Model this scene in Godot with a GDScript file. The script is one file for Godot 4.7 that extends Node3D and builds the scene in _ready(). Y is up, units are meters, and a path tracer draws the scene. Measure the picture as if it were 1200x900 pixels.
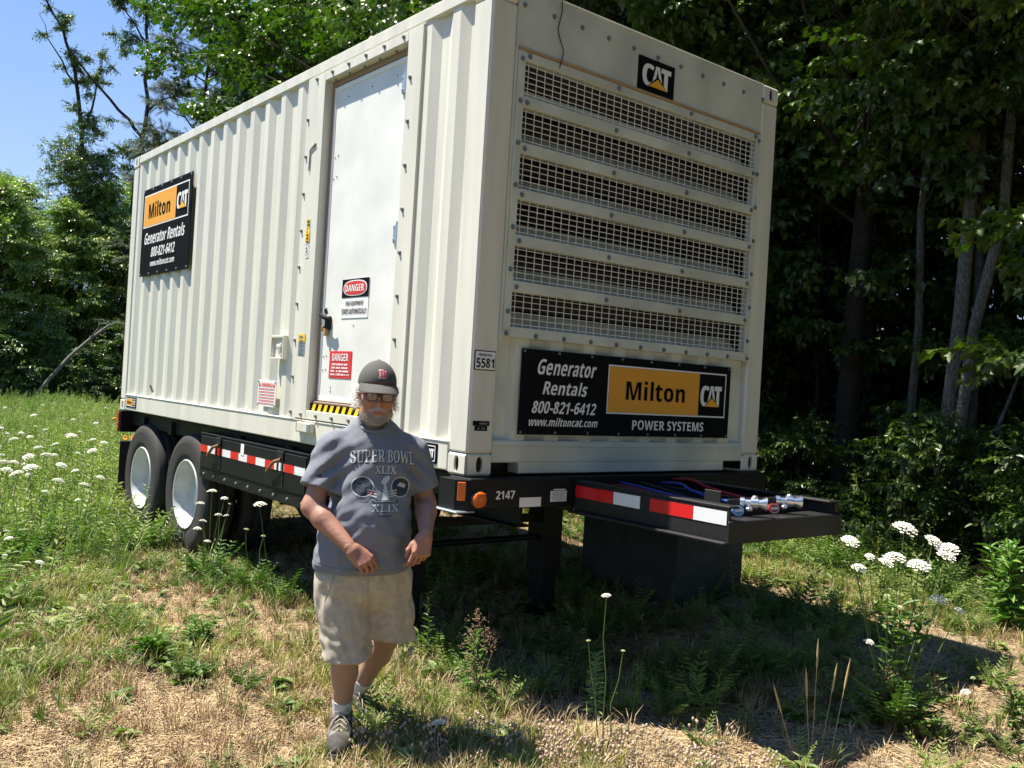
extends Node3D

const DECK := 1.14           # height of the container floor above the ground at the wheels
const SMALL := ["bolt_heads", "rivet_heads", "screws", "wheel_nuts", "small_print", "filter_slats", "wire_screen", "hair", "beard", "eyebrows"]
var M := {}                  # materials
var used := {}               # names already taken at top level
var tex := {}

# ------------------------------------------------------------------ mesh builder
class MB:
	var v := PackedVector3Array()
	var n := PackedVector3Array()
	var c := PackedColorArray()
	var uv := PackedVector2Array()
	var col := Color(1, 1, 1)
	func tri(a: Vector3, b: Vector3, d: Vector3, na: Vector3, nb: Vector3, nd: Vector3) -> void:
		v.append(a); v.append(d); v.append(b)
		n.append(na); n.append(nd); n.append(nb)
		c.append(col); c.append(col); c.append(col)
	func flat(a: Vector3, b: Vector3, d: Vector3) -> void:
		var q := (b - a).cross(d - a)
		if q.length_squared() < 1e-16:
			return
		q = q.normalized()
		tri(a, b, d, q, q, q)
	func quad(a: Vector3, b: Vector3, d: Vector3, e: Vector3) -> void:   # counter-clockwise seen from outside
		flat(a, b, d)
		flat(a, d, e)
	func squad(a: Vector3, b: Vector3, d: Vector3, e: Vector3, na: Vector3, nb: Vector3, nd: Vector3, ne: Vector3) -> void:
		tri(a, b, d, na, nb, nd)
		tri(a, d, e, na, nd, ne)
	func box(at: Vector3, s: Vector3, bev := 0.0, B := Basis()) -> void:
		var h := s * 0.5
		var k := minf(bev, minf(h.x, minf(h.y, h.z)) * 0.9)
		for ax in 3:
			var u := (ax + 1) % 3
			var w := (ax + 2) % 3
			for sg in [-1.0, 1.0]:
				var q := []
				for p in [[-1, -1], [1, -1], [1, 1], [-1, 1]]:
					var o := Vector3()
					o[ax] = sg * h[ax]
					o[u] = p[0] * (h[u] - k)
					o[w] = p[1] * (h[w] - k)
					q.append(at + B * o)
				if sg > 0: quad(q[0], q[1], q[2], q[3])
				else: quad(q[3], q[2], q[1], q[0])
			if k > 0.0:
				for p in [[-1, -1], [1, -1], [1, 1], [-1, 1]]:   # the four edges along this axis
					var q := []
					for t in [[-1, 0], [1, 0], [1, 1], [-1, 1]]:
						var o := Vector3()
						o[ax] = t[0] * (h[ax] - k)
						o[u] = p[0] * (h[u] if t[1] == 0 else h[u] - k)
						o[w] = p[1] * (h[w] - k if t[1] == 0 else h[w])
						q.append(at + B * o)
					if p[0] * p[1] > 0: quad(q[0], q[1], q[2], q[3])
					else: quad(q[3], q[2], q[1], q[0])
		if k > 0.0:
			for sx in [-1.0, 1.0]:
				for sy in [-1.0, 1.0]:
					for sz in [-1.0, 1.0]:
						var a := at + B * Vector3(sx * h.x, sy * (h.y - k), sz * (h.z - k))
						var b := at + B * Vector3(sx * (h.x - k), sy * h.y, sz * (h.z - k))
						var d := at + B * Vector3(sx * (h.x - k), sy * (h.y - k), sz * h.z)
						if sx * sy * sz > 0: flat(a, b, d)
						else: flat(a, d, b)
	func span(lo: Vector3, hi: Vector3, bev := 0.0) -> void:
		box((lo + hi) * 0.5, (hi - lo).abs(), bev)
	func tube(pts: Array, radii: Array, seg := 8, caps := true, squash := 1.0, side := Vector3.ZERO) -> void:
		var rings := []
		var norms := []
		var last := Vector3.ZERO
		for i in pts.size():
			var t: Vector3 = (pts[mini(i + 1, pts.size() - 1)] - pts[maxi(i - 1, 0)]).normalized()
			var u := side
			if u == Vector3.ZERO:
				u = last if last != Vector3.ZERO else (Vector3.UP if absf(t.y) < 0.9 else Vector3.RIGHT)
			u = (u - t * u.dot(t)).normalized()
			last = u
			var w := t.cross(u)
			var ring := []
			var nn := []
			for k in seg:
				var a := TAU * k / seg
				var dir := u * cos(a) + w * sin(a) * squash
				ring.append(pts[i] + dir * radii[i])
				nn.append((u * cos(a) + w * sin(a) / squash).normalized())
			rings.append(ring)
			norms.append(nn)
		for i in pts.size() - 1:
			for k in seg:
				var j := (k + 1) % seg
				squad(rings[i][k], rings[i][j], rings[i + 1][j], rings[i + 1][k], norms[i][k], norms[i][j], norms[i + 1][j], norms[i + 1][k])
		if caps:
			for k in range(1, seg - 1):
				flat(rings[0][0], rings[0][k + 1], rings[0][k])
				flat(rings[-1][0], rings[-1][k], rings[-1][k + 1])
	func cyl(a: Vector3, b: Vector3, r: float, r2 := -1.0, seg := 12) -> void:
		tube([a, b], [r, r if r2 < 0 else r2], seg)
	func lathe(prof: Array, seg: int, X: Transform3D, smooth := true) -> void:   # prof: Vector2(radius, height) going up on the outside
		var nn := []
		for i in prof.size():
			var d: Vector2 = prof[mini(i + 1, prof.size() - 1)] - prof[maxi(i - 1, 0)]
			nn.append(Vector2(d.y, -d.x).normalized())
		for i in prof.size() - 1:
			var fd: Vector2 = prof[i + 1] - prof[i]
			var fn := Vector2(fd.y, -fd.x).normalized()
			var n0: Vector2 = nn[i] if smooth else fn
			var n1: Vector2 = nn[i + 1] if smooth else fn
			for k in seg:
				var q := []
				var m := []
				for t in [[i, k, n0], [i, k + 1, n0], [i + 1, k + 1, n1], [i + 1, k, n1]]:
					var a: float = -TAU * t[1] / seg
					var e := Vector3(cos(a), 0, sin(a))
					q.append(X * (e * prof[t[0]].x + Vector3.UP * prof[t[0]].y))
					m.append((X.basis * (e * t[2].x + Vector3.UP * t[2].y)).normalized())
				squad(q[0], q[1], q[2], q[3], m[0], m[1], m[2], m[3])
	func ball(at: Vector3, s: Vector3, seg := 10, rings := 6, B := Basis()) -> void:
		for i in rings:
			for k in seg:
				var q := []
				var m := []
				for t in [[i, k], [i, k + 1], [i + 1, k + 1], [i + 1, k]]:
					var ph: float = PI * t[0] / rings - PI / 2
					var a: float = -TAU * t[1] / seg
					var e := Vector3(cos(a) * cos(ph), sin(ph), sin(a) * cos(ph))
					q.append(at + B * (e * s))
					m.append((B * (e / s)).normalized())
				squad(q[0], q[1], q[2], q[3], m[0], m[1], m[2], m[3])
	func poly(p: PackedVector2Array, X: Transform3D, z := 0.0) -> void:   # flat face towards X's +z
		var ix := Geometry2D.triangulate_polygon(p)
		for i in range(0, ix.size(), 3):
			var a := p[ix[i]]
			var b := p[ix[i + 1]]
			var d := p[ix[i + 2]]
			if (b - a).cross(d - a) < 0:
				var t := b
				b = d
				d = t
			flat(X * Vector3(a.x, a.y, z), X * Vector3(b.x, b.y, z), X * Vector3(d.x, d.y, z))
	func prism(p: PackedVector2Array, z0: float, z1: float, X: Transform3D) -> void:
		poly(p, X, z1)
		var Y := X * Transform3D(Basis(Vector3(-1, 0, 0), Vector3(0, 1, 0), Vector3(0, 0, -1)), Vector3())
		var r := PackedVector2Array()
		for q in p: r.append(Vector2(-q.x, q.y))
		poly(r, Y, -z0)
		var cw := Geometry2D.is_polygon_clockwise(p)   # in y-down terms
		for i in p.size():
			var a := p[i]
			var b := p[(i + 1) % p.size()]
			if not cw:
				var t := a
				a = b
				b = t
			# outward to the right of a->b for a counter-clockwise (y up) outline
			if not cw: quad(X * Vector3(b.x, b.y, z0), X * Vector3(a.x, a.y, z0), X * Vector3(a.x, a.y, z1), X * Vector3(b.x, b.y, z1))
			else: quad(X * Vector3(b.x, b.y, z0), X * Vector3(a.x, a.y, z0), X * Vector3(a.x, a.y, z1), X * Vector3(b.x, b.y, z1))
	func mesh(m: Material = null) -> ArrayMesh:
		var arr := []
		arr.resize(Mesh.ARRAY_MAX)
		arr[Mesh.ARRAY_VERTEX] = v
		arr[Mesh.ARRAY_NORMAL] = n
		arr[Mesh.ARRAY_COLOR] = c
		if uv.size() == v.size() and v.size() > 0:
			arr[Mesh.ARRAY_TEX_UV] = uv
		var am := ArrayMesh.new()
		if v.size() > 0:
			am.add_surface_from_arrays(Mesh.PRIMITIVE_TRIANGLES, arr)
			if m: am.surface_set_material(0, m)
		return am

# ------------------------------------------------------------------ scene helpers
func numbered(called: String) -> String:
	var k: int = used.get(called, -1) + 1
	used[called] = k
	return called if k == 0 else "%s_%03d" % [called, k]

func part(called: String, mb, m: Material, parent: Node3D) -> MeshInstance3D:
	var o := MeshInstance3D.new()
	var k: int = parent.get_meta("n_" + called, -1) + 1
	parent.set_meta("n_" + called, k)
	o.name = called if k == 0 else "%s_%03d" % [called, k]
	o.mesh = mb.mesh(m) if mb is MB else mb
	if not mb is MB: o.material_override = m
	if called in SMALL: o.set_meta("kind", "stuff")   # many tiny pieces joined, too small to pick apart
	parent.add_child(o, true)
	return o

func tag(o: Node3D, label: String, category: String, group := "", kind := "") -> Node3D:
	if label: o.set_meta("label", label)
	if category: o.set_meta("category", category)
	if group: o.set_meta("group", group)
	if kind: o.set_meta("kind", kind)
	return o

func thing(called: String, label: String, category: String, at := Vector3.ZERO, turn := 0.0, group := "") -> Node3D:
	var o := Node3D.new()
	o.name = numbered(called)
	add_child(o)
	o.position = at
	o.rotation.y = turn
	return tag(o, label, category, group)

func copy_of(o: Node3D, label := "") -> Node3D:
	var c: Node3D = o.duplicate()
	c.name = numbered(String(o.name).rstrip("0123456789").trim_suffix("_"))
	add_child(c)
	if label: c.set_meta("label", label)
	return c

func lone(called: String, mb, m: Material) -> MeshInstance3D:
	var o := MeshInstance3D.new()
	o.name = numbered(called)
	o.mesh = mb.mesh(m) if mb is MB else mb
	add_child(o)
	return o

func srgb(r: float, g: float, b: float) -> Color:
	return Color(r, g, b).linear_to_srgb()

func mat(key: String, r: float, g: float, b: float, rough := 0.6, metal := 0.0, over := {}) -> StandardMaterial3D:
	if M.has(key): return M[key]
	var m := StandardMaterial3D.new()
	m.resource_name = key
	m.albedo_color = srgb(r, g, b)
	m.roughness = rough
	m.metallic = metal
	for k in over: m.set(k, over[k])
	M[key] = m
	return m

func noise_tex(key: String, freq: float, lo: float, hi: float, size := 512, octaves := 4, kind := FastNoiseLite.TYPE_SIMPLEX_SMOOTH, mid := -1.0, warp := 0.0) -> NoiseTexture2D:
	if tex.has(key): return tex[key]
	var f := FastNoiseLite.new()
	f.seed = hash(key) % 10000
	f.noise_type = kind
	f.frequency = freq
	f.fractal_octaves = octaves
	if warp > 0:
		f.domain_warp_enabled = true
		f.domain_warp_amplitude = warp
	var t := NoiseTexture2D.new()
	t.width = size
	t.height = size
	t.seamless = true
	t.noise = f
	var g := Gradient.new()
	g.set_color(0, Color(lo, lo, lo))
	g.set_color(1, Color(hi, hi, hi))
	if mid >= 0: g.add_point(0.5, Color(mid, mid, mid))
	t.color_ramp = g
	tex[key] = t
	return t

func grimy(m: StandardMaterial3D, t: Texture2D, scale := 1.0, relief: Texture2D = null, cm := 0.0) -> StandardMaterial3D:
	m.albedo_texture = t
	m.uv1_triplanar = true
	m.uv1_scale = Vector3.ONE * scale
	if relief:
		m.heightmap_enabled = true
		m.heightmap_texture = relief
		m.heightmap_scale = cm
	return m

var glyphs := {}
func lettering(mb: MB, s: String, bold: bool, X: Transform3D, u0: float, v0: float, u1: float, v1: float, slant := 0.0, serif := false, bend := 0.0) -> void:
	# flat letters that fill the rectangle u0..u1, v0..v1 of the plane X
	var key := s + str(bold) + str(serif)
	if not glyphs.has(key):
		var f := SystemFont.new()
		f.font_names = PackedStringArray(["Droid Serif" if serif else "Droid Sans"])
		f.font_weight = 700 if bold else 400
		var tm := TextMesh.new()
		tm.font = f
		tm.text = s
		tm.font_size = 64
		tm.pixel_size = 0.01
		tm.depth = 0.02
		tm.curve_step = 1.5
		var a: Array = tm.surface_get_arrays(0)
		var vs: PackedVector3Array = a[Mesh.ARRAY_VERTEX]
		var ns: PackedVector3Array = a[Mesh.ARRAY_NORMAL]
		var ix = a[Mesh.ARRAY_INDEX]
		var out := PackedVector2Array()
		var cnt: int = ix.size() if ix != null and ix.size() > 0 else vs.size()
		for i in range(0, cnt, 3):
			var k := [i, i + 1, i + 2]
			if ix != null and ix.size() > 0: k = [ix[i], ix[i + 1], ix[i + 2]]
			if ns[k[0]].z > 0.5:
				for j in k: out.append(Vector2(vs[j].x, vs[j].y))
		glyphs[key] = out
	var p: PackedVector2Array = glyphs[key]
	if p.is_empty(): return
	var lo := p[0]
	var hi := p[0]
	for q in p:
		lo = lo.min(q)
		hi = hi.max(q)
	var sk := slant * (v1 - v0)
	var put := func(q: Vector2) -> Vector3:
		var t := (q - lo) / (hi - lo)
		var bow := bend * (1.0 - pow(2.0 * t.x - 1.0, 2.0))
		return X * Vector3(lerpf(u0, u1 - sk, t.x) + sk * t.y, lerpf(v0, v1, t.y) + bow, 0.0)
	for i in range(0, p.size(), 3):
		var a: Vector3 = put.call(p[i])
		var b: Vector3 = put.call(p[i + 1])
		var d: Vector3 = put.call(p[i + 2])
		if (b - a).cross(d - a).dot(X.basis.z) < 0: mb.flat(a, d, b)
		else: mb.flat(a, b, d)

func rect(mb: MB, X: Transform3D, u0: float, v0: float, u1: float, v1: float, z := 0.0) -> void:
	mb.quad(X * Vector3(u0, v0, z), X * Vector3(u1, v0, z), X * Vector3(u1, v1, z), X * Vector3(u0, v1, z))

func frame_line(mb: MB, X: Transform3D, u0: float, v0: float, u1: float, v1: float, w: float, z := 0.0) -> void:
	rect(mb, X, u0, v0, u1, v0 + w, z)
	rect(mb, X, u0, v1 - w, u1, v1, z)
	rect(mb, X, u0, v0 + w, u0 + w, v1 - w, z)
	rect(mb, X, u1 - w, v0 + w, u1, v1 - w, z)

func slab(mb: MB, X: Transform3D, u0: float, v0: float, u1: float, v1: float, z0: float, z1: float, bev := 0.0) -> void:
	mb.box(X * Vector3((u0 + u1) / 2, (v0 + v1) / 2, (z0 + z1) / 2), Vector3(absf(u1 - u0), absf(v1 - v0), absf(z1 - z0)), bev, X.basis)

func ellipse(cx: float, cy: float, rx: float, ry: float, seg := 28, power := 2.0) -> PackedVector2Array:
	var p := PackedVector2Array()
	for k in seg:
		var a := TAU * k / seg
		p.append(Vector2(cx + rx * signf(cos(a)) * pow(absf(cos(a)), 2.0 / power), cy + ry * signf(sin(a)) * pow(absf(sin(a)), 2.0 / power)))
	return p

func ground_height(x: float, z: float) -> float:
	var h := -0.03 * smoothstep(-2.0, 0.5, z)
	h += 0.13 * smoothstep(2.6, 4.2, x) + 0.3 * smoothstep(5.0, 12.0, x)
	h += 0.02 * sin(x * 1.7 + 0.6 * z) * sin(z * 1.3 - 0.4 * x) * clampf(absf(x - 1.2) - 1.3, 0, 1)
	h += 0.012 * sin(x * 5.1 + 2.0 * sin(z * 2.3)) * sin(z * 4.7 + x)
	h += 0.25 * smoothstep(14.0, 60.0, -z) + 4.5 * smoothstep(11.5, 34.0, x)
	return h

# ------------------------------------------------------------------ the scene
func _ready() -> void:
	# camera
	var cam := Camera3D.new()
	cam.name = "camera"
	add_child(cam)
	cam.fov = 45.485
	cam.near = 0.05
	cam.far = 600.0
	cam.position = Vector3(-2.769, DECK + 0.4718, 3.7848)
	cam.basis = Basis(Vector3.UP, -0.6766) * Basis(Vector3.RIGHT, 0.00325) * Basis(Vector3.BACK, 0.05904)
	cam.current = true
	# sky and exposure
	var sm := ProceduralSkyMaterial.new()
	sm.sky_top_color = srgb(0.075, 0.17, 0.41)
	sm.sky_horizon_color = srgb(0.33, 0.42, 0.50)
	sm.sky_curve = 0.16
	sm.ground_bottom_color = srgb(0.06, 0.07, 0.04)
	sm.ground_horizon_color = srgb(0.20, 0.25, 0.25)
	sm.ground_curve = 0.05
	sm.sun_angle_max = 3.0
	var sky := Sky.new()
	sky.sky_material = sm
	var env := Environment.new()
	env.background_mode = Environment.BG_SKY
	env.sky = sky
	env.tonemap_mode = Environment.TONE_MAPPER_LINEAR
	env.tonemap_exposure = 2.4
	env.sdfgi_enabled = true
	env.ssao_enabled = true
	env.ssil_enabled = true
	var we := WorldEnvironment.new()
	we.name = "air"
	we.environment = env
	add_child(we)
	# sun
	var sun := DirectionalLight3D.new()
	sun.name = "sun"
	add_child(sun)
	sun.light_energy = 1.5
	sun.light_color = Color(1.0, 0.965, 0.90)
	sun.light_angular_distance = 0.53
	sun.shadow_enabled = true
	sun.look_at_from_position(Vector3.ZERO, Vector3(1.17, -3.76, 1.31), Vector3.UP)
	# setting, then large structures, then the rest
	make_materials()
	make_ground()
	make_container()
	make_trailer()
	make_forest()
	make_person()
	make_plants()
	#MORE

func make_materials() -> void:
	var blot := noise_tex("blotches", 0.006, 0.84, 1.0, 512, 5)
	var fine := noise_tex("fine_grain", 0.05, 0.75, 1.0, 512, 4)
	grimy(mat("cream", 0.74, 0.725, 0.635, 0.42), noise_tex("paint_wear", 0.012, 0.90, 1.0, 512, 5), 0.55)
	grimy(mat("cream_plate", 0.685, 0.715, 0.625, 0.45), noise_tex("plate_wear", 0.008, 0.82, 1.0, 512, 5), 0.4)
	grimy(mat("door_white", 0.83, 0.84, 0.80, 0.35), M.cream.albedo_texture, 0.3)
	M.cream.uv1_scale = Vector3(0.9, 0.11, 0.9)
	mat("edge_white", 0.8, 0.8, 0.78, 0.4)
	mat("gasket", 0.30, 0.22, 0.15, 0.8)
	grimy(mat("rust", 0.30, 0.15, 0.06, 0.9), fine, 6.0)
	mat("tan_seal", 0.42, 0.27, 0.12, 0.85)
	mat("bolt", 0.22, 0.235, 0.25, 0.5, 0.3)
	mat("zinc", 0.45, 0.52, 0.58, 0.4, 0.7)
	mat("sign_black", 0.008, 0.009, 0.010, 0.6, 0.0, {"metallic_specular": 0.15})
	mat("sign_white", 0.80, 0.80, 0.80, 0.5)
	mat("sign_orange", 0.80, 0.36, 0.035, 0.5)
	mat("logo_yellow", 0.85, 0.42, 0.03, 0.5)
	mat("danger_red", 0.62, 0.035, 0.035, 0.5)
	mat("warning_yellow", 0.85, 0.55, 0.02, 0.5)
	grimy(mat("chassis_black", 0.011, 0.0115, 0.0125, 0.5, 0.0, {"metallic_specular": 0.35}), blot, 0.8)
	grimy(mat("worn_black", 0.028, 0.028, 0.030, 0.5, 0.0, {"metallic_specular": 0.35}), fine, 2.0)
	mat("dark_inside", 0.012, 0.011, 0.010, 0.9)
	grimy(mat("filter_brown", 0.06, 0.045, 0.03, 0.9), fine, 5.0)
	grimy(mat("tyre", 0.042, 0.040, 0.038, 0.8), fine, 3.0)
	grimy(mat("rim_white", 0.68, 0.70, 0.70, 0.4), blot, 1.5)
	mat("reflector_red", 0.62, 0.015, 0.02, 0.25)
	mat("reflector_white", 0.75, 0.78, 0.80, 0.25)
	mat("amber", 0.75, 0.16, 0.02, 0.25)
	mat("tail_red", 0.45, 0.02, 0.02, 0.25)
	mat("chrome", 0.80, 0.82, 0.86, 0.22, 0.9)
	mat("blue_plastic", 0.10, 0.32, 0.60, 0.4)
	mat("red_plastic", 0.50, 0.03, 0.03, 0.4)
	mat("hose_blue", 0.02, 0.06, 0.32, 0.45)
	mat("hose_red", 0.30, 0.01, 0.02, 0.45)
	mat("hose_black", 0.015, 0.015, 0.015, 0.5)
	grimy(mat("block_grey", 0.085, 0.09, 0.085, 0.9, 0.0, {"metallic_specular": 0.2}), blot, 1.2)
	grimy(mat("mud_rubber", 0.025, 0.025, 0.025, 0.8), blot, 2.0)

func soil_color(x: float, z: float, f: FastNoiseLite, f2: FastNoiseLite) -> Color:
	var a := f.get_noise_2d(x, z) * 0.5 + 0.5
	var b := f2.get_noise_2d(x, z) * 0.5 + 0.5
	var c := Color(0.43, 0.345, 0.235).lerp(Color(0.50, 0.385, 0.235), a)
	c = c.lerp(Color(0.24, 0.18, 0.11), smoothstep(0.5, 0.85, b))
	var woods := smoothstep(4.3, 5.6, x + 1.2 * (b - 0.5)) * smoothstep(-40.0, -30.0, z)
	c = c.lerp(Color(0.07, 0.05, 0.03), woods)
	var field := smoothstep(3.0, 8.0, -z - x * 0.3)
	c = c.lerp(Color(0.10, 0.11, 0.045), field * 0.8)
	c = c.lerp(Color(0.12, 0.13, 0.05), smoothstep(10.0, 30.0, Vector2(x, z).length()))
	return c

func make_ground() -> void:
	var f := FastNoiseLite.new()
	f.seed = 3
	f.frequency = 0.9
	var f2 := FastNoiseLite.new()
	f2.seed = 9
	f2.frequency = 0.35
	f2.fractal_octaves = 5
	var N := 300
	var xs := PackedFloat32Array()
	for i in N + 1:
		var t := 2.0 * i / N - 1.0
		xs.append(signf(t) * (7.0 * absf(t) + 293.0 * pow(absf(t), 7.0)))
	var v := PackedVector3Array()
	var c := PackedColorArray()
	var nn := PackedVector3Array()
	var ix := PackedInt32Array()
	for j in N + 1:
		for i in N + 1:
			var x := xs[i] + 0.5
			var z := xs[j] - 0.5
			v.append(Vector3(x, ground_height(x, z), z))
			nn.append(Vector3(ground_height(x - 0.03, z) - ground_height(x + 0.03, z), 0.06, ground_height(x, z - 0.03) - ground_height(x, z + 0.03)).normalized())
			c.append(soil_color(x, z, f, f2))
	for j in N:
		for i in N:
			var a := j * (N + 1) + i
			var b := a + N + 1
			ix.append_array(PackedInt32Array([a, a + 1, b, b, a + 1, b + 1]))
	var arr := []
	arr.resize(Mesh.ARRAY_MAX)
	arr[Mesh.ARRAY_VERTEX] = v
	arr[Mesh.ARRAY_NORMAL] = nn
	arr[Mesh.ARRAY_COLOR] = c
	arr[Mesh.ARRAY_INDEX] = ix
	var am := ArrayMesh.new()
	am.add_surface_from_arrays(Mesh.PRIMITIVE_TRIANGLES, arr)
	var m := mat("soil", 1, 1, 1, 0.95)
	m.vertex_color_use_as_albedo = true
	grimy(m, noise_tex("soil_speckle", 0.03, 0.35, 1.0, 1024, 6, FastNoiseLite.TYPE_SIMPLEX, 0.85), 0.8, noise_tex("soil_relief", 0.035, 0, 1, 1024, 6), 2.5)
	m.specular_mode = BaseMaterial3D.SPECULAR_DISABLED
	m.uv1_world_triplanar = true
	var g := lone("ground", am, m)
	g.material_override = m
	tag(g, "", "", "", "structure")

# ------------------------------------------------------------------ container
const SIDE := Transform3D(Basis(Vector3(0, 0, 1), Vector3(0, 1, 0), Vector3(-1, 0, 0)), Vector3.ZERO)
const W := 2.438
const L := 6.058
const H := 2.591

func plate_hole(mb: MB, X: Transform3D, u0: float, v0: float, u1: float, v1: float, cx: float, cy: float, rx: float, ry: float, z: float, deep: float) -> void:
	var n := 24
	var outer := []
	var inner := []
	for k in n:
		var a := TAU * (k + 0.5) / n
		var d := Vector2(cos(a), sin(a))
		var t := INF
		if d.x > 1e-5: t = minf(t, (u1 - cx) / d.x)
		if d.x < -1e-5: t = minf(t, (u0 - cx) / d.x)
		if d.y > 1e-5: t = minf(t, (v1 - cy) / d.y)
		if d.y < -1e-5: t = minf(t, (v0 - cy) / d.y)
		outer.append(Vector2(cx, cy) + d * t)
		inner.append(Vector2(cx + rx * signf(d.x) * pow(absf(d.x), 0.75), cy + ry * signf(d.y) * pow(absf(d.y), 0.9)))
	var corners := [Vector2(u1, v1), Vector2(u0, v1), Vector2(u0, v0), Vector2(u1, v0)]
	for k in n:
		var j := (k + 1) % n
		var a: Vector2 = outer[k]
		var b: Vector2 = outer[j]
		mb.quad(X * Vector3(inner[k].x, inner[k].y, z), X * Vector3(a.x, a.y, z), X * Vector3(b.x, b.y, z), X * Vector3(inner[j].x, inner[j].y, z))
		mb.quad(X * Vector3(inner[j].x, inner[j].y, z - deep), X * Vector3(inner[k].x, inner[k].y, z - deep), X * Vector3(inner[k].x, inner[k].y, z), X * Vector3(inner[j].x, inner[j].y, z))
		for q in corners:   # fill the corner that a chord cuts off
			if absf(a.x - b.x) > 1e-4 and absf(a.y - b.y) > 1e-4 and (absf(q.x - a.x) < 1e-4 or absf(q.y - a.y) < 1e-4) and (absf(q.x - b.x) < 1e-4 or absf(q.y - b.y) < 1e-4):
				mb.flat(X * Vector3(a.x, a.y, z), X * Vector3(q.x, q.y, z), X * Vector3(b.x, b.y, z))

func corrugated(mb: MB, X: Transform3D, v0: float, v1: float, br: Array) -> void:   # br: Vector2(u, depth)
	for i in br.size() - 1:
		var a: Vector2 = br[i]
		var b: Vector2 = br[i + 1]
		mb.quad(X * Vector3(a.x, v0, -a.y), X * Vector3(b.x, v0, -b.y), X * Vector3(b.x, v1, -b.y), X * Vector3(a.x, v1, -a.y))

func bolt_head(mb: MB, X: Transform3D, u: float, v: float, z: float, r := 0.0105) -> void:
	mb.tube([X * Vector3(u, v, z), X * Vector3(u, v, z + 0.004), X * Vector3(u, v, z + 0.004), X * Vector3(u, v, z + 0.013)], [r * 1.35, r * 1.35, r, r * 0.85], 7)

func cat_logo(p: Node3D, X: Transform3D, u0: float, v0: float, u1: float, v1: float, z: float) -> void:
	# three bold white letters with a yellow triangle over the middle one
	var w := MB.new()
	var q := X.translated_local(Vector3(0, 0, z))
	var s := u1 - u0
	lettering(w, "C", true, q, u0, v0, u0 + s * 0.36, v1)
	lettering(w, "A", true, q, u0 + s * 0.30, v0, u0 + s * 0.74, v1)
	var t := 0.028 * s
	# a heavy T
	var c0 := u0 + s * 0.64
	rect(w, q, c0, v1 - (v1 - v0) * 0.22, u1, v1, 0.0006)
	rect(w, q, c0 + s * 0.11, v0, u1 - s * 0.11, v1 - (v1 - v0) * 0.22, 0.0006)
	# thicken the C and the A
	for d in [Vector3(t, 0, 0.0003), Vector3(-t * 0.6, 0, -0.0003)]:
		lettering(w, "C", true, q.translated_local(d), u0, v0, u0 + s * 0.36, v1)
	part("lettering", w, M.sign_white, p)
	var k := MB.new()
	var tri := func(a: float) -> PackedVector2Array:
		return PackedVector2Array([Vector2(u0 + s * (0.20 - a), v0 - s * a * 0.6), Vector2(u0 + s * (0.86 + a), v0 - s * a * 0.6), Vector2(u0 + s * 0.53, v0 + (v1 - v0) * 0.42 + s * a * 1.4)])
	k.poly(tri.call(0.05), q, 0.0016)
	part("logo_outline", k, M.sign_black, p)
	var y := MB.new()
	y.poly(tri.call(0.0), q, 0.003)
	part("logo_triangle", y, M.logo_yellow, p)

func sign_plate(parent: Node3D, called: String, label: String, X: Transform3D, u0: float, v0: float, u1: float, v1: float, z: float, thick: float, m: Material) -> Node3D:
	var mb := MB.new()
	slab(mb, X, u0, v0, u1, v1, z - thick, z, 0.001)
	var o := part(called, mb, m, parent)
	o.set_meta("label", label)
	return o

func words(p: Node3D, X: Transform3D, z: float, m: Material, rows: Array, called := "lettering") -> void:
	# rows of [text, bold, u0, v0, u1, v1, slant]
	var mb := MB.new()
	for r in rows:
		lettering(mb, r[0], r[1], X.translated_local(Vector3(0, 0, z)), r[2], r[3], r[4], r[5], r[6] if r.size() > 6 else 0.0, r[7] if r.size() > 7 else false)
	part(called, mb, m, p)

func scribble(p: Node3D, X: Transform3D, z: float, m: Material, u0: float, v0: float, u1: float, v1: float, rows: int, rng: RandomNumberGenerator) -> void:
	# print too small to read: rows of short strokes
	var mb := MB.new()
	var dv := (v1 - v0) / rows
	for r in rows:
		var v := v1 - dv * (r + 0.8)
		var inset := rng.randf_range(0.0, 0.12) * (u1 - u0)
		var u := u0 + inset
		while u < u1 - inset - dv * 0.3:
			var w := dv * rng.randf_range(0.25, 0.5)
			if rng.randf() > 0.16:
				rect(mb, X, u, v, minf(u + w, u1), v + dv * rng.randf_range(0.5, 0.62), z)
			u += w + dv * 0.12
	part("small_print", mb, m, p)

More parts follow.
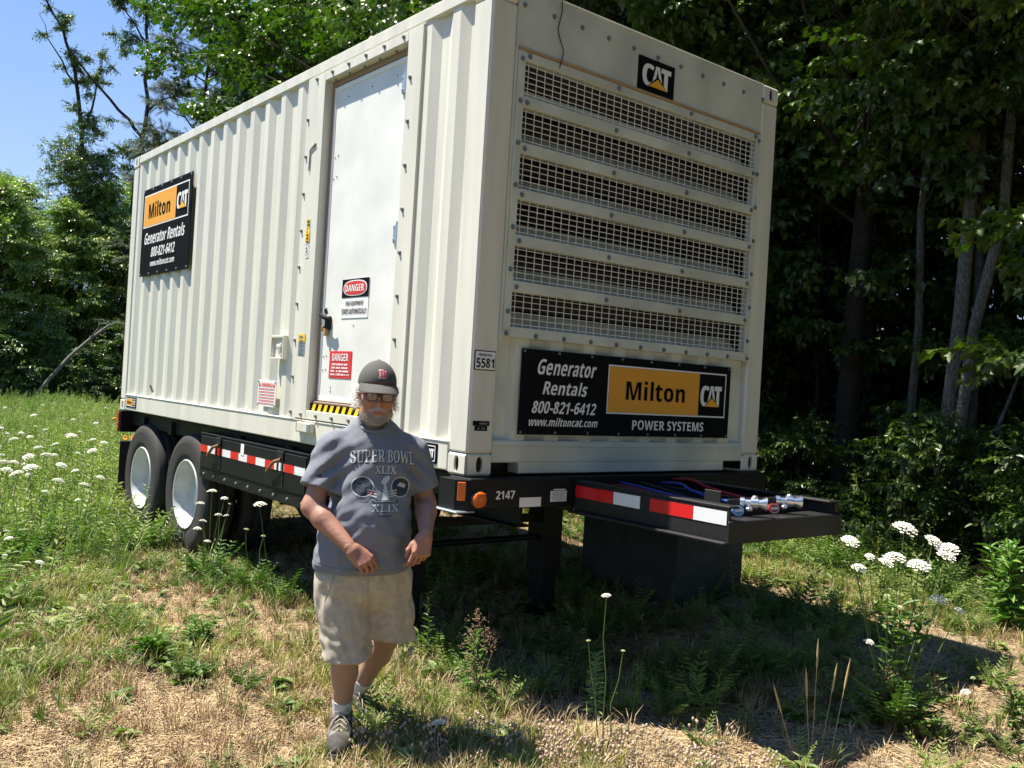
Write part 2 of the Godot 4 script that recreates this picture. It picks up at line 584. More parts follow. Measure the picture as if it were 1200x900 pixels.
func make_container() -> void:
	var rng := RandomNumberGenerator.new()
	rng.seed = 11
	var END := Transform3D()
	var o := thing("generator_container", "cream corrugated steel generator container with a louvred end, resting on the black trailer", "container", Vector3(0, DECK, 0))
	var cream: Material = M.cream
	# frame ------------------------------------------------------------
	for sx in [0, 1]:
		for sz in [0, 1]:
			var mb := MB.new()
			var x0 := 0.0 if sx == 0 else W - 0.168
			var z1 := 0.0 if sz == 0 else -L + 0.165
			mb.span(Vector3(x0, 0.118, z1 - 0.165), Vector3(x0 + 0.168, H - 0.118, z1), 0.012)
			part("corner_post", mb, cream, o)
			for sy in [0, 1]:
				var cb := MB.new()
				var y0 := 0.0 if sy == 0 else H - 0.116
				var lo := Vector3(x0 - 0.003 if sx == 0 else x0, y0, z1 - 0.168)
				var hi := Vector3(x0 + 0.168 if sx == 0 else x0 + 0.171, y0 + 0.116, z1 + 0.003)
				# rounded block, its two outer faces pierced
				var k := 0.012
				cb.span(lo + Vector3(0.014, 0.0, 0.014), hi - Vector3(0.014, 0.0, 0.014), 0.0)
				var cy := y0 + 0.06
				var E := Transform3D(Basis(), Vector3(0, 0, hi.z))
				if sz == 1: E = Transform3D(Basis(Vector3(-1, 0, 0), Vector3.UP, Vector3(0, 0, -1)), Vector3(0, 0, lo.z))
				var S := Transform3D(SIDE.basis, Vector3(lo.x, 0, 0))
				if sx == 1: S = Transform3D(Basis(Vector3(0, 0, -1), Vector3.UP, Vector3(1, 0, 0)), Vector3(hi.x, 0, 0))
				var eu0 := lo.x + k if sz == 0 else -hi.x + k
				var eu1 := hi.x - k if sz == 0 else -lo.x - k
				var su0 := lo.z + k if sx == 0 else -hi.z + k
				var su1 := hi.z - k if sx == 0 else -lo.z - k
				plate_hole(cb, E, eu0, y0 + k, eu1, y0 + 0.116 - k, (eu0 + eu1) / 2, cy, 0.021, 0.041, 0.0, 0.014)
				plate_hole(cb, S, su0, y0 + k, su1, y0 + 0.116 - k, (su0 + su1) / 2, cy, 0.021, 0.041, 0.0, 0.014)
				# bevelled rims round the pierced faces
				for f in [[E, eu0, eu1], [S, su0, su1]]:
					var T: Transform3D = f[0]
					var a0: float = f[1]
					var a1: float = f[2]
					var b0 := y0 + k
					var b1 := y0 + 0.116 - k
					var P := func(u: float, v: float, z: float) -> Vector3: return T * Vector3(u, v, z)
					cb.quad(P.call(a0, b1, 0), P.call(a1, b1, 0), P.call(a1, b1 + k, -k), P.call(a0, b1 + k, -k))
					cb.quad(P.call(a0, b0 - k, -k), P.call(a1, b0 - k, -k), P.call(a1, b0, 0), P.call(a0, b0, 0))
					cb.quad(P.call(a1, b0, 0), P.call(a1 + k, b0, -k), P.call(a1 + k, b1, -k), P.call(a1, b1, 0))
					cb.quad(P.call(a0 - k, b0, -k), P.call(a0, b0, 0), P.call(a0, b1, 0), P.call(a0 - k, b1, -k))
				var cc := part("corner_casting", cb, cream, o)
				var dk := MB.new()
				dk.span(lo + Vector3(0.013, 0.013, 0.013), hi - Vector3(0.013, 0.013, 0.013), 0.0)
				part("casting_hollow", dk, M.dark_inside, cc)
	for sx in [0.0, W - 0.062]:
		var mb := MB.new()
		mb.span(Vector3(sx, H - 0.085, -L + 0.168), Vector3(sx + 0.062, H - 0.004, -0.168), 0.008)
		part("top_rail", mb, cream, o)
		mb = MB.new()
		mb.span(Vector3(sx + 0.001, 0.012, -L + 0.168), Vector3(sx + 0.061, 0.165, -0.168), 0.008)
		mb.span(Vector3(sx - 0.004, 0.16, -L + 0.168), Vector3(sx + 0.066, 0.172, -0.168), 0.004)
		part("bottom_rail", mb, cream, o)
	var rb := MB.new()
	rb.span(Vector3(0.05, H - 0.04, -L + 0.16), Vector3(W - 0.05, H - 0.02, -0.16))
	part("roof", rb, cream, o)
	var fl := MB.new()
	fl.span(Vector3(0.05, 0.02, -L + 0.1), Vector3(W - 0.05, 0.12, -0.1))
	part("floor", fl, M.chassis_black, o)
	# side walls -------------------------------------------------------
	var br := [Vector2(-5.9, 0.040)]
	var a := -2.2 - 0.278 * 13
	br.append(Vector2(a - 0.278 + 0.138, 0.040))
	br.append(Vector2(a - 0.072, 0.010))
	for k in 14:
		br.append_array([Vector2(a, 0.010), Vector2(a + 0.068, 0.040)])
		if k < 13: br.append_array([Vector2(a + 0.138, 0.040), Vector2(a + 0.206, 0.010)])
		a += 0.278
	br.append(Vector2(-2.075, 0.040))
	var w1 := MB.new()
	corrugated(w1, SIDE, 0.165, 2.52, br)
	part("corrugated_panel", w1, cream, o)
	var w2 := MB.new()
	corrugated(w2, SIDE, 0.165, 2.52, [Vector2(-0.65, 0.010), Vector2(-0.578, 0.010), Vector2(-0.51, 0.040), Vector2(-0.44, 0.040), Vector2(-0.372, 0.010), Vector2(-0.30, 0.010), Vector2(-0.232, 0.040), Vector2(-0.16, 0.040)])
	part("corrugated_panel", w2, cream, o)
	var FAR := Transform3D(Basis(Vector3(0, 0, -1), Vector3.UP, Vector3(1, 0, 0)), Vector3(W, 0, 0))
	var bf := []
	a = 0.15
	while a < L - 0.3:
		bf.append_array([Vector2(a, 0.010), Vector2(a + 0.068, 0.040), Vector2(a + 0.138, 0.040), Vector2(a + 0.206, 0.010)])
		a += 0.278
	bf.append(Vector2(L - 0.15, 0.01))
	var w3 := MB.new()
	corrugated(w3, FAR, 0.165, 2.52, bf)
	part("corrugated_panel", w3, cream, o)
	var w4 := MB.new()
	w4.span(Vector3(0.15, 0.02, -L + 0.02), Vector3(W - 0.15, H - 0.03, -L + 0.06))
	part("rear_wall", w4, cream, o)
	# door and its frame ----------------------------------------------
	var fr := MB.new()
	slab(fr, SIDE, -2.083, 0.178, -1.83, 2.50, -0.06, 0.006, 0.003)
	slab(fr, SIDE, -0.80, 0.178, -0.64, 2.50, -0.06, 0.006, 0.003)
	slab(fr, SIDE, -1.83, 2.44, -0.80, 2.50, -0.06, 0.006, 0.003)
	slab(fr, SIDE, -1.83, 0.178, -0.80, 0.236, -0.06, 0.006, 0.003)
	slab(fr, SIDE, -1.84, 0.17, -0.79, 2.47, -0.12, -0.085)
	var df := part("door_frame", fr, cream, o)
	var bl := MB.new()
	for v in [2.218, 1.964, 1.709, 1.456, 1.206, 0.955, 0.705, 0.455, 0.215]:
		bolt_head(bl, SIDE, -2.055, v, 0.006)
		bolt_head(bl, SIDE, -0.755, v, 0.006)
	for k in 6:
		bolt_head(bl, SIDE, -1.95 + 0.22 * k, 2.475, 0.006)
		bolt_head(bl, SIDE, -1.90 + 0.22 * k, 0.205, 0.006)
	for k in 6: bolt_head(bl, Transform3D(Basis(Vector3(0, 0, 1), Vector3(-1, 0, 0), Vector3(0, -1, 0)), Vector3(0.03, 2.44, 0)), -1.75 + 0.19 * k, 0.0, 0.0, 0.007)
	part("bolt_heads", bl, M.bolt, df)
	var gk := MB.new()
	slab(gk, SIDE, -1.828, 0.30, -1.795, 2.438, -0.084, -0.05, 0.004)
	slab(gk, SIDE, -0.835, 0.30, -0.802, 2.438, -0.084, -0.05, 0.004)
	slab(gk, SIDE, -1.795, 2.40, -0.835, 2.438, -0.084, -0.05, 0.004)
	slab(gk, SIDE, -1.828, 0.285, -0.802, 0.30, -0.084, -0.03, 0.003)
	part("door_gasket", gk, M.gasket, df)
	var hz := MB.new()
	slab(hz, SIDE, -1.828, 0.2365, -0.802, 0.2845, -0.06, -0.022)
	var sill := part("door_sill", hz, M.sign_black, df)
	sill.set_meta("label", "black and yellow hazard strip under the door")
	var st := MB.new()
	var u := -1.80
	while u < -0.86:
		st.poly(PackedVector2Array([Vector2(u, 0.238), Vector2(u + 0.042, 0.238), Vector2(u + 0.066, 0.283), Vector2(u + 0.024, 0.283)]), SIDE, -0.019)
		u += 0.082
	part("hazard_stripes", st, M.warning_yellow, df)
	var dm := MB.new()
	slab(dm, SIDE, -1.79, 0.305, -0.84, 2.395, -0.08, -0.055, 0.003)
	var door := part("door", dm, M.door_white, o)
	door.set_meta("label", "plain white door with danger notices and a black latch")
	var tr := MB.new()
	slab(tr, SIDE, -1.792, 0.306, -1.765, 2.394, -0.058, -0.049, 0.003)
	slab(tr, SIDE, -0.866, 0.306, -0.838, 2.394, -0.058, -0.049, 0.003)
	slab(tr, SIDE, -1.765, 2.36, -0.866, 2.394, -0.058, -0.049, 0.003)
	slab(tr, SIDE, -1.765, 0.306, -0.866, 0.338, -0.058, -0.049, 0.003)
	part("door_trim", tr, M.edge_white, door)
	var dots := MB.new()
	for q in [[-1.74, 1.92], [-1.70, 1.93], [-1.745, 1.78], [-1.705, 1.79], [-1.74, 0.60], [-1.70, 0.605], [-1.74, 0.51], [-1.70, 0.515], [-1.62, 0.40], [-1.62, 0.375], [-1.36, 0.80], [-1.6, 2.3], [-1.3, 2.3], [-1.0, 2.3]]:
		dots.cyl(SIDE * Vector3(q[0], q[1], -0.056), SIDE * Vector3(q[0], q[1], -0.050), 0.006, 0.004, 8)
	part("rivet_heads", dots, M.bolt, door)
	for v in [2.225, 1.335, 0.46]:
		var hb := MB.new()
		slab(hb, SIDE, -0.93, v - 0.055, -0.845, v + 0.06, -0.055, -0.043, 0.004)
		slab(hb, SIDE, -0.885, v - 0.05, -0.86, v + 0.055, -0.05, -0.022, 0.006)
		hb.cyl(SIDE * Vector3(-0.85, v - 0.065, -0.028), SIDE * Vector3(-0.85, v + 0.065, -0.028), 0.014, -1, 10)
		for q in [[-0.915, 0.04], [-0.915, -0.035], [-0.895, 0.0]]:
			hb.cyl(SIDE * Vector3(q[0], v + q[1], -0.044), SIDE * Vector3(q[0], v + q[1], -0.036), 0.010, 0.007, 8)
		part("hinge", hb, M.zinc, door)
	var lb := MB.new()
	slab(lb, SIDE, -1.715, 0.775, -1.655, 0.865, -0.056, -0.03, 0.006)
	lb.tube([SIDE * Vector3(-1.735, 0.875, -0.012), SIDE * Vector3(-1.70, 0.866, -0.002), SIDE * Vector3(-1.64, 0.85, 0.0), SIDE * Vector3(-1.60, 0.846, -0.008)], [0.011, 0.013, 0.013, 0.010], 8)
	lb.tube([SIDE * Vector3(-1.685, 0.85, -0.03), SIDE * Vector3(-1.685, 0.857, -0.005)], [0.016, 0.014], 10)
	lb.tube([SIDE * Vector3(-1.69, 0.87, -0.03), SIDE * Vector3(-1.70, 0.905, -0.025), SIDE * Vector3(-1.685, 0.915, -0.025), SIDE * Vector3(-1.672, 0.88, -0.03)], [0.006, 0.006, 0.006, 0.006], 6)
	var latch := part("latch", lb, M.chassis_black, door)
	var pl := MB.new()
	slab(pl, SIDE, -1.705, 0.735, -1.672, 0.785, -0.045, -0.02, 0.006)
	part("padlock", pl, M.tan_seal, latch)
	var rs := MB.new()
	slab(rs, SIDE, -1.74, 0.765, -1.708, 0.80, -0.05, -0.022, 0.006)
	part("rusty_catch", rs, M.rust, latch)
	# notices on the door
	var d1 := sign_plate(door, "danger_notice", "white notice with DANGER in a red oval on black", SIDE, -1.529, 0.847, -1.187, 1.097, -0.0515, 0.003, M.sign_white)
	var bk := MB.new()
	rect(bk, SIDE, -1.529, 0.979, -1.187, 1.097, -0.0495)
	part("notice_panel", bk, M.sign_black, d1)
	var ov := MB.new()
	ov.poly(ellipse(-1.358, 1.038, 0.150, 0.050, 32, 2.6), SIDE, -0.048)
	part("oval_ring", ov, M.sign_white, d1)
	ov = MB.new()
	ov.poly(ellipse(-1.358, 1.038, 0.140, 0.043, 32, 2.6), SIDE, -0.0465)
	part("oval", ov, M.danger_red, d1)
	words(d1, SIDE, -0.045, M.sign_white, [["DANGER", true, -1.476, 1.016, -1.240, 1.060]])
	words(d1, SIDE, -0.049, M.sign_black, [["THIS EQUIPMENT", true, -1.475, 0.922, -1.245, 0.955], ["STARTS AUTOMATICALLY", true, -1.520, 0.873, -1.200, 0.908]])
	var d2 := sign_plate(door, "danger_notice", "red notice with DANGER and rows of white print", SIDE, -1.651, 0.462, -1.353, 0.637, -0.0515, 0.003, M.danger_red)
	words(d2, SIDE, -0.049, M.sign_white, [["DANGER", true, -1.61, 0.573, -1.395, 0.622]])
	scribble(d2, SIDE, -0.049, M.sign_white, -1.635, 0.475, -1.368, 0.562, 4, rng)
	# fittings on the side wall ---------------------------------------
	var s1 := sign_plate(df, "sticker", "yellow and white sticker strip", SIDE, -1.972, 1.26, -1.925, 1.53, 0.0085, 0.002, M.sign_white)
	var yb := MB.new()
	rect(yb, SIDE, -1.972, 1.445, -1.935, 1.53, 0.0105)
	rect(yb, SIDE, -1.985, 1.37, -1.925, 1.445, 0.0105)
	part("yellow_field", yb, M.warning_yellow, s1)
	scribble(s1, SIDE, 0.0125, M.sign_black, -1.968, 1.27, -1.93, 1.52, 11, rng)
	var s2 := sign_plate(df, "sticker", "small yellow sticker above a grey plate", SIDE, -2.0, 0.60, -1.90, 0.745, 0.0085, 0.002, M.zinc)
	yb = MB.new()
	rect(yb, SIDE, -2.0, 0.69, -1.90, 0.745, 0.0105)
	part("yellow_field", yb, M.warning_yellow, s2)
	scribble(s2, SIDE, 0.0125, M.bolt, -1.99, 0.61, -1.91, 0.74, 5, rng)
	var hk := MB.new()
	hk.tube([SIDE * Vector3(-1.99, 1.86, 0.012), SIDE * Vector3(-1.985, 2.0, 0.012), SIDE * Vector3(-1.91, 2.03, 0.012)], [0.005, 0.005, 0.006], 6)
	part("wire_hook", hk, M.bolt, df)
	var rc := MB.new()
	slab(rc, SIDE, -2.41, 0.58, -2.215, 0.73, -0.012, -0.004)
	slab(rc, SIDE, -2.42, 0.57, -2.405, 0.74, -0.012, 0.022, 0.002)
	slab(rc, SIDE, -2.22, 0.57, -2.205, 0.74, -0.012, 0.022, 0.002)
	slab(rc, SIDE, -2.405, 0.722, -2.22, 0.74, -0.012, 0.022, 0.002)
	slab(rc, SIDE, -2.405, 0.57, -2.22, 0.582, -0.012, 0.026, 0.002)
	var rec := part("fitting_recess", rc, cream, o)
	var ft := MB.new()
	for q in [[-2.32, 0.665], [-2.275, 0.67], [-2.30, 0.61]]:
		ft.cyl(SIDE * Vector3(q[0], q[1], -0.004), SIDE * Vector3(q[0], q[1], 0.018), 0.017, 0.012, 10)
	ft.cyl(SIDE * Vector3(-2.30, 0.60, 0.01), SIDE * Vector3(-2.295, 0.66, 0.01), 0.010, -1, 8)
	part("fitting", ft, M.edge_white, rec)
	var wn := sign_plate(o, "warning_notice", "small white warning notice with red print", SIDE, -2.637, 0.226, -2.326, 0.415, 0.002, 0.003, M.sign_white)
	words(wn, SIDE, 0.0045, M.danger_red, [["WARNING!", true, -2.575, 0.368, -2.385, 0.398]])
	var wl := MB.new()
	for k in 6: rect(wl, SIDE, -2.62, 0.245 + 0.021 * k, -2.345, 0.251 + 0.021 * k, 0.0045)
	for q in [-2.605, -2.36]: wl.poly(PackedVector2Array([Vector2(q - 0.02, 0.37), Vector2(q + 0.02, 0.37), Vector2(q, 0.40)]), SIDE, 0.0045)
	part("red_lines", wl, M.danger_red, wn)
	var sc := MB.new()
	for q in [[-2.625, 0.403], [-2.338, 0.403], [-2.625, 0.238], [-2.338, 0.238]]: sc.cyl(SIDE * Vector3(q[0], q[1], 0.002), SIDE * Vector3(q[0], q[1], 0.008), 0.008, 0.006, 8)
	part("screws", sc, M.bolt, wn)
	var jb := MB.new()
	slab(jb, SIDE, -1.90, 0.092, -1.70, 0.155, 0.0, 0.035, 0.004)
	var jo := part("junction_box", jb, cream, o)
	jb = MB.new()
	slab(jb, SIDE, -1.925, 0.088, -1.895, 0.158, 0.0, 0.028, 0.004)
	part("rusty_bracket", jb, M.rust, jo)
	jb = MB.new()
	slab(jb, SIDE, -1.735, 0.10, -1.705, 0.15, 0.03, 0.045, 0.003)
	part("grey_cap", jb, M.zinc, jo)
	var vp := MB.new()
	vp.tube([SIDE * Vector3(-5.13, 0.22, -0.03), SIDE * Vector3(-5.13, 0.29, 0.0)], [0.012, 0.010], 8)
	part("small_valve", vp, M.bolt, o)
	# big sign on the side --------------------------------------------
	var z := 0.008
	var b1 := sign_plate(o, "sign_board", "square black sign with orange panel and white lettering on the long side", SIDE, -5.65, 1.342, -4.28, 2.197, z, 0.008, M.sign_black)
	var op := MB.new()
	rect(op, SIDE, -5.588, 1.826, -4.675, 2.122, z + 0.003)
	part("orange_panel", op, M.sign_orange, b1)
	var fl1 := MB.new()
	frame_line(fl1, SIDE, -5.60, 1.814, -4.345, 2.134, 0.012, z + 0.002)
	part("white_border", fl1, M.sign_white, b1)
	words(b1, SIDE, z + 0.005, M.sign_black, [["Milton", true, -5.45, 1.897, -4.83, 2.048]])
	words(b1, SIDE, z + 0.003, M.sign_white, [["Generator Rentals", true, -5.545, 1.645, -4.39, 1.765, 0.22], ["800-821-6412", true, -5.32, 1.515, -4.635, 1.61, 0.22], ["www.miltoncat.com", true, -5.33, 1.425, -4.63, 1.485, 0.22]])
	cat_logo(b1, SIDE, -4.650, 1.90, -4.375, 2.05, z + 0.002)
	var s_screw := MB.new()
	for k in 6:
		for v in [1.36, 2.178]: s_screw.cyl(SIDE * Vector3(-5.62 + 0.262 * k, v, z), SIDE * Vector3(-5.62 + 0.262 * k, v, z + 0.005), 0.010, 0.008, 8)
	part("screws", s_screw, M.zinc, b1)
	for q in [[-5.847, 0.045, -5.523, 0.145, "small orange and black plate at the rear corner"], [-0.62, 0.037, -0.262, 0.145, "small orange and black plate near the front corner"]]:
		var b := sign_plate(o, "name_plate", q[4], SIDE, q[0], q[1], q[2], q[3], 0.004, 0.005, M.sign_black)
		var p := MB.new()
		var m0: float = lerpf(q[0], q[2], 0.66)
		rect(p, SIDE, q[0] + 0.02, q[1] + 0.018, m0, q[3] - 0.018, 0.006)
		part("orange_panel", p, M.sign_orange, b)
		words(b, SIDE, 0.008, M.sign_black, [["Milton", true, q[0] + 0.045, q[1] + 0.035, m0 - 0.025, q[3] - 0.035]])
		p = MB.new()
		frame_line(p, SIDE, q[0] + 0.014, q[1] + 0.012, q[2] - 0.014, q[3] - 0.012, 0.005, 0.0065)
		part("white_border", p, M.sign_white, b)
		cat_logo(b, SIDE, m0 + 0.012, q[1] + 0.03, q[2] - 0.025, q[3] - 0.03, 0.006)
	# louvred end ------------------------------------------------------
	var hp := MB.new()
	hp.span(Vector3(0.168, 2.262, -0.06), Vector3(2.270, 2.575, -0.004), 0.004)
	hp.span(Vector3(0.168, 2.572, -0.10), Vector3(2.270, 2.590, 0.0), 0.004)
	var head := part("header_plate", hp, M.cream_plate, o)
	var hb2 := MB.new()
	for k in 11: bolt_head(hb2, END, 0.21 + 0.206 * k, 2.485, -0.004)
	part("bolt_heads", hb2, M.bolt, head)
	var sl := MB.new()
	sl.span(Vector3(0.188, 2.2475, -0.03), Vector3(2.262, 2.2605, 0.008), 0.003)
	part("sealant_line", sl, M.tan_seal, head)
	var lp := MB.new()
	lp.span(Vector3(0.186, 0.775, -0.05), Vector3(0.233, 2.245, 0.006), 0.003)
	lp.span(Vector3(2.222, 0.775, -0.05), Vector3(2.262, 2.245, 0.006), 0.003)
	for i in 7:
		var top := 2.245 if i == 0 else 2.011 - 0.244 * (i - 1)
		var low := 2.195 - 0.244 * i if i < 6 else 0.735
		lp.span(Vector3(0.2335, low, -0.05), Vector3(2.2215, top, 0.0045), 0.003)
	lp.span(Vector3(0.186, 0.733, -0.05), Vector3(0.233, 0.7745, 0.003), 0.003)
	lp.span(Vector3(2.222, 0.733, -0.05), Vector3(2.262, 0.7745, 0.003), 0.003)
	lp.span(Vector3(0.166, 0.70, -0.06), Vector3(0.1855, 2.262, -0.002), 0.003)
	lp.span(Vector3(2.2625, 0.70, -0.06), Vector3(2.272, 2.262, -0.002), 0.003)
	var lou := part("louvre_frame", lp, M.cream_plate, o)
	var lbt := MB.new()
	for k in 7: bolt_head(lbt, END, 0.208, 2.20 - 0.222 * k, 0.006)
	for k in 7: bolt_head(lbt, END, 2.243, 2.20 - 0.222 * k, 0.006)
	for i in 7:
		for x in [0.257, 0.923, 1.557, 2.205]:
			if i < 6: bolt_head(lbt, END, x, 2.222 - 0.244 * i if i > 0 else 2.222, 0.0045)
	for k in 11: bolt_head(lbt, END, 0.206 + 0.2045 * k, 0.752, 0.0045)
	part("bolt_heads", lbt, M.bolt, lou)
	for i in 6:
		var t := 2.195 - 0.244 * i
		var b := t - 0.184
		var wm := MB.new()
		for k in 34:
			var x := 0.233 + 0.0585 * (k + 0.6)
			if x < 2.221: wm.span(Vector3(x - 0.0016, b, -0.016), Vector3(x + 0.0016, t, -0.0118))
		for k in 6:
			var y := b + 0.0305 * (k + 0.5)
			wm.span(Vector3(0.233, y - 0.0016, -0.0115), Vector3(2.222, y + 0.0016, -0.0073))
		part("wire_screen", wm, M.edge_white, lou)
		var bm := MB.new()
		bm.quad(Vector3(0.233, b - 0.004, -0.062), Vector3(2.222, b - 0.004, -0.062), Vector3(2.222, b + 0.085, -0.140), Vector3(0.233, b + 0.085, -0.140))
		bm.quad(Vector3(0.233, b + 0.085, -0.144), Vector3(2.222, b + 0.085, -0.144), Vector3(2.222, b - 0.004, -0.066), Vector3(0.233, b - 0.004, -0.066))
		part("louvre_blade", bm, M.cream_plate, lou)
		var fm := MB.new()
		for k in 4:
			fm.box(Vector3(1.2275, b + 0.085 + 0.028 * k, -0.16 + 0.004 * (k % 2)), Vector3(1.99, 0.016, 0.03), 0.0)
		part("filter_slats", fm, M.filter_brown, lou)
	var bx := MB.new()
	bx.span(Vector3(0.17, 0.72, -0.21), Vector3(2.27, 2.28, -0.19))
	bx.span(Vector3(0.2, 0.72, -0.20), Vector3(0.23, 2.28, -0.05))
	bx.span(Vector3(2.225, 0.72, -0.20), Vector3(2.255, 2.28, -0.05))
	part("louvre_backing", bx, M.dark_inside, lou)
	# lower end wall
	var eb := [Vector2(0.165, 0.045), Vector2(0.27, 0.045), Vector2(0.295, 0.012)]
	for k in 7:
		var x := 0.40 + 0.2475 * k
		eb.append_array([Vector2(x - 0.018, 0.012), Vector2(x, 0.045), Vector2(x + 0.122, 0.045), Vector2(x + 0.14, 0.012)])
	eb.append_array([Vector2(2.125, 0.012), Vector2(2.15, 0.045), Vector2(2.272, 0.045)])
	var ew := MB.new()
	corrugated(ew, END, 0.18, 0.74, eb)
	part("corrugated_panel", ew, M.cream_plate, o)
	var er := MB.new()
	er.span(Vector3(0.166, 0.07, -0.10), Vector3(2.272, 0.188, -0.003), 0.006)
	er.span(Vector3(0.352, 0.010, -0.10), Vector3(2.082, 0.072, -0.0045), 0.004)
	er.span(Vector3(0.166, 0.155, -0.09), Vector3(2.272, 0.161, 0.001), 0.002)
	part("end_rail", er, M.cream_plate, o)
	# signs on the end
	var bn := sign_plate(o, "banner", "long black banner with orange panel and white lettering on the louvred end", END, 0.328, 0.221, 2.097, 0.683, 0.004, 0.008, M.sign_black)
	op = MB.new()
	rect(op, END, 0.984, 0.361, 1.783, 0.625, 0.0075)
	part("orange_panel", op, M.sign_orange, bn)
	fl1 = MB.new()
	frame_line(fl1, END, 0.974, 0.351, 2.05, 0.635, 0.009, 0.0065)
	part("white_border", fl1, M.sign_white, bn)
	words(bn, END, 0.0095, M.sign_black, [["Milton", true, 1.125, 0.435, 1.648, 0.553]])
	words(bn, END, 0.0075, M.sign_white, [["Generator", true, 0.43, 0.548, 0.882, 0.634, 0.22], ["Rentals", true, 0.48, 0.440, 0.822, 0.518, 0.22], ["800-821-6412", true, 0.408, 0.338, 0.896, 0.405, 0.22], ["www.miltoncat.com", true, 0.388, 0.268, 0.914, 0.316, 0.22], ["POWER SYSTEMS", true, 1.194, 0.260, 1.844, 0.318]])
	cat_logo(bn, END, 1.806, 0.420, 2.010, 0.552, 0.0055)
	s_screw = MB.new()
	for k in 8:
		for v in [0.234, 0.670]: s_screw.cyl(Vector3(0.342 + 0.248 * k, v, 0.004), Vector3(0.342 + 0.248 * k, v, 0.010), 0.009, 0.006, 8)
	part("screws", s_screw, M.bolt, bn)
	var cl := sign_plate(o, "logo_plate", "black rounded plate with white letters and yellow triangle at the top of the end", END, 1.078, 2.268, 1.392, 2.462, 0.003, 0.009, M.sign_black)
	cat_logo(cl, END, 1.115, 2.298, 1.358, 2.428, 0.004)
	var u1 := sign_plate(o, "number_sticker", "white unit number sticker reading 5581 on the corner post", END, 0.012, 0.549, 0.150, 0.651, 0.003, 0.003, M.sign_black)
	var wb := MB.new()
	rect(wb, END, 0.017, 0.554, 0.145, 0.646, 0.005)
	part("white_field", wb, M.sign_white, u1)
	words(u1, END, 0.007, M.sign_black, [["Rental Unit", true, 0.04, 0.622, 0.122, 0.638], ["5581", true, 0.024, 0.562, 0.138, 0.612]])
	var n1 := sign_plate(o, "black_sticker", "two small black strips with grey print on the corner post", END, 0.027, 0.262, 0.134, 0.287, 0.003, 0.003, M.sign_black)
	scribble(n1, END, 0.005, M.bolt, 0.033, 0.266, 0.128, 0.283, 1, rng)
	wb = MB.new()
	slab(wb, END, 0.04, 0.236, 0.12, 0.2605, 0.0, 0.003)
	part("lower_strip", wb, M.sign_black, n1)
	scribble(n1, END, 0.005, M.bolt, 0.046, 0.240, 0.114, 0.257, 1, rng)
	var cb2 := MB.new()
	cb2.tube([Vector3(0.457, 2.60, -0.02), Vector3(0.460, 2.585, 0.006), Vector3(0.463, 2.52, 0.005), Vector3(0.440, 2.42, 0.006), Vector3(0.452, 2.38, 0.008), Vector3(0.480, 2.33, 0.008), Vector3(0.486, 2.30, 0.010), Vector3(0.470, 2.24, 0.010), Vector3(0.466, 2.19, -0.005)], [0.003, 0.003, 0.003, 0.003, 0.003, 0.003, 0.003, 0.003, 0.003], 6)
	part("hanging_wire", cb2, M.hose_black, o)

# ------------------------------------------------------------------ trailer
func make_wheel(parent: Node3D, x_out: float, z: float, dir: float) -> void:
	# dual wheel; x_out is the outer face, dir +1 when the outside looks to -x
	var R := 0.52
	var X := Transform3D(Basis(Vector3(0, 0, 1), Vector3(-dir, 0, 0), Vector3(0, 1, 0)), Vector3(x_out, R, z))   # lathe axis y -> outwards
	if X.basis.determinant() < 0: X.basis = Basis(Vector3(0, 0, -1), Vector3(-dir, 0, 0), Vector3(0, 1, 0))
	var wheel := part("wheel", MB.new(), null, parent)
	for inner in [0, 1]:
		var s: float = -0.335 * inner
		var t := MB.new()
		t.lathe([Vector2(0.288, s - 0.235), Vector2(0.33, s - 0.265), Vector2(0.44, s - 0.275), Vector2(0.492, s - 0.262), Vector2(0.512, s - 0.245), Vector2(R, s - 0.21), Vector2(R, s - 0.182), Vector2(R - 0.012, s - 0.180), Vector2(R - 0.012, s - 0.170), Vector2(R + 0.002, s - 0.168), Vector2(R + 0.002, s - 0.112), Vector2(R - 0.012, s - 0.110), Vector2(R - 0.012, s - 0.10), Vector2(R, s - 0.098), Vector2(R, s - 0.062), Vector2(0.512, s - 0.03), Vector2(0.506, s - 0.026), Vector2(0.492, s - 0.012), Vector2(0.47, s - 0.004), Vector2(0.44, s + 0.002), Vector2(0.435, s - 0.001), Vector2(0.40, s + 0.001), Vector2(0.345, s - 0.004), Vector2(0.338, s - 0.009), Vector2(0.305, s - 0.018), Vector2(0.293, s - 0.028), Vector2(0.286, s - 0.04)], 72, X)
		part("tyre", t, M.tyre, wheel)
	var r := MB.new()
	r.lathe([Vector2(0.286, -0.06), Vector2(0.297, -0.03), Vector2(0.300, -0.016), Vector2(0.294, -0.008), Vector2(0.285, -0.012), Vector2(0.280, -0.03), Vector2(0.270, -0.05), Vector2(0.266, -0.075), Vector2(0.252, -0.10), Vector2(0.246, -0.135), Vector2(0.246, -0.165), Vector2(0.236, -0.178), Vector2(0.15, -0.190), Vector2(0.125, -0.175), Vector2(0.10, -0.172), Vector2(0.095, -0.11), Vector2(0.0, -0.10)], 64, X)
	var rim := part("rim", r, M.rim_white, wheel)
	var nuts := MB.new()
	for k in 10:
		var a := TAU * k / 10
		nuts.tube([X * Vector3(0.167 * cos(a), -0.19, 0.167 * sin(a)), X * Vector3(0.167 * cos(a), -0.155, 0.167 * sin(a))], [0.019, 0.016], 6)
	part("wheel_nuts", nuts, M.zinc, wheel)

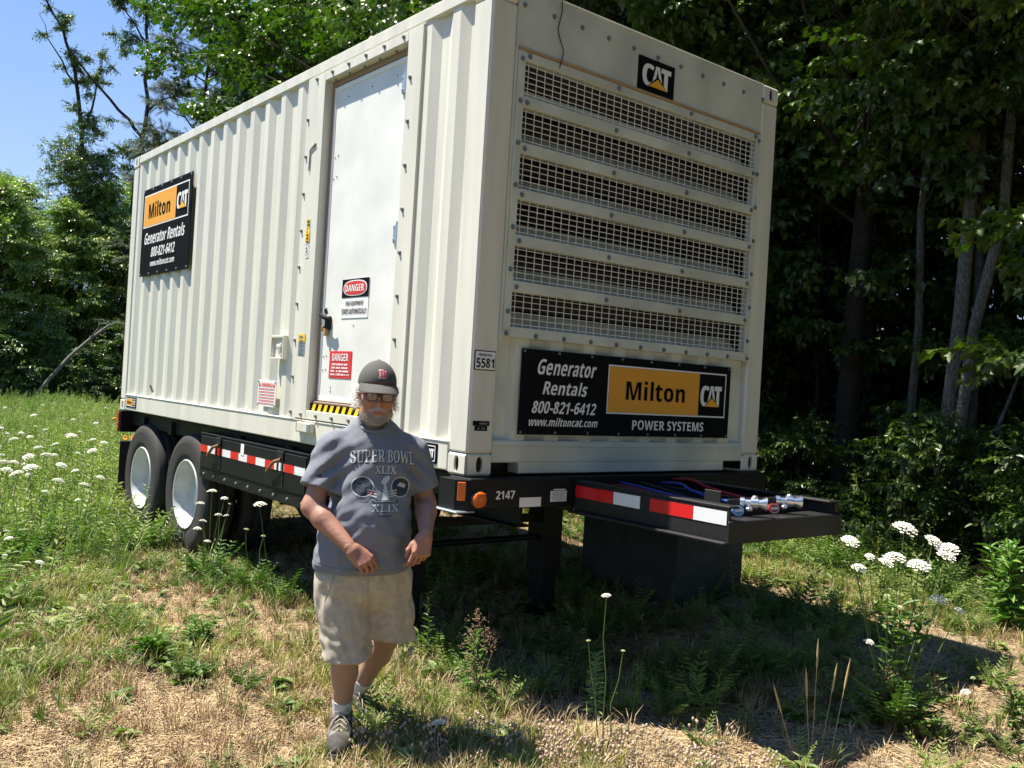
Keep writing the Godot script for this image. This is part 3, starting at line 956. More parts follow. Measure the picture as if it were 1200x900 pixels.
func make_trailer() -> void:
	var rng := RandomNumberGenerator.new()
	rng.seed = 5
	var k := DECK
	var o := thing("trailer", "black tandem axle trailer chassis carrying the cream container", "trailer")
	var blk: Material = M.chassis_black
	var END := Transform3D(Basis(), Vector3(0, k, 0))
	var SD := Transform3D(SIDE.basis, Vector3(0, k, 0))
	for x in [0.72, 1.72]:
		var mb := MB.new()
		mb.span(Vector3(x - 0.07, k - 0.05, -6.05), Vector3(x + 0.07, k - 0.035, 0.04), 0.003)
		mb.span(Vector3(x - 0.07, k - 0.36, -6.05), Vector3(x + 0.07, k - 0.345, -0.4), 0.003)
		mb.span(Vector3(x - 0.01, k - 0.345, -6.05), Vector3(x + 0.01, k - 0.05, -0.4))
		mb.span(Vector3(x - 0.01, k - 0.20, -0.4), Vector3(x + 0.01, k - 0.05, 0.04))
		part("main_beam", mb, blk, o)
	for z in [-0.9, -2.2, -3.1, -4.7, -5.5]:
		var mb := MB.new()
		mb.span(Vector3(0.06, k - 0.15, z - 0.05), Vector3(W - 0.06, k - 0.036, z + 0.05), 0.004)
		part("cross_member", mb, blk, o)
	var sr := MB.new()
	sr.span(Vector3(0.10, k - 0.14, -6.0), Vector3(0.13, k - 0.008, -0.1), 0.004)
	sr.span(Vector3(W - 0.13, k - 0.14, -6.0), Vector3(W - 0.10, k - 0.008, -0.1), 0.004)
	part("side_rail", sr, blk, o)
	# front bolster, its lamp, reflector, number and plates
	var fb := MB.new()
	fb.span(Vector3(-0.015, k - 0.165, -0.12), Vector3(2.455, k - 0.004, 0.07), 0.006)
	fb.prism(PackedVector2Array([Vector2(-0.016, -0.12), Vector2(-0.016, 0.068), Vector2(-0.075, 0.02), Vector2(-0.075, -0.12)]), k - 0.165, k - 0.012, Transform3D(Basis(Vector3(1, 0, 0), Vector3(0, 0, 1), Vector3(0, 1, 0)), Vector3.ZERO))
	var bol := part("front_bolster", fb, blk, o)
	var sh := MB.new()
	sh.span(Vector3(-0.10, k - 0.176, -0.14), Vector3(0.02, k - 0.166, 0.075), 0.004)
	part("bolster_shoe", sh, M.zinc, bol)
	var FE := Transform3D(Basis(), Vector3(0, k, 0.07))
	var om := MB.new()
	var bd := Vector3(0.059, 0, 0.048).normalized()
	var BF := Transform3D(Basis(bd, Vector3.UP, bd.cross(Vector3.UP)), Vector3(-0.075, k, 0.02))
	slab(om, BF, 0.014, -0.115, 0.055, -0.022, 0.0, 0.006, 0.002)
	part("orange_reflector", om, M.amber, bol)
	var lr := MB.new()
	var LX := Transform3D(Basis(Vector3(1, 0, 0), Vector3(0, 0, 1), Vector3(0, -1, 0)), Vector3(0.035, k - 0.108, 0.07))
	lr.lathe([Vector2(0.048, 0.0), Vector2(0.048, 0.012), Vector2(0.041, 0.014)], 24, LX)
	var lamp := part("marker_lamp", lr, M.hose_black, bol)
	lr = MB.new()
	lr.lathe([Vector2(0.042, 0.012), Vector2(0.040, 0.024), Vector2(0.03, 0.031), Vector2(0.018, 0.030), Vector2(0.012, 0.034), Vector2(0.0, 0.035)], 24, LX)
	for q in 7: lr.box(LX * Vector3(0.0, 0.030, -0.03 + 0.01 * q), Vector3(0.055, 0.003, 0.01))
	part("amber_lens", lr, M.amber, lamp)
	words(bol, FE, 0.003, M.sign_white, [["2147", true, 0.150, -0.112, 0.275, -0.068]], "fleet_number")
	var pb := MB.new()
	slab(pb, FE, 0.31, -0.158, 0.458, -0.108, 0.0, 0.003)
	var pl := part("white_plate", pb, M.sign_white, bol)
	pb = MB.new()
	slab(pb, FE, 0.525, -0.136, 0.642, -0.078, 0.0, 0.003)
	slab(pb, FE, 0.545, -0.074, 0.63, -0.068, 0.0, 0.003)
	var p2 := part("white_plate", pb, M.sign_white, bol)
	scribble(p2, FE, 0.005, M.zinc, 0.53, -0.132, 0.637, -0.082, 6, rng)
	# neck towards the kingpin
	for s in [0, 1]:
		var x := 0.70 if s == 0 else 1.59
		var d := 1.0 if s == 0 else -1.0
		var mb := MB.new()
		mb.span(Vector3(x, k - 0.185, 0.072), Vector3(x + d * 0.012, k - 0.034, 1.13), 0.003)
		mb.span(Vector3(x - d * 0.004, k - 0.034, 0.072), Vector3(x + d * 0.07, k - 0.022, 1.13), 0.003)
		mb.span(Vector3(x - d * 0.045, k - 0.199, 0.072), Vector3(x + d * 0.03, k - 0.186, 1.14), 0.003)
		var rail := part("neck_rail", mb, M.worn_black, o)
		if s == 0:
			var NX := Transform3D(SIDE.basis, Vector3(x, k, 0))
			for q in [[0.085, 0.375, true], [0.377, 0.565, false], [0.635, 0.915, true], [0.917, 1.115, false]]:
				var tb := MB.new()
				slab(tb, NX, q[0], -0.112, q[1], -0.048, 0.0, 0.003)
				part("red_tape" if q[2] else "white_tape", tb, M.reflector_red if q[2] else M.reflector_white, rail)
	var ap := MB.new()
	ap.span(Vector3(0.685, k - 0.197, 1.13), Vector3(1.625, k - 0.090, 1.145), 0.004)
	ap.span(Vector3(0.70, k - 0.105, 1.00), Vector3(1.59, k - 0.092, 1.1295), 0.003)
	part("front_apron", ap, M.worn_black, o)
	var dp := MB.new()
	dp.span(Vector3(0.712, k - 0.185, 0.072), Vector3(1.578, k - 0.175, 1.129), 0.003)
	dp.span(Vector3(1.05, k - 0.175, 0.072), Vector3(1.10, k - 0.06, 0.95), 0.003)
	dp.span(Vector3(1.35, k - 0.175, 0.072), Vector3(1.40, k - 0.06, 0.95), 0.003)
	part("neck_plate", dp, M.worn_black, o)
	# gladhands
	var gb := MB.new()
	gb.span(Vector3(0.86, k - 0.10, 0.985), Vector3(1.33, k - 0.01, 0.997), 0.002)
	gb.box(Vector3(0.795, k - 0.035, 0.95), Vector3(0.006, 0.13, 0.10), 0.002)
	var bracket := part("coupling_bracket", gb, M.worn_black, o)
	for s in [0, 1]:
		var x: float = 0.95 + 0.29 * s
		var g := MB.new()
		var a := Vector3(x, k - 0.028, 0.997)
		var turn := Vector3(0.55, 0.02, 0.83).normalized() if s == 0 else Vector3(0.7, 0.0, 0.71).normalized()
		g.tube([a, a + turn * 0.02, a + turn * 0.021, a + turn * 0.05, a + turn * 0.051, a + turn * 0.085, a + turn * 0.086, a + turn * 0.10, a + turn * 0.125, a + turn * 0.13], [0.026, 0.026, 0.018, 0.018, 0.030, 0.028, 0.020, 0.022, 0.034, 0.030], 14)
		g.ball(a + turn * 0.068 + Vector3(0, 0.026, 0), Vector3(0.018, 0.014, 0.018), 10, 6)
		g.ball(a + turn * 0.04 + Vector3(-0.01, -0.028, 0.012), Vector3(0.022, 0.014, 0.018), 10, 6)
		part("coupling_head", g, M.chrome, bracket)
		var tg := MB.new()
		var TX := Transform3D(Basis(Vector3.RIGHT, -0.25), Vector3(x - 0.06 + 0.0 * s, k - 0.062, 1.03))
		var ep := ellipse(0, 0, 0.045, 0.027, 24)
		tg.prism(ep, -0.003, 0.003, TX)
		var tago := part("oval_tag", tg, M.blue_plastic if s == 0 else M.red_plastic, bracket)
		tago.set_meta("label", "blue oval tag under the coupling" if s == 0 else "red oval tag under the coupling")
		tg = MB.new()
		rect(tg, TX, -0.028, -0.006, 0.028, 0.006, 0.005)
		var er := ellipse(0, 0, 0.041, 0.0235, 24)
		var ei := ellipse(0, 0, 0.037, 0.020, 24)
		for q in 24:
			var j := (q + 1) % 24
			tg.quad(TX * Vector3(ei[q].x, ei[q].y, 0.005), TX * Vector3(er[q].x, er[q].y, 0.005), TX * Vector3(er[j].x, er[j].y, 0.005), TX * Vector3(ei[j].x, ei[j].y, 0.005))
		part("tag_print", tg, M.sign_white, tago)
	var hoses := [["hose_red", [Vector3(1.50, k - 0.03, 0.08), Vector3(1.35, k + 0.0, 0.35), Vector3(1.20, k - 0.01, 0.6), Vector3(1.16, k - 0.03, 0.85), Vector3(1.16, k - 0.03, 0.98)], 0.0085], ["hose_blue", [Vector3(1.40, k - 0.05, 0.08), Vector3(1.25, k - 0.02, 0.35), Vector3(1.05, k - 0.02, 0.6), Vector3(0.95, k - 0.03, 0.85), Vector3(0.93, k - 0.03, 0.98)], 0.0085], ["hose_red", [Vector3(1.00, k - 0.05, 0.08), Vector3(0.90, k - 0.04, 0.35), Vector3(0.86, k - 0.05, 0.6), Vector3(0.9, k - 0.06, 0.8), Vector3(1.1, k - 0.05, 0.97)], 0.007], ["hose_blue", [Vector3(1.05, k - 0.04, 0.08), Vector3(0.95, k - 0.035, 0.35), Vector3(0.88, k - 0.04, 0.65), Vector3(0.87, k - 0.045, 0.9)], 0.007], ["hose_black", [Vector3(1.2, k - 0.04, 0.08), Vector3(1.1, k - 0.05, 0.4), Vector3(1.0, k - 0.06, 0.7), Vector3(0.98, k - 0.06, 0.97)], 0.009]]
	for h in hoses:
		var cv := Curve3D.new()
		cv.bake_interval = 0.03
		var P: Array = h[1]
		for i in P.size():
			var t: Vector3 = (P[mini(i + 1, P.size() - 1)] - P[maxi(i - 1, 0)]) / 6.0
			cv.add_point(P[i], -t, t)
		var pts := Array(cv.get_baked_points())
		var rr := []
		for q in pts: rr.append(h[2])
		var mb := MB.new()
		mb.tube(pts, rr, 8)
		part("air_hose", mb, M[h[0]], o)
	# landing gear
	for x in [0.46, 1.62]:
		var mb := MB.new()
		mb.span(Vector3(x - 0.09, 0.30, -1.29), Vector3(x + 0.09, k - 0.05, -1.11), 0.006)
		mb.span(Vector3(x - 0.07, 0.04, -1.27), Vector3(x + 0.07, 0.30, -1.13), 0.005)
		mb.span(Vector3(x - 0.14, 0.0, -1.34), Vector3(x + 0.14, 0.04, -1.06), 0.006)
		var gus := PackedVector2Array()
		var s := -1.0 if x > 1.2 else 1.0
		gus.append(Vector2(x + s * 0.09, k - 0.06))
		for q in 9:
			var a := PI / 2 * q / 8
			gus.append(Vector2(x + s * (0.09 + 0.42 * (1.0 - sin(a))), k - 0.06 - 0.42 * (1.0 - cos(a))))
		mb.prism(gus, -1.22, -1.205, Transform3D())
		part("landing_leg", mb, blk, o)
	var cs := MB.new()
	cs.cyl(Vector3(0.4, 0.55, -1.2), Vector3(1.62, 0.55, -1.2), 0.022, -1, 10)
	cs.span(Vector3(0.6, 0.66, -1.21), Vector3(1.62, 0.72, -1.19))
	part("landing_cross_shaft", cs, blk, o)
	# axles, springs, wheels
	for z in [-4.12, -5.36]:
		var mb := MB.new()
		mb.span(Vector3(0.3, 0.46, z - 0.06), Vector3(W - 0.3, 0.58, z + 0.06), 0.01)
		for x in [0.72, 1.72]:
			mb.tube([Vector3(x, 0.72, z - 0.55), Vector3(x, 0.62, z - 0.25), Vector3(x, 0.60, z), Vector3(x, 0.62, z + 0.25), Vector3(x, 0.72, z + 0.55)], [0.045, 0.05, 0.06, 0.05, 0.045], 4)
			mb.span(Vector3(x - 0.05, 0.68, z - 0.6), Vector3(x + 0.05, 0.80, z - 0.5))
			mb.span(Vector3(x - 0.05, 0.68, z + 0.5), Vector3(x + 0.05, 0.80, z + 0.6))
		part("axle", mb, blk, o)
		make_wheel(o, 0.02, z, 1.0)
		make_wheel(o, W - 0.02, z, -1.0)
	for x in [0.02, W - 0.62]:
		var mb := MB.new()
		mb.span(Vector3(x, 0.10, -6.06), Vector3(x + 0.6, 0.80, -6.05), 0.002)
		mb.span(Vector3(x, 0.78, -6.08), Vector3(x + 0.6, 0.82, -6.04), 0.003)
		part("mud_flap", mb, M.mud_rubber, o)
		var hb := MB.new()
		hb.span(Vector3(x + 0.3, 0.80, -6.07), Vector3(x + 0.36, k - 0.02, -6.04))
		part("flap_bracket", hb, blk, o)
	# rear bolster with red lamps
	var rb := MB.new()
	rb.span(Vector3(-0.01, k - 0.22, -6.08), Vector3(W + 0.01, k - 0.006, -5.98), 0.005)
	var rear := part("rear_bolster", rb, blk, o)
	for q in [[-0.005, -0.10], [-0.005, -0.20]]:
		for s in [0, 1]:
			var lb := MB.new()
			var x: float = -0.016 if s == 0 else W + 0.016
			lb.box(Vector3(x, k - 0.055 + (q[1] + 0.10) * 1.0, -6.03), Vector3(0.014, 0.075, 0.05), 0.004)
			part("red_lamp", lb, M.tail_red, rear)
	# tool box on the left side
	var tb := MB.new()
	tb.span(Vector3(0.0, k - 0.425, -3.72), Vector3(0.5, k - 0.06, -1.76), 0.006)
	tb.span(Vector3(-0.004, k - 0.064, -3.73), Vector3(0.504, k - 0.052, -1.75), 0.003)
	var box := part("tool_box", tb, blk, o)
	var dr := MB.new()
	slab(dr, SD, -3.70, -0.33, -1.78, -0.075, 0.0, 0.008, 0.003)
	part("drop_door", dr, blk, box)
	for i in 12:
		var u0 := -3.70 + 0.160 * i
		var mb := MB.new()
		slab(mb, SD, u0, -0.205, u0 + 0.1585, -0.150, 0.008, 0.011)
		part("red_tape" if i % 2 == 0 else "white_tape", mb, M.reflector_red if i % 2 == 0 else M.reflector_white, box)
	var rv := MB.new()
	for i in 9:
		var u := -3.62 + 0.225 * i
		rv.cyl(SD * Vector3(u, -0.385, 0.0), SD * Vector3(u, -0.385, 0.008), 0.012, 0.008, 8)
	part("rivet_heads", rv, M.zinc, box)
	for u in [-3.30, -2.16]:
		var mb := MB.new()
		slab(mb, SD, u - 0.05, -0.12, u + 0.05, -0.065, 0.008, 0.02, 0.003)
		slab(mb, SD, u - 0.05, -0.32, u + 0.05, -0.22, 0.008, 0.014, 0.003)
		for s in [-0.042, 0.042]: slab(mb, SD, u + s - 0.008, -0.22, u + s + 0.008, -0.12, 0.012, 0.018, 0.002)
		var lt := part("box_latch", mb, M.worn_black, box)
		mb = MB.new()
		mb.tube([SD * Vector3(u + 0.02, -0.125, 0.02), SD * Vector3(u - 0.03, -0.145, 0.05), SD * Vector3(u - 0.12, -0.20, 0.045), SD * Vector3(u - 0.15, -0.225, 0.04)], [0.014, 0.012, 0.012, 0.014], 8)
		part("latch_handle", mb, M.rust, lt)
	var yt := MB.new()
	slab(yt, SD, -2.86, -0.16, -2.80, -0.075, 0.011, 0.014)
	part("yellow_sticker", yt, M.sign_white, box)
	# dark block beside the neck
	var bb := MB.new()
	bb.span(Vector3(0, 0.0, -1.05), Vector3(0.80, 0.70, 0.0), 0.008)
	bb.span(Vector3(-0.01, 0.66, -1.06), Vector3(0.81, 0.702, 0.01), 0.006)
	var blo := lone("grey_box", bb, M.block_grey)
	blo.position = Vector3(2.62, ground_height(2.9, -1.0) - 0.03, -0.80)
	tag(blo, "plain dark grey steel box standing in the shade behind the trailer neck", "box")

# ------------------------------------------------------------------ foliage
func leaf_maple(mb: MB, X: Transform3D, s: float) -> void:
	var half := [Vector2(0.03, 0.0), Vector2(0.30, 0.06), Vector2(0.24, 0.24), Vector2(0.55, 0.46), Vector2(0.30, 0.50), Vector2(0.24, 0.72), Vector2(0.0, 1.0)]
	for sg in [-1.0, 1.0]:
		var p := func(q: Vector2) -> Vector3: return X * (Vector3(sg * q.x, absf(q.x) * 0.28 - q.y * q.y * 0.22, q.y) * s)
		for i in half.size() - 1:
			var a: Vector3 = p.call(Vector2(0, 0.28))
			var b: Vector3 = p.call(half[i])
			var d: Vector3 = p.call(half[i + 1])
			if sg > 0: mb.flat(a, d, b)
			else: mb.flat(a, b, d)

func leaf_oval(mb: MB, X: Transform3D, s: float, w := 0.26, droop := 0.2) -> void:
	var half := [Vector2(0.0, 0.0), Vector2(w, 0.32), Vector2(w * 0.8, 0.68), Vector2(0.0, 1.0)]
	for sg in [-1.0, 1.0]:
		var p := func(q: Vector2) -> Vector3: return X * (Vector3(sg * q.x, absf(q.x) * 0.3 - q.y * q.y * droop, q.y) * s)
		for i in range(1, 3):
			var a: Vector3 = p.call(half[0])
			var b: Vector3 = p.call(half[i])
			var d: Vector3 = p.call(half[i + 1])
			if sg > 0: mb.flat(a, d, b)
			else: mb.flat(a, b, d)

func sprig(kind: String, rng: RandomNumberGenerator) -> MB:   # grows along +z, leaves look up
	var mb := MB.new()
	var n := 9
	var long := 0.34
	if kind == "oval": n = 14
	if kind == "needle":
		mb.tube([Vector3.ZERO, Vector3(0, 0.01, 0.15), Vector3(0, 0.03, 0.32)], [0.004, 0.003, 0.002], 3, false)
		for i in 70:
			var t := rng.randf_range(0.15, 1.0)
			var a := rng.randf() * TAU
			var d := Vector3(cos(a), sin(a), 0.9).normalized()
			var w := d.cross(Vector3(0.3, 1, 0.2)).normalized() * 0.0035
			var o := Vector3(0, 0.03 * t, 0.32 * t)
			var e := o + d * rng.randf_range(0.07, 0.11)
			mb.flat(o - w, o + w, e)
		return mb
	mb.tube([Vector3.ZERO, Vector3(0, -0.005, long * 0.5), Vector3(0, -0.02, long)], [0.004, 0.003, 0.002], 3, false)
	for i in n:
		var t := (i + 0.8) / n
		var o := Vector3(0, -0.02 * t * t, long * t)
		var side := 1.0 if i % 2 == 0 else -1.0
		var yaw := side * rng.randf_range(0.5, 1.3) * (1.0 - 0.6 * float(i == n - 1))
		var B := Basis(Vector3.UP, yaw) * Basis(Vector3.RIGHT, rng.randf_range(-0.25, 0.75)) * Basis(Vector3.BACK, rng.randf_range(-0.6, 0.6))
		var pet := 0.035 if kind == "maple" else 0.012
		var X := Transform3D(B, o + B * Vector3(0, 0, pet))
		if kind == "maple": leaf_maple(mb, X, rng.randf_range(0.085, 0.135))
		else: leaf_oval(mb, X, rng.randf_range(0.06, 0.095))
	return mb

func leaf_mat(key: String, rough := 0.5, thr := 0.35) -> StandardMaterial3D:
	var m := mat(key, 1, 1, 1, rough)
	m.vertex_color_use_as_albedo = true
	m.backlight_enabled = true
	m.backlight = Color(0.62, 0.80, 0.25) * thr / 0.4
	m.metallic_specular = 0.5
	return m

func scatter(xs: Array, cols: PackedColorArray, mesh: Mesh) -> MultiMesh:
	var mm := MultiMesh.new()
	mm.transform_format = MultiMesh.TRANSFORM_3D
	mm.use_colors = true
	mm.mesh = mesh
	mm.instance_count = xs.size()
	var buf := PackedFloat32Array()
	buf.resize(xs.size() * 16)
	var k := 0
	for i in xs.size():
		var t: Transform3D = xs[i]
		var b := t.basis
		buf[k] = b.x.x; buf[k + 1] = b.y.x; buf[k + 2] = b.z.x; buf[k + 3] = t.origin.x
		buf[k + 4] = b.x.y; buf[k + 5] = b.y.y; buf[k + 6] = b.z.y; buf[k + 7] = t.origin.y
		buf[k + 8] = b.x.z; buf[k + 9] = b.y.z; buf[k + 10] = b.z.z; buf[k + 11] = t.origin.z
		var c := cols[i]
		buf[k + 12] = c.r; buf[k + 13] = c.g; buf[k + 14] = c.b; buf[k + 15] = 1.0
		k += 16
	mm.buffer = buf
	return mm

func look(dir: Vector3, up := Vector3.UP) -> Basis:   # +z along dir
	var z := dir.normalized()
	var x := up.cross(z)
	if x.length_squared() < 1e-4: x = Vector3.RIGHT
	x = x.normalized()
	return Basis(x, z.cross(x), z)

func leaf_color(base: Color, rng: RandomNumberGenerator) -> Color:
	var t := rng.randf()
	var c := base.lerp(base * Color(1.75, 1.45, 0.9), t * t)
	c = c * rng.randf_range(0.75, 1.15)
	c.a = 1.0
	return c

var kinds := {}
func crown_into(xs: Array, cols: PackedColorArray, at: Vector3, axis: Vector3, r: float, n: int, scale: float, base: Color, rng: RandomNumberGenerator, flatten := 0.6) -> void:
	var tint := base * rng.randf_range(0.8, 1.25)
	for i in n:
		var d := Vector3(rng.randfn(), rng.randfn() * 0.75, rng.randfn()).normalized()
		var p := at + Vector3(d.x, d.y * flatten, d.z) * r * pow(rng.randf(), 0.45)
		var dir := (d * 0.8 + axis * 0.7 + Vector3(0, -0.15, 0) + Vector3(rng.randfn(), rng.randfn() * 0.4, rng.randfn()) * 0.35).normalized()
		var b := look(dir, (Vector3.UP + Vector3(rng.randfn(), 0, rng.randfn()) * 0.35).normalized())
		var s := scale * rng.randf_range(0.75, 1.25)
		xs.append(Transform3D(b.scaled(Vector3.ONE * s), p - dir * 0.17 * s))
		cols.append(leaf_color(tint, rng))

func wander(a: Vector3, b: Vector3, n: int, amp: float, rng: RandomNumberGenerator) -> Array:
	var pts := [a]
	for i in range(1, n):
		var t := float(i) / n
		pts.append(a.lerp(b, t) + Vector3(rng.randfn(), rng.randfn() * 0.5, rng.randfn()) * amp * sin(t * PI))
	pts.append(b)
	return pts

func make_tree(called: String, label: String, group: String, sp: Dictionary, sd: int) -> Node3D:
	# sp: height, trunk (radius), low, radius, clumps, per, clump_r, leaf, scale, color, bark, bias (shape power)
	var rng := RandomNumberGenerator.new()
	rng.seed = sd
	var o := thing(called, label, sp.get("category", "tree"), Vector3.ZERO, 0.0, group)
	var tm := MB.new()
	var h: float = sp.height
	var lean := Vector3(rng.randfn(), 0, rng.randfn()) * h * 0.02
	var trunk := wander(Vector3(0, -0.1, 0), Vector3(0, h * 0.95, 0) + lean, 9, h * sp.get("wander", 0.008), rng)
	var rr := []
	for i in 10: rr.append(sp.trunk * (1.35 if i == 0 else 1.0) * lerpf(1.0, 0.12, i / 9.0))
	tm.tube(trunk, rr, 9, false)
	var xs := []
	var cols := PackedColorArray()
	var on_trunk := func(y: float) -> Vector3:
		var t := clampf(y / (h * 0.95) * 9.0, 0.0, 8.999)
		return (trunk[int(t)] as Vector3).lerp(trunk[int(t) + 1], t - int(t))
	for c in sp.clumps:
		var t: float = (c + rng.randf()) / sp.clumps
		var y := lerpf(sp.low, h, t)
		var env: float = pow(maxf(sin(PI * pow(clampf((y - sp.low) / (h - sp.low), 0.02, 0.98), sp.get("bias", 0.75))), 0.0), 0.6)
		var a := rng.randf() * TAU
		var q: float = sp.radius * env * sqrt(rng.randf_range(0.08, 1.0))
		var p: Vector3 = on_trunk.call(y) + Vector3(cos(a) * q, rng.randfn() * 0.2, sin(a) * q)
		var root: Vector3 = on_trunk.call(maxf(y - q * sp.get("rise", 0.55) - 0.1, sp.low * 0.4))
		var lr: float = clampf(sp.trunk * 0.22, 0.006, 0.05) * rng.randf_range(0.6, 1.1)
		if q > 0.3: tm.tube(wander(root, p, 4, q * 0.06, rng), [lr, lr * 0.8, lr * 0.6, lr * 0.4, lr * 0.2], 5, false)
		crown_into(xs, cols, p, Vector3(cos(a), 0.1, sin(a)), sp.clump_r * rng.randf_range(0.7, 1.3), int(sp.per * rng.randf_range(0.6, 1.4)), sp.scale, sp.color, rng, sp.get("flatten", 0.55))
	part("trunk", tm, M[sp.bark], o)
	put_crown(o, xs, cols, sp.leaf)
	return o

func put_crown(o: Node3D, xs: Array, cols: PackedColorArray, leaf: String) -> void:
	if not kinds.has(leaf):
		var r := RandomNumberGenerator.new()
		r.seed = 77
		var mesh := sprig(leaf, r).mesh()
		mesh.surface_set_material(0, leaf_mat("leaves_" + leaf, 0.36 if leaf != "needle" else 0.6, 0.4 if leaf != "needle" else 0.15))
		kinds[leaf] = mesh
	var mi := MultiMeshInstance3D.new()
	mi.name = "crown"
	mi.multimesh = scatter(xs, cols, kinds[leaf])
	mi.set_meta("kind", "stuff")
	o.add_child(mi)

func where_in_wood(kind: String, x: float, z: float) -> String:
	if z > 9.0: return kind + " closing the near side of the clearing"
	if z < -9.0: return kind + " of the wood behind the container"
	if x < 8.6: return kind + " at the edge of the dark wood right of the container"
	return kind + " deep in the dark wood right of the container"

func place(o: Node3D, x: float, z: float, turn: float, s: float, label := "") -> void:
	o.position = Vector3(x, ground_height(x, z), z)
	o.rotation.y = turn
	o.scale = Vector3.ONE * s
	if label: o.set_meta("label", label)

func limb_tree(called: String, label: String, at: Vector3, turn: float, limbs: Array, tufts: Array, leaf: String, base: Color, sd: int) -> void:
	# limbs: [[points...], r0, r1]; tufts: [centre, radius, sprigs]
	var rng := RandomNumberGenerator.new()
	rng.seed = sd
	var o := thing(called, label, "tree", at, turn)
	o.scale = Vector3.ONE * 1.2
	var tm := MB.new()
	for l in limbs:
		var pts := []
		var P: Array = l[0]
		for i in P.size() - 1:
			var w := wander(P[i], P[i + 1], 3, (P[i + 1] - P[i]).length() * 0.03, rng)
			if i < P.size() - 2: w.pop_back()
			pts.append_array(w)
		var rr := []
		for i in pts.size(): rr.append(lerpf(l[1], l[2], float(i) / (pts.size() - 1)))
		tm.tube(pts, rr, 7, false)
	var xs := []
	var cols := PackedColorArray()
	for t in tufts:
		var n: int = maxi(1, int(t[2] / 6.2))
		for k in n:
			var q: Vector3 = t[0] + Vector3(rng.randfn(), rng.randfn() * 0.7, rng.randfn()) * t[1] * 0.55
			tm.tube([(t[0] as Vector3).lerp(q, 0.0) + Vector3(0, -0.1, 0), q], [0.012, 0.004], 3, false)
			crown_into(xs, cols, q, Vector3.ZERO, t[1] * 0.42, 14, 0.85, base, rng, 0.7)
	part("trunk", tm, M.bark_dark, o)
	put_crown(o, xs, cols, leaf)

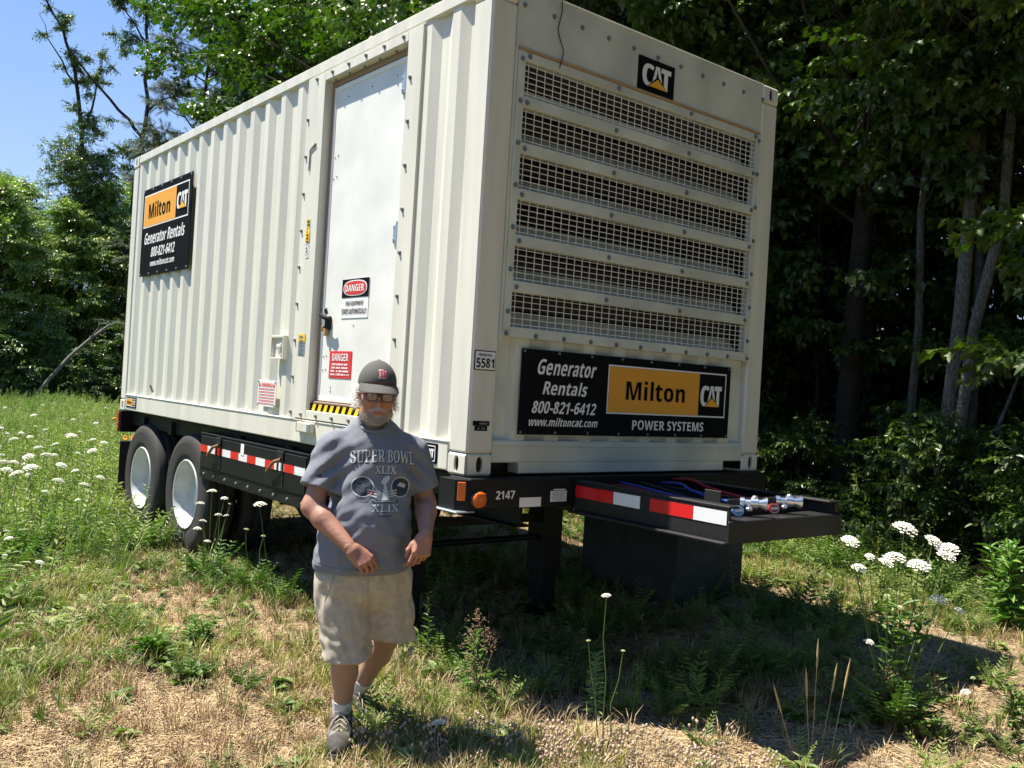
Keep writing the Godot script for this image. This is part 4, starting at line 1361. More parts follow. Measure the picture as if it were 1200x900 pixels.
const SLIM := ["slim grey trunk right of the container, nearer of a close pair", "slim grey trunk right of the container, farther of a close pair", "slim grey trunk close to the right edge of the picture", "slim grey trunk deep in the dark wood"]
func make_forest() -> void:
	var bt := noise_tex("bark_tone", 0.03, 0.45, 1.0, 512, 5)
	var brl := noise_tex("bark_relief", 0.04, 0, 1, 512, 5)
	for b in [["bark_brown", 0.11, 0.085, 0.06], ["bark_grey", 0.30, 0.28, 0.24], ["bark_dark", 0.06, 0.05, 0.04], ["bark_pale", 0.45, 0.42, 0.36]]:
		var m := mat(b[0], b[1], b[2], b[3], 0.9)
		grimy(m, bt, 2.0, brl, 3.0)
		m.uv1_scale = Vector3(3.0, 0.8, 3.0)
	var rng := RandomNumberGenerator.new()
	rng.seed = 21
	var green := Color(0.068, 0.122, 0.022)
	var deep := Color(0.075, 0.130, 0.030)
	# tall maples
	var tallg := "tall trees of the wood"
	var taltxt := "tall broadleaf tree in the dark wood beside and behind the container"
	var big := []
	for i in 3:
		big.append(make_tree("maple_tree", taltxt, tallg, {"height": 16.0 + 1.5 * i, "trunk": 0.19, "low": 3.6 - 0.4 * i, "radius": 4.4, "clumps": 120, "per": 52, "clump_r": 0.85, "leaf": "maple", "scale": 0.95, "color": green, "bark": "bark_brown"}, 100 + i))
	var spots := [[9.6, -5.0, 1.05], [9.6, 2.6, 1.0], [7.3, -11.2, 0.95], [7.4, -14.2, 1.0], [8.6, -17.6, 1.05], [10.6, -13.6, 1.15], [12.8, -2.4, 1.1], [12.5, 3.5, 1.1], [13.6, -8.0, 1.1], [9.4, 8.2, 1.0], [12.0, -18.8, 1.2], [15.4, -18.5, 1.2], [16.5, -4.5, 1.2], [17.0, 1.5, 1.2], [16.5, -12.5, 1.2], [13.5, 8.0, 1.1], [7.5, 12.5, 1.0], [20.0, -8.0, 1.2], [11.8, -23.0, 1.1], [15.5, -24.0, 1.2], [2.5, 14.5, 1.05], [-3.0, 13.0, 1.0], [-8.0, 12.0, 1.1], [-12.5, 8.5, 1.1], [-0.5, 17.5, 1.1], [-6.0, 16.5, 1.1]]
	var hang := make_tree("maple_tree", "tall broadleaf tree whose high crown hangs over the edge of the wood", "tall trees of the wood", {"height": 17.0, "trunk": 0.15, "low": 5.3, "radius": 5.1, "clumps": 130, "per": 62, "clump_r": 0.85, "leaf": "maple", "scale": 0.66, "color": deep, "bark": "bark_brown", "bias": 0.5, "wander": 0.004}, 109)
	var hs := [[7.4, -2.3], [7.2, -6.6], [7.6, 1.8], [8.0, 5.6]]
	for i in hs.size(): place(hang if i == 0 else copy_of(hang), hs[i][0], hs[i][1], rng.randf() * TAU, 1.0)
	for i in spots.size():
		var o: Node3D = big[i] if i < 3 else copy_of(big[i % 3])
		place(o, spots[i][0], spots[i][1], rng.randf() * TAU, spots[i][2], where_in_wood("tall broadleaf tree", spots[i][0], spots[i][1]))
	# nearer trunks that show through the leaves
	var slim := make_tree("slim_tree", "slim grey trunked tree standing among the dark understorey", "slim grey trunks in the wood", {"height": 13.0, "trunk": 0.062, "low": 4.5, "radius": 2.4, "clumps": 50, "per": 30, "clump_r": 0.7, "leaf": "maple", "scale": 1.0, "color": deep, "bark": "bark_grey", "category": "tree", "wander": 0.0035}, 140)
	var sl := [[7.15, -0.75, 1.0], [7.0, -1.35, 0.9], [8.3, -0.6, 1.0], [9.3, -3.2, 1.05], [7.7, -4.6, 0.9], [8.0, 1.2, 1.0], [9.9, 0.5, 1.1], [6.9, -8.4, 0.9]]
	for i in sl.size(): place(slim if i == 0 else copy_of(slim), sl[i][0], sl[i][1], rng.randf() * TAU, sl[i][2], SLIM[mini(i, 3)])
	var birch := thing("birch_tree", "pale leaning pair of thin trunks standing in the dark wood near the right edge", "tree")
	var bm1 := MB.new()
	bm1.tube(wander(Vector3(0, -0.1, 0), Vector3(0.25, 9.0, 0.1), 7, 0.06, rng), [0.085, 0.08, 0.075, 0.07, 0.06, 0.05, 0.04, 0.03], 9, false)
	part("trunk", bm1, M.bark_pale, birch)
	bm1 = MB.new()
	bm1.tube(wander(Vector3(0.12, -0.1, 0.2), Vector3(0.75, 8.4, 0.1), 7, 0.07, rng), [0.07, 0.065, 0.06, 0.055, 0.05, 0.04, 0.03, 0.02], 9, false)
	part("trunk", bm1, M.bark_pale, birch)
	bm1 = MB.new()
	bm1.tube(wander(Vector3(0.3, 0.9, 0.1), Vector3(0.85, 2.2, 0.2), 4, 0.05, rng), [0.028, 0.024, 0.02, 0.014, 0.008], 7, false)
	part("branch", bm1, M.bark_pale, birch)
	place(birch, 6.95, -0.95, -1.1, 1.0)
	# understorey
	var sap := []
	for i in 4:
		sap.append(make_tree("maple_sapling", "leafy maple sapling in the shaded edge of the wood", "saplings along the edge of the wood", {"height": 4.2 + 0.8 * i, "trunk": 0.03, "low": 0.35, "radius": 1.55, "clumps": 48, "per": 20, "clump_r": 0.45, "leaf": "maple", "scale": 0.72, "color": deep, "bark": "bark_brown", "category": "sapling", "flatten": 0.35}, 160 + i))
	var k := 0
	for row in 5:
		for i in 15:
			var z := -15.5 + i * 1.42 + rng.randf_range(-0.5, 0.5)
			var x := 6.5 + row * 1.7 + rng.randf_range(-0.4, 0.5) - 0.06 * absf(z + 4)
			if row == 0 and (i % 3 == 1 or (z > -3.2 and z < 0.6)): continue
			place(sap[k] if k < 4 else copy_of(sap[k % 4]), x, z, rng.randf() * TAU, rng.randf_range(0.75, 1.2), where_in_wood("leafy maple sapling", x, z))
			k += 1
	# shrubs at the foot of the wood
	var shr := []
	for i in 3:
		shr.append(make_tree("shrub", "low leafy shrub at the foot of the wood", "shrubs at the foot of the wood", {"height": 1.3 + 0.4 * i, "trunk": 0.014, "low": 0.05, "radius": 0.85, "clumps": 26, "per": 14, "clump_r": 0.28, "leaf": "oval", "scale": 0.8, "color": deep, "bark": "bark_brown", "category": "shrub"}, 190 + i))
	k = 0
	for i in 40:
		var z := -15.0 + i * 0.52 + rng.randf_range(-0.3, 0.3)
		var x := 5.9 + rng.randf_range(-0.25, 1.4) + 0.25 * sin(z * 1.3)
		place(shr[k] if k < 3 else copy_of(shr[k % 3]), x, z, rng.randf() * TAU, rng.randf_range(0.6, 1.15), where_in_wood("low leafy shrub", x, z))
		k += 1
	# the wood across the field
	var far := []
	for i in 3:
		far.append(make_tree("bushy_tree", "rounded leafy tree in the sunlit tree line across the field", "tree line across the field", {"height": 8.5 + i, "trunk": 0.12, "low": 0.3, "radius": 2.7, "clumps": 95, "per": 30, "clump_r": 0.75, "leaf": "oval", "scale": 1.7, "color": Color(0.24, 0.32, 0.09), "bark": "bark_brown", "bias": 0.6}, 220 + i))
	k = 0
	for row in 2:
		for i in 17:
			var x := -22.0 + i * 2.5 + rng.randf_range(-0.7, 0.7) + row * 1.2
			var z := -33.0 - row * 3.6 - 0.10 * x + rng.randf_range(-0.8, 0.8)
			place(far[k] if k < 3 else copy_of(far[k % 3]), x, z, rng.randf() * TAU, rng.randf_range(0.70, 0.9) + 0.1 * row)
			k += 1
	var brush := 0
	for i in 26:
		var x := -12.0 + i * 0.95
		place(copy_of(shr[i % 3], "dark brush at the foot of the far tree line"), x, -30.4 - 0.10 * x + rng.randf_range(-0.6, 0.6), rng.randf() * TAU, rng.randf_range(1.0, 1.7))
	for c in get_children():
		if c.get_meta("label", "") == "dark brush at the foot of the far tree line": c.set_meta("group", "brush along the far tree line")
	# pines behind the container
	var pine := make_tree("pine_tree", "soft needled pine tree behind the container", "pines behind the container", {"height": 15.0, "trunk": 0.16, "low": 2.0, "radius": 2.9, "clumps": 110, "per": 26, "clump_r": 0.6, "leaf": "needle", "scale": 1.35, "color": Color(0.040, 0.075, 0.028), "bark": "bark_dark", "bias": 0.5, "rise": 0.15, "flatten": 0.3}, 260)
	var ps := [[6.4, -22.4, 0.85], [8.4, -20.5, 0.95], [11.0, -20.8, 1.1]]
	for i in ps.size(): place(pine if i == 0 else copy_of(pine), ps[i][0], ps[i][1], rng.randf() * TAU, ps[i][2])
	# two tall thin trees standing clear of the tree line
	var q := func(px: float, py: float, dz := 0.0) -> Vector3: return Vector3(px, py, dz)
	var d2 := Color(0.12, 0.17, 0.06)
	limb_tree("thin_tree", "thin leaning tree with sparse tufts, left of two against the sky", Vector3(6.55, 0.2, -36.0), -0.23,
		[[[Vector3(0.1, -0.1, 0), Vector3(0.1, 5.0, 0), Vector3(-0.15, 8.3, 0.1), Vector3(-0.5, 10.8, 0.1), Vector3(-0.95, 12.2, 0), Vector3(-1.75, 13.3, 0), Vector3(-2.15, 14.0, 0)], 0.10, 0.015],
		[[Vector3(-0.2, 8.6, 0.1), Vector3(0.15, 10.2, -0.2), Vector3(0.3, 11.8, -0.2)], 0.05, 0.01],
		[[Vector3(-0.5, 10.4, 0.1), Vector3(-1.1, 11.3, 0.3), Vector3(-1.65, 12.4, 0.3)], 0.035, 0.006],
		[[Vector3(0.05, 7.0, 0), Vector3(0.9, 7.7, 0.5)], 0.03, 0.008], [[Vector3(0.05, 6.6, 0), Vector3(-0.8, 7.3, -0.4)], 0.03, 0.008]],
		[[Vector3(-0.1, 8.2, 0), 0.75, 150], [Vector3(0.3, 7.4, 0.2), 0.85, 170], [Vector3(-0.5, 7.6, -0.2), 0.7, 120], [Vector3(0.0, 9.3, 0), 0.55, 90], [Vector3(-0.1, 10.6, 0), 0.5, 70], [Vector3(-0.45, 11.2, 0), 0.45, 55], [Vector3(0.25, 11.3, -0.2), 0.4, 36], [Vector3(-1.0, 12.3, 0), 0.45, 46], [Vector3(-1.65, 13.2, 0), 0.4, 40], [Vector3(-2.05, 13.8, 0), 0.35, 26], [Vector3(0.2, 6.3, 0), 0.9, 150], [Vector3(-0.2, 5.2, 0), 1.0, 160]], "oval", d2, 301)
	limb_tree("thin_tree", "taller dark trunked tree with long bare side branch, right of two against the sky", Vector3(7.87, 0.2, -33.5), -0.28,
		[[[Vector3(-0.25, -0.1, 0), Vector3(-0.2, 4.0, 0), Vector3(-0.1, 6.3, 0), Vector3(0.12, 9.0, 0), Vector3(0.1, 11.2, 0), Vector3(-0.05, 13.6, 0), Vector3(-0.2, 16.5, 0)], 0.12, 0.02],
		[[Vector3(0.05, 8.6, 0), Vector3(-0.7, 9.3, 0.2), Vector3(-1.5, 10.1, 0.3), Vector3(-2.2, 10.9, 0.3), Vector3(-2.6, 11.9, 0.2)], 0.06, 0.012],
		[[Vector3(0.12, 10.6, 0), Vector3(0.7, 11.7, -0.2), Vector3(1.3, 12.9, -0.3), Vector3(1.7, 13.8, -0.3)], 0.06, 0.012],
		[[Vector3(0.1, 9.4, 0), Vector3(0.6, 9.8, 0.4), Vector3(1.2, 10.1, 0.4)], 0.04, 0.01],
		[[Vector3(0.08, 11.6, 0), Vector3(-0.6, 12.4, 0.2), Vector3(-1.1, 12.9, 0.2)], 0.035, 0.008],
		[[Vector3(-0.05, 13.6, 0), Vector3(-0.8, 14.6, -0.1), Vector3(-1.2, 15.4, 0)], 0.05, 0.01],
		[[Vector3(-0.05, 13.8, 0), Vector3(0.6, 14.8, 0.2), Vector3(1.1, 15.8, 0.2)], 0.05, 0.01]],
		[[Vector3(-0.6, 11.6, 0.2), 0.5, 50], [Vector3(-1.1, 12.9, 0.2), 0.5, 56], [Vector3(0.1, 12.6, 0), 0.5, 50], [Vector3(-0.7, 14.4, 0), 0.65, 90], [Vector3(0.2, 14.8, 0), 0.7, 100], [Vector3(-1.2, 15.3, 0), 0.6, 80], [Vector3(1.0, 15.4, 0.2), 0.7, 90], [Vector3(1.5, 13.6, -0.3), 0.55, 60], [Vector3(0.1, 16.2, 0), 0.8, 110], [Vector3(1.1, 10.2, 0.3), 0.5, 50], [Vector3(0.6, 8.4, 0), 0.7, 80], [Vector3(-0.5, 7.9, 0), 0.5, 50], [Vector3(0.9, 7.2, 0), 0.7, 90], [Vector3(0.4, 5.6, 0), 0.9, 120], [Vector3(-1.0, 13.6, 0.0), 0.5, 50]], "oval", d2, 302)
	# pale fallen trunk leaning at the edge of the field
	var ft := MB.new()
	ft.tube([Vector3(-0.7, -1.1, 0), Vector3(0, 0, 0), Vector3(0.55, 0.75, 0.03), Vector3(1.1, 1.35, 0), Vector3(1.75, 1.95, -0.05)], [0.075, 0.07, 0.065, 0.055, 0.04], 9)
	ft.tube([Vector3(1.1, 1.35, 0), Vector3(1.35, 1.75, 0.1), Vector3(1.4, 2.0, 0.15)], [0.03, 0.02, 0.008], 6)
	var fo := lone("leaning_log", ft, M.bark_pale)
	fo.position = Vector3(4.35, 1.0, -29.6)
	fo.rotation.y = -0.2
	tag(fo, "pale bare trunk leaning over the brush at the far side of the field", "log")

# ------------------------------------------------------------------ ground cover and plants
func blade(mb: MB, at: Vector3, dir: Vector3, h: float, w: float, bend: float) -> void:
	var side := dir.cross(Vector3.UP)
	if side.length_squared() < 1e-4: side = Vector3.RIGHT
	side = side.normalized() * w
	var a := at
	var b := at + Vector3.UP * h * 0.55 + dir * bend * 0.3
	var e := at + Vector3.UP * h * (1.0 - 0.25 * bend / maxf(h, 0.01)) + dir * bend
	mb.quad(a - side, a + side, b + side * 0.75, b - side * 0.75)
	mb.flat(b - side * 0.75, b + side * 0.75, e)

func tuft_mesh(n: int, h: float, w: float, spread: float, rng: RandomNumberGenerator) -> MB:
	var mb := MB.new()
	for i in n:
		var a := rng.randf() * TAU
		var d := Vector3(cos(a), 0, sin(a))
		var hh := h * rng.randf_range(0.5, 1.0)
		blade(mb, d * spread * rng.randf() * 0.4, d, hh, w * rng.randf_range(0.7, 1.2), hh * rng.randf_range(0.15, 0.8))
	return mb

func weed_mesh(n: int, s: float, rng: RandomNumberGenerator) -> MB:   # broad leaves round a low stem
	var mb := MB.new()
	for i in n:
		var a := TAU * i / n * 1.7 + rng.randf() * 0.6
		var up := rng.randf_range(0.0, 0.7)
		var B := Basis(Vector3.UP, a) * Basis(Vector3.RIGHT, -up)
		leaf_oval(mb, Transform3D(B, Vector3(0, 0.01 + 0.04 * rng.randf() * s / 0.1, 0)), s * rng.randf_range(0.6, 1.1), rng.randf_range(0.16, 0.3), 0.45)
	return mb

func stalk_mesh(h: float, n: int, leaf: float, w: float, rng: RandomNumberGenerator) -> MB:   # upright stem with narrow leaves all the way up
	var mb := MB.new()
	var pts := wander(Vector3.ZERO, Vector3(rng.randfn() * 0.06 * h, h, rng.randfn() * 0.06 * h), 4, 0.02 * h, rng)
	mb.tube(pts, [0.004, 0.0035, 0.003, 0.0025, 0.0015], 4, false)
	for i in n:
		var t := lerpf(0.12, 1.0, float(i) / n)
		var k := t * 4.0
		var p: Vector3 = (pts[mini(int(k), 3)] as Vector3).lerp(pts[mini(int(k), 3) + 1], k - mini(int(k), 3))
		var B := Basis(Vector3.UP, i * 2.4 + rng.randf() * 0.5) * Basis(Vector3.RIGHT, -lerpf(0.25, 0.9, t) + rng.randfn() * 0.15)
		leaf_oval(mb, Transform3D(B, p), leaf * lerpf(1.0, 0.55, t) * rng.randf_range(0.8, 1.15), w, 0.35)
	return mb

func fern_mesh(h: float, n: int, rng: RandomNumberGenerator) -> MB:   # finely cut leaves
	var mb := MB.new()
	for i in n:
		var a := TAU * i / n + rng.randf() * 0.7
		var d := Vector3(cos(a), rng.randf_range(0.4, 1.4), sin(a)).normalized()
		var l := h * rng.randf_range(0.5, 1.0)
		var o := Vector3(0, h * 0.1 * rng.randf(), 0)
		mb.tube([o, o + d * l * 0.6, o + d * l - Vector3(0, l * 0.08, 0)], [0.002, 0.0015, 0.001], 3, false)
		for k in 7:
			var t := lerpf(0.3, 1.0, k / 6.0)
			for s in [-1, 1]:
				var B := look(d) * Basis(Vector3.UP, s * 0.9) * Basis(Vector3.BACK, rng.randfn() * 0.5)
				leaf_oval(mb, Transform3D(B, o + d * l * t), l * 0.26 * (1.2 - 0.7 * t) , 0.16, 0.25)
	return mb

func spread_cover(called: String, mesh: Mesh, n: int, density: Callable, color: Callable, smin: float, smax: float, area: Rect2, sd: int, tilt := 0.15) -> void:
	var rng := RandomNumberGenerator.new()
	rng.seed = sd
	var xs := []
	var cols := PackedColorArray()
	var tries := 0
	while xs.size() < n and tries < n * 12:
		tries += 1
		var x := area.position.x + rng.randf() * area.size.x
		var z := area.position.y + rng.randf() * area.size.y
		var rel := Vector2(x + 2.77, z - 3.785)
		var dist := rel.length()
		if dist < 1.2: continue
		if rng.randf() > clampf(5.0 / dist, 0.18, 1.0): continue
		var d: float = density.call(x, z)
		if rng.randf() > d: continue
		var s := rng.randf_range(smin, smax)
		var b := Basis(Vector3.UP, rng.randf() * TAU)
		b = Basis(Vector3(rng.randfn(), 0, rng.randfn()).normalized(), rng.randfn() * tilt) * b
		xs.append(Transform3D(b.scaled(Vector3.ONE * s), Vector3(x, ground_height(x, z) - 0.004, z)))
		cols.append(color.call(x, z, rng))
	var mi := MultiMeshInstance3D.new()
	mi.name = numbered(called)
	mi.multimesh = scatter(xs, cols, mesh)
	add_child(mi)
	tag(mi, "", "", "", "stuff")

func tinted(mb: MB, c: Color, rng: RandomNumberGenerator) -> MB:
	var k := 1.0
	for i in mb.c.size():
		if i % 24 == 0: k = rng.randf_range(0.7, 1.25)
		mb.c[i] = c * k
	return mb


func umbel(head: MB, at: Vector3, up: Vector3, r: float, rng: RandomNumberGenerator) -> void:
	var B := look(up, Vector3(0.3, 0.2, 1))
	var n := 34
	for i in n:
		var q := sqrt((i + 0.5) / n)
		var a := i * 2.399963
		var p := at + B * Vector3(cos(a) * q * r, sin(a) * q * r, (0.34 - 0.52 * q * q) * r + rng.randf() * 0.05 * r)
		var s := r * rng.randf_range(0.13, 0.2)
		for k in 5:
			var e := k * TAU / 5 + rng.randf()
			head.ball(p + B * Vector3(cos(e), sin(e), 0.1 * rng.randf()) * s * 0.75, Vector3(s, s * 0.55, s) * 0.55, 5, 3, B * Basis(Vector3.RIGHT, PI / 2))

func lace_plant(label: String, group: String, heads: Array, leafy: int, sd: int, base_h := 0.3, lean := 0.0) -> Node3D:
	# heads: [offset x, height, offset z, radius]
	var rng := RandomNumberGenerator.new()
	rng.seed = sd
	var o := thing("lace_flower_plant", label, "flower", Vector3.ZERO, 0.0, group)
	for h in heads:
		var tip := Vector3(h[0], h[1], h[2])
		var st := MB.new()
		var pts := wander(Vector3(h[0] * 0.1, 0, h[2] * 0.1), tip, 4, 0.012, rng)
		st.tube(pts, [0.0035, 0.003, 0.0027, 0.0025, 0.002], 5, false)
		var r: float = h[3]
		var up := (Vector3.UP + Vector3(rng.randfn() * 0.16, 0, lean + rng.randfn() * 0.16)).normalized()
		for k in 9:
			var a := k * TAU / 9
			st.tube([tip, tip + up * r * 0.55 + Vector3(cos(a), 0, sin(a)) * r * 0.75], [0.0012, 0.0008], 3, false)
		var stem := part("stem", st, M.stem_green, o)
		var hm := MB.new()
		umbel(hm, tip + up * r * 0.5, up, r, rng)
		part("flower_head", hm, M.petal_white if r > 0.018 else M.petal_green, o)
	if leafy > 0:
		var lm := fern_mesh(base_h, leafy, rng)
		part("leaves", tinted(lm, Color(0.12, 0.21, 0.045), rng), M.plant_green, o)
	return o

func make_plants() -> void:
	var rng := RandomNumberGenerator.new()
	rng.seed = 31
	mat("stem_green", 0.10, 0.16, 0.045, 0.6)
	leaf_mat("plant_green", 0.5, 0.35)
	leaf_mat("pale_leaf", 0.5, 0.3)
	mat("petal_white", 0.78, 0.78, 0.68, 0.7)
	mat("petal_green", 0.50, 0.55, 0.28, 0.7)
	mat("dry_brown", 0.22, 0.14, 0.085, 0.9)
	mat("petal_orange", 0.75, 0.28, 0.02, 0.6)
	var gm := leaf_mat("blade", 0.55, 0.4)
	var dm := mat("straw", 1, 1, 1, 0.85)
	dm.vertex_color_use_as_albedo = true
	var nz := FastNoiseLite.new()
	nz.seed = 5
	nz.frequency = 0.7
	nz.fractal_octaves = 3
	var nz2 := FastNoiseLite.new()
	nz2.seed = 15
	nz2.frequency = 1.6
	# under the container and in its shade little grows
	var in_shade := func(x: float, z: float) -> float:
		return smoothstep(0.1, 0.5, x) * smoothstep(4.1, 3.6, x) * smoothstep(-6.6, -6.1, z)
	var sand := func(x: float, z: float) -> float:   # worn sandy ground in front on the left
		var d := Vector2((x + 1.6) / 1.0, (z + 0.35) / 0.75).length()
		var e := Vector2((x + 0.45) / 0.55, (z + 1.8) / 1.1).length()
		var g := Vector2((x - 0.75) / 0.9, (z - 1.35 - 0.45 * (x - 0.75)) / 0.45).length()
		return clampf(maxf(maxf(smoothstep(1.35, 0.5, d), 0.8 * smoothstep(1.4, 0.6, g)), 0.9 * smoothstep(1.6, 0.5, e)) + 0.35 * nz.get_noise_2d(x * 2.0, z * 2.0), 0, 1)
	var field := func(x: float, z: float) -> float:   # tall growth on the left and beyond
		return smoothstep(-2.6, -6.0, z + 0.9 * (x + 1.0) + 1.2 * nz.get_noise_2d(x, z)) * smoothstep(5.2, 4.2, x) * (1.0 - in_shade.call(x, z)) * smoothstep(0.5, -0.25, x - maxf(0.0, -z - 6.3) * 2.0)
	var dry := func(x: float, z: float) -> float:   # trodden dry ground in front
		return smoothstep(5.1, 3.9, Vector2(x + 2.77, z - 3.785).length() - 0.35 * nz.get_noise_2d(x * 1.5, z * 1.5)) * smoothstep(2.6, 1.9, x)
	var straw_c := func(x: float, z: float, r: RandomNumberGenerator) -> Color:
		var c := Color(0.62, 0.49, 0.29).lerp(Color(0.33, 0.22, 0.12), r.randf())
		return (c * r.randf_range(0.7, 1.15))
	var grass_c := func(x: float, z: float, r: RandomNumberGenerator) -> Color:
		var t := clampf(0.6 + 0.9 * nz.get_noise_2d(x + 40, z) + 0.25 * r.randfn(), 0, 1)
		var c := Color(0.14, 0.20, 0.042).lerp(Color(0.48, 0.41, 0.17), t)
		return c * r.randf_range(0.7, 1.15)
	var green_c := func(x: float, z: float, r: RandomNumberGenerator) -> Color:
		var t := clampf(0.4 + 0.8 * nz.get_noise_2d(x, z + 30) + 0.3 * r.randfn(), 0, 1)
		var c := Color(0.11, 0.19, 0.038).lerp(Color(0.30, 0.35, 0.10), t)
		return c * r.randf_range(0.7, 1.1)
	var meadow_c := func(x: float, z: float, r: RandomNumberGenerator) -> Color:
		var t := clampf(0.5 + 0.8 * nz.get_noise_2d(x * 0.6, z * 0.6 + 30) + 0.3 * r.randfn(), 0, 1)
		return Color(0.15, 0.24, 0.055).lerp(Color(0.42, 0.43, 0.17), t) * r.randf_range(0.75, 1.15)
	var near := Rect2(-5.0, -9.0, 11.0, 12.6)
	# straw and dead stems lying flat
	var lit := MB.new()
	for i in 7:
		var a := rng.randf() * TAU
		var p := Vector3(rng.randfn() * 0.03, 0.004 + 0.012 * rng.randf(), rng.randfn() * 0.03)
		var d := Vector3(cos(a), rng.randfn() * 0.12, sin(a)) * rng.randf_range(0.03, 0.085)
		lit.tube([p - d * 0.5, p, p + d * 0.5 + Vector3(0, -0.003, 0)], [0.0012, 0.0018, 0.0009], 3, false)
	spread_cover("dead_grass", lit.mesh(dm), 26000, func(x, z): return (0.35 + 0.65 * sand.call(x, z)) * (1.0 - 0.8 * field.call(x, z)) * (1.0 - 0.5 * in_shade.call(x, z)) * (1.0 - smoothstep(4.6, 5.2, x)), straw_c, 0.7, 1.5, near, 401, 0.1)
	var st2 := tuft_mesh(12, 0.10, 0.0017, 0.05, rng)
	spread_cover("dead_grass", st2.mesh(dm), 15000, func(x, z): return (0.25 + 0.5 * (0.5 + nz2.get_noise_2d(x, z))) * (1.0 - 0.6 * sand.call(x, z)) * (1.0 - 0.8 * field.call(x, z)) * (1.0 - 0.75 * in_shade.call(x, z)) * (1.0 - smoothstep(4.6, 5.2, x)), straw_c, 0.5, 1.5, near, 402)
	# stones
	var pb := MB.new()
	pb.ball(Vector3(0, 0.004, 0), Vector3(0.012, 0.008, 0.010), 6, 4)
	var stm := mat("pebble", 1, 1, 1, 0.9)
	stm.vertex_color_use_as_albedo = true
	spread_cover("gravel", pb.mesh(stm), 5200, func(x, z): return 0.2 + 0.8 * sand.call(x, z), func(x, z, r): return Color(0.36, 0.31, 0.24) * r.randf_range(0.4, 1.1), 0.25, 1.1, near, 403)
	# short grass
	var g1 := tuft_mesh(14, 0.11, 0.0022, 0.06, rng)
	spread_cover("grass", g1.mesh(gm), 19000, func(x, z): return clampf(0.35 + 1.1 * nz.get_noise_2d(x + 9, z), 0.02, 1) * (1.0 - 0.93 * sand.call(x, z)) * (1.0 - 0.9 * in_shade.call(x, z)) * (1.0 - 0.6 * dry.call(x, z)) * (1.0 - smoothstep(4.8, 5.4, x)), grass_c, 0.5, 1.5, near, 404)
	# low broad leaved weeds
	var wd := weed_mesh(9, 0.075, rng)
	spread_cover("ground_weeds", wd.mesh(gm), 7000, func(x, z): return clampf(0.12 + 1.2 * nz2.get_noise_2d(x - 7, z + 3) + 0.3 * field.call(x, z) + 0.25 * smoothstep(3.5, 4.0, x), 0.01, 1) * (1.0 - 0.9 * sand.call(x, z)) * (1.0 - 0.85 * dry.call(x, z)) * (1.0 - 0.7 * in_shade.call(x, z)), green_c, 0.35, 1.4, near, 405)
	var broad := weed_mesh(7, 0.11, rng)
	spread_cover("ground_weeds", broad.mesh(gm), 900, func(x, z): return clampf(0.2 + 1.3 * nz2.get_noise_2d(x + 27, z - 13), 0, 1) * smoothstep(-0.2, -0.8, x) * smoothstep(-0.9, -1.8, z) * (1.0 - 0.6 * sand.call(x, z)), meadow_c, 0.4, 1.1, Rect2(-4.5, -6.0, 4.8, 5.2), 416, 0.25)
	var fe := fern_mesh(0.16, 7, rng)
	spread_cover("ground_weeds", fe.mesh(gm), 3600, func(x, z): return clampf(0.05 + 0.9 * nz2.get_noise_2d(x + 17, z + 3) + 0.35 * field.call(x, z) , 0.0, 1) * (1.0 - 0.95 * sand.call(x, z)) * (1.0 - 0.9 * dry.call(x, z)) * (1.0 - 0.7 * in_shade.call(x, z)), green_c, 0.5, 1.5, near, 406)
	# tall growth of the field
	var t1 := stalk_mesh(0.55, 26, 0.085, 0.14, rng)
	var big := Rect2(-14.0, -33.0, 22.0, 34.0)
	spread_cover("field_weeds", t1.mesh(gm), 9000, func(x, z): return field.call(x, z), meadow_c, 0.55, 1.15, big, 407, 0.12)
	var t2 := fern_mesh(0.45, 12, rng)
	spread_cover("field_weeds", t2.mesh(gm), 7000, func(x, z): return field.call(x, z), meadow_c, 0.6, 1.2, big, 408, 0.12)
	var t3 := tuft_mesh(16, 0.5, 0.003, 0.1, rng)
	spread_cover("field_grass", t3.mesh(gm), 12000, func(x, z): return field.call(x, z), meadow_c, 0.5, 1.2, big, 409, 0.12)
	# growth in the lit strip at the foot of the wood and behind the box
	spread_cover("edge_weeds", t1.mesh(gm), 420, func(x, z): return smoothstep(4.2, 4.7, x) * smoothstep(6.5, 5.5, x), green_c, 0.3, 0.9, Rect2(3.8, -14, 3.2, 20), 410, 0.2)
	spread_cover("edge_weeds", t2.mesh(gm), 420, func(x, z): return smoothstep(4.0, 4.6, x) * smoothstep(6.8, 5.5, x), green_c, 0.4, 1.0, Rect2(3.8, -14, 3.2, 20), 411, 0.2)
	# shade weeds under and beside the trailer
	spread_cover("shade_weeds", t2.mesh(gm), 120, func(x, z): return in_shade.call(x, z) * (0.3 + nz2.get_noise_2d(x, z)), green_c, 0.3, 0.75, Rect2(0.2, -2.6, 3.6, 3.3), 412, 0.2)
	spread_cover("shade_weeds", t1.mesh(gm), 60, func(x, z): return in_shade.call(x, z), green_c, 0.4, 0.8, Rect2(0.2, -2.6, 3.6, 3.3), 413, 0.2)
	# dry pinkish clover heads in front of the man
	var ch := MB.new()
	for k in 6:
		var a := k * 1.1
		var p := Vector3(cos(a), 0, sin(a)) * rng.randf_range(0.01, 0.05)
		var hh := rng.randf_range(0.05, 0.11)
		ch.col = Color(0.24, 0.22, 0.09)
		ch.tube([p * 0.4, p + Vector3(0, hh, 0)], [0.0012, 0.001], 3, false)
		ch.col = Color(0.46, 0.35, 0.28)
		ch.ball(p + Vector3(0, hh, 0), Vector3(0.0065, 0.009, 0.0065), 6, 4)
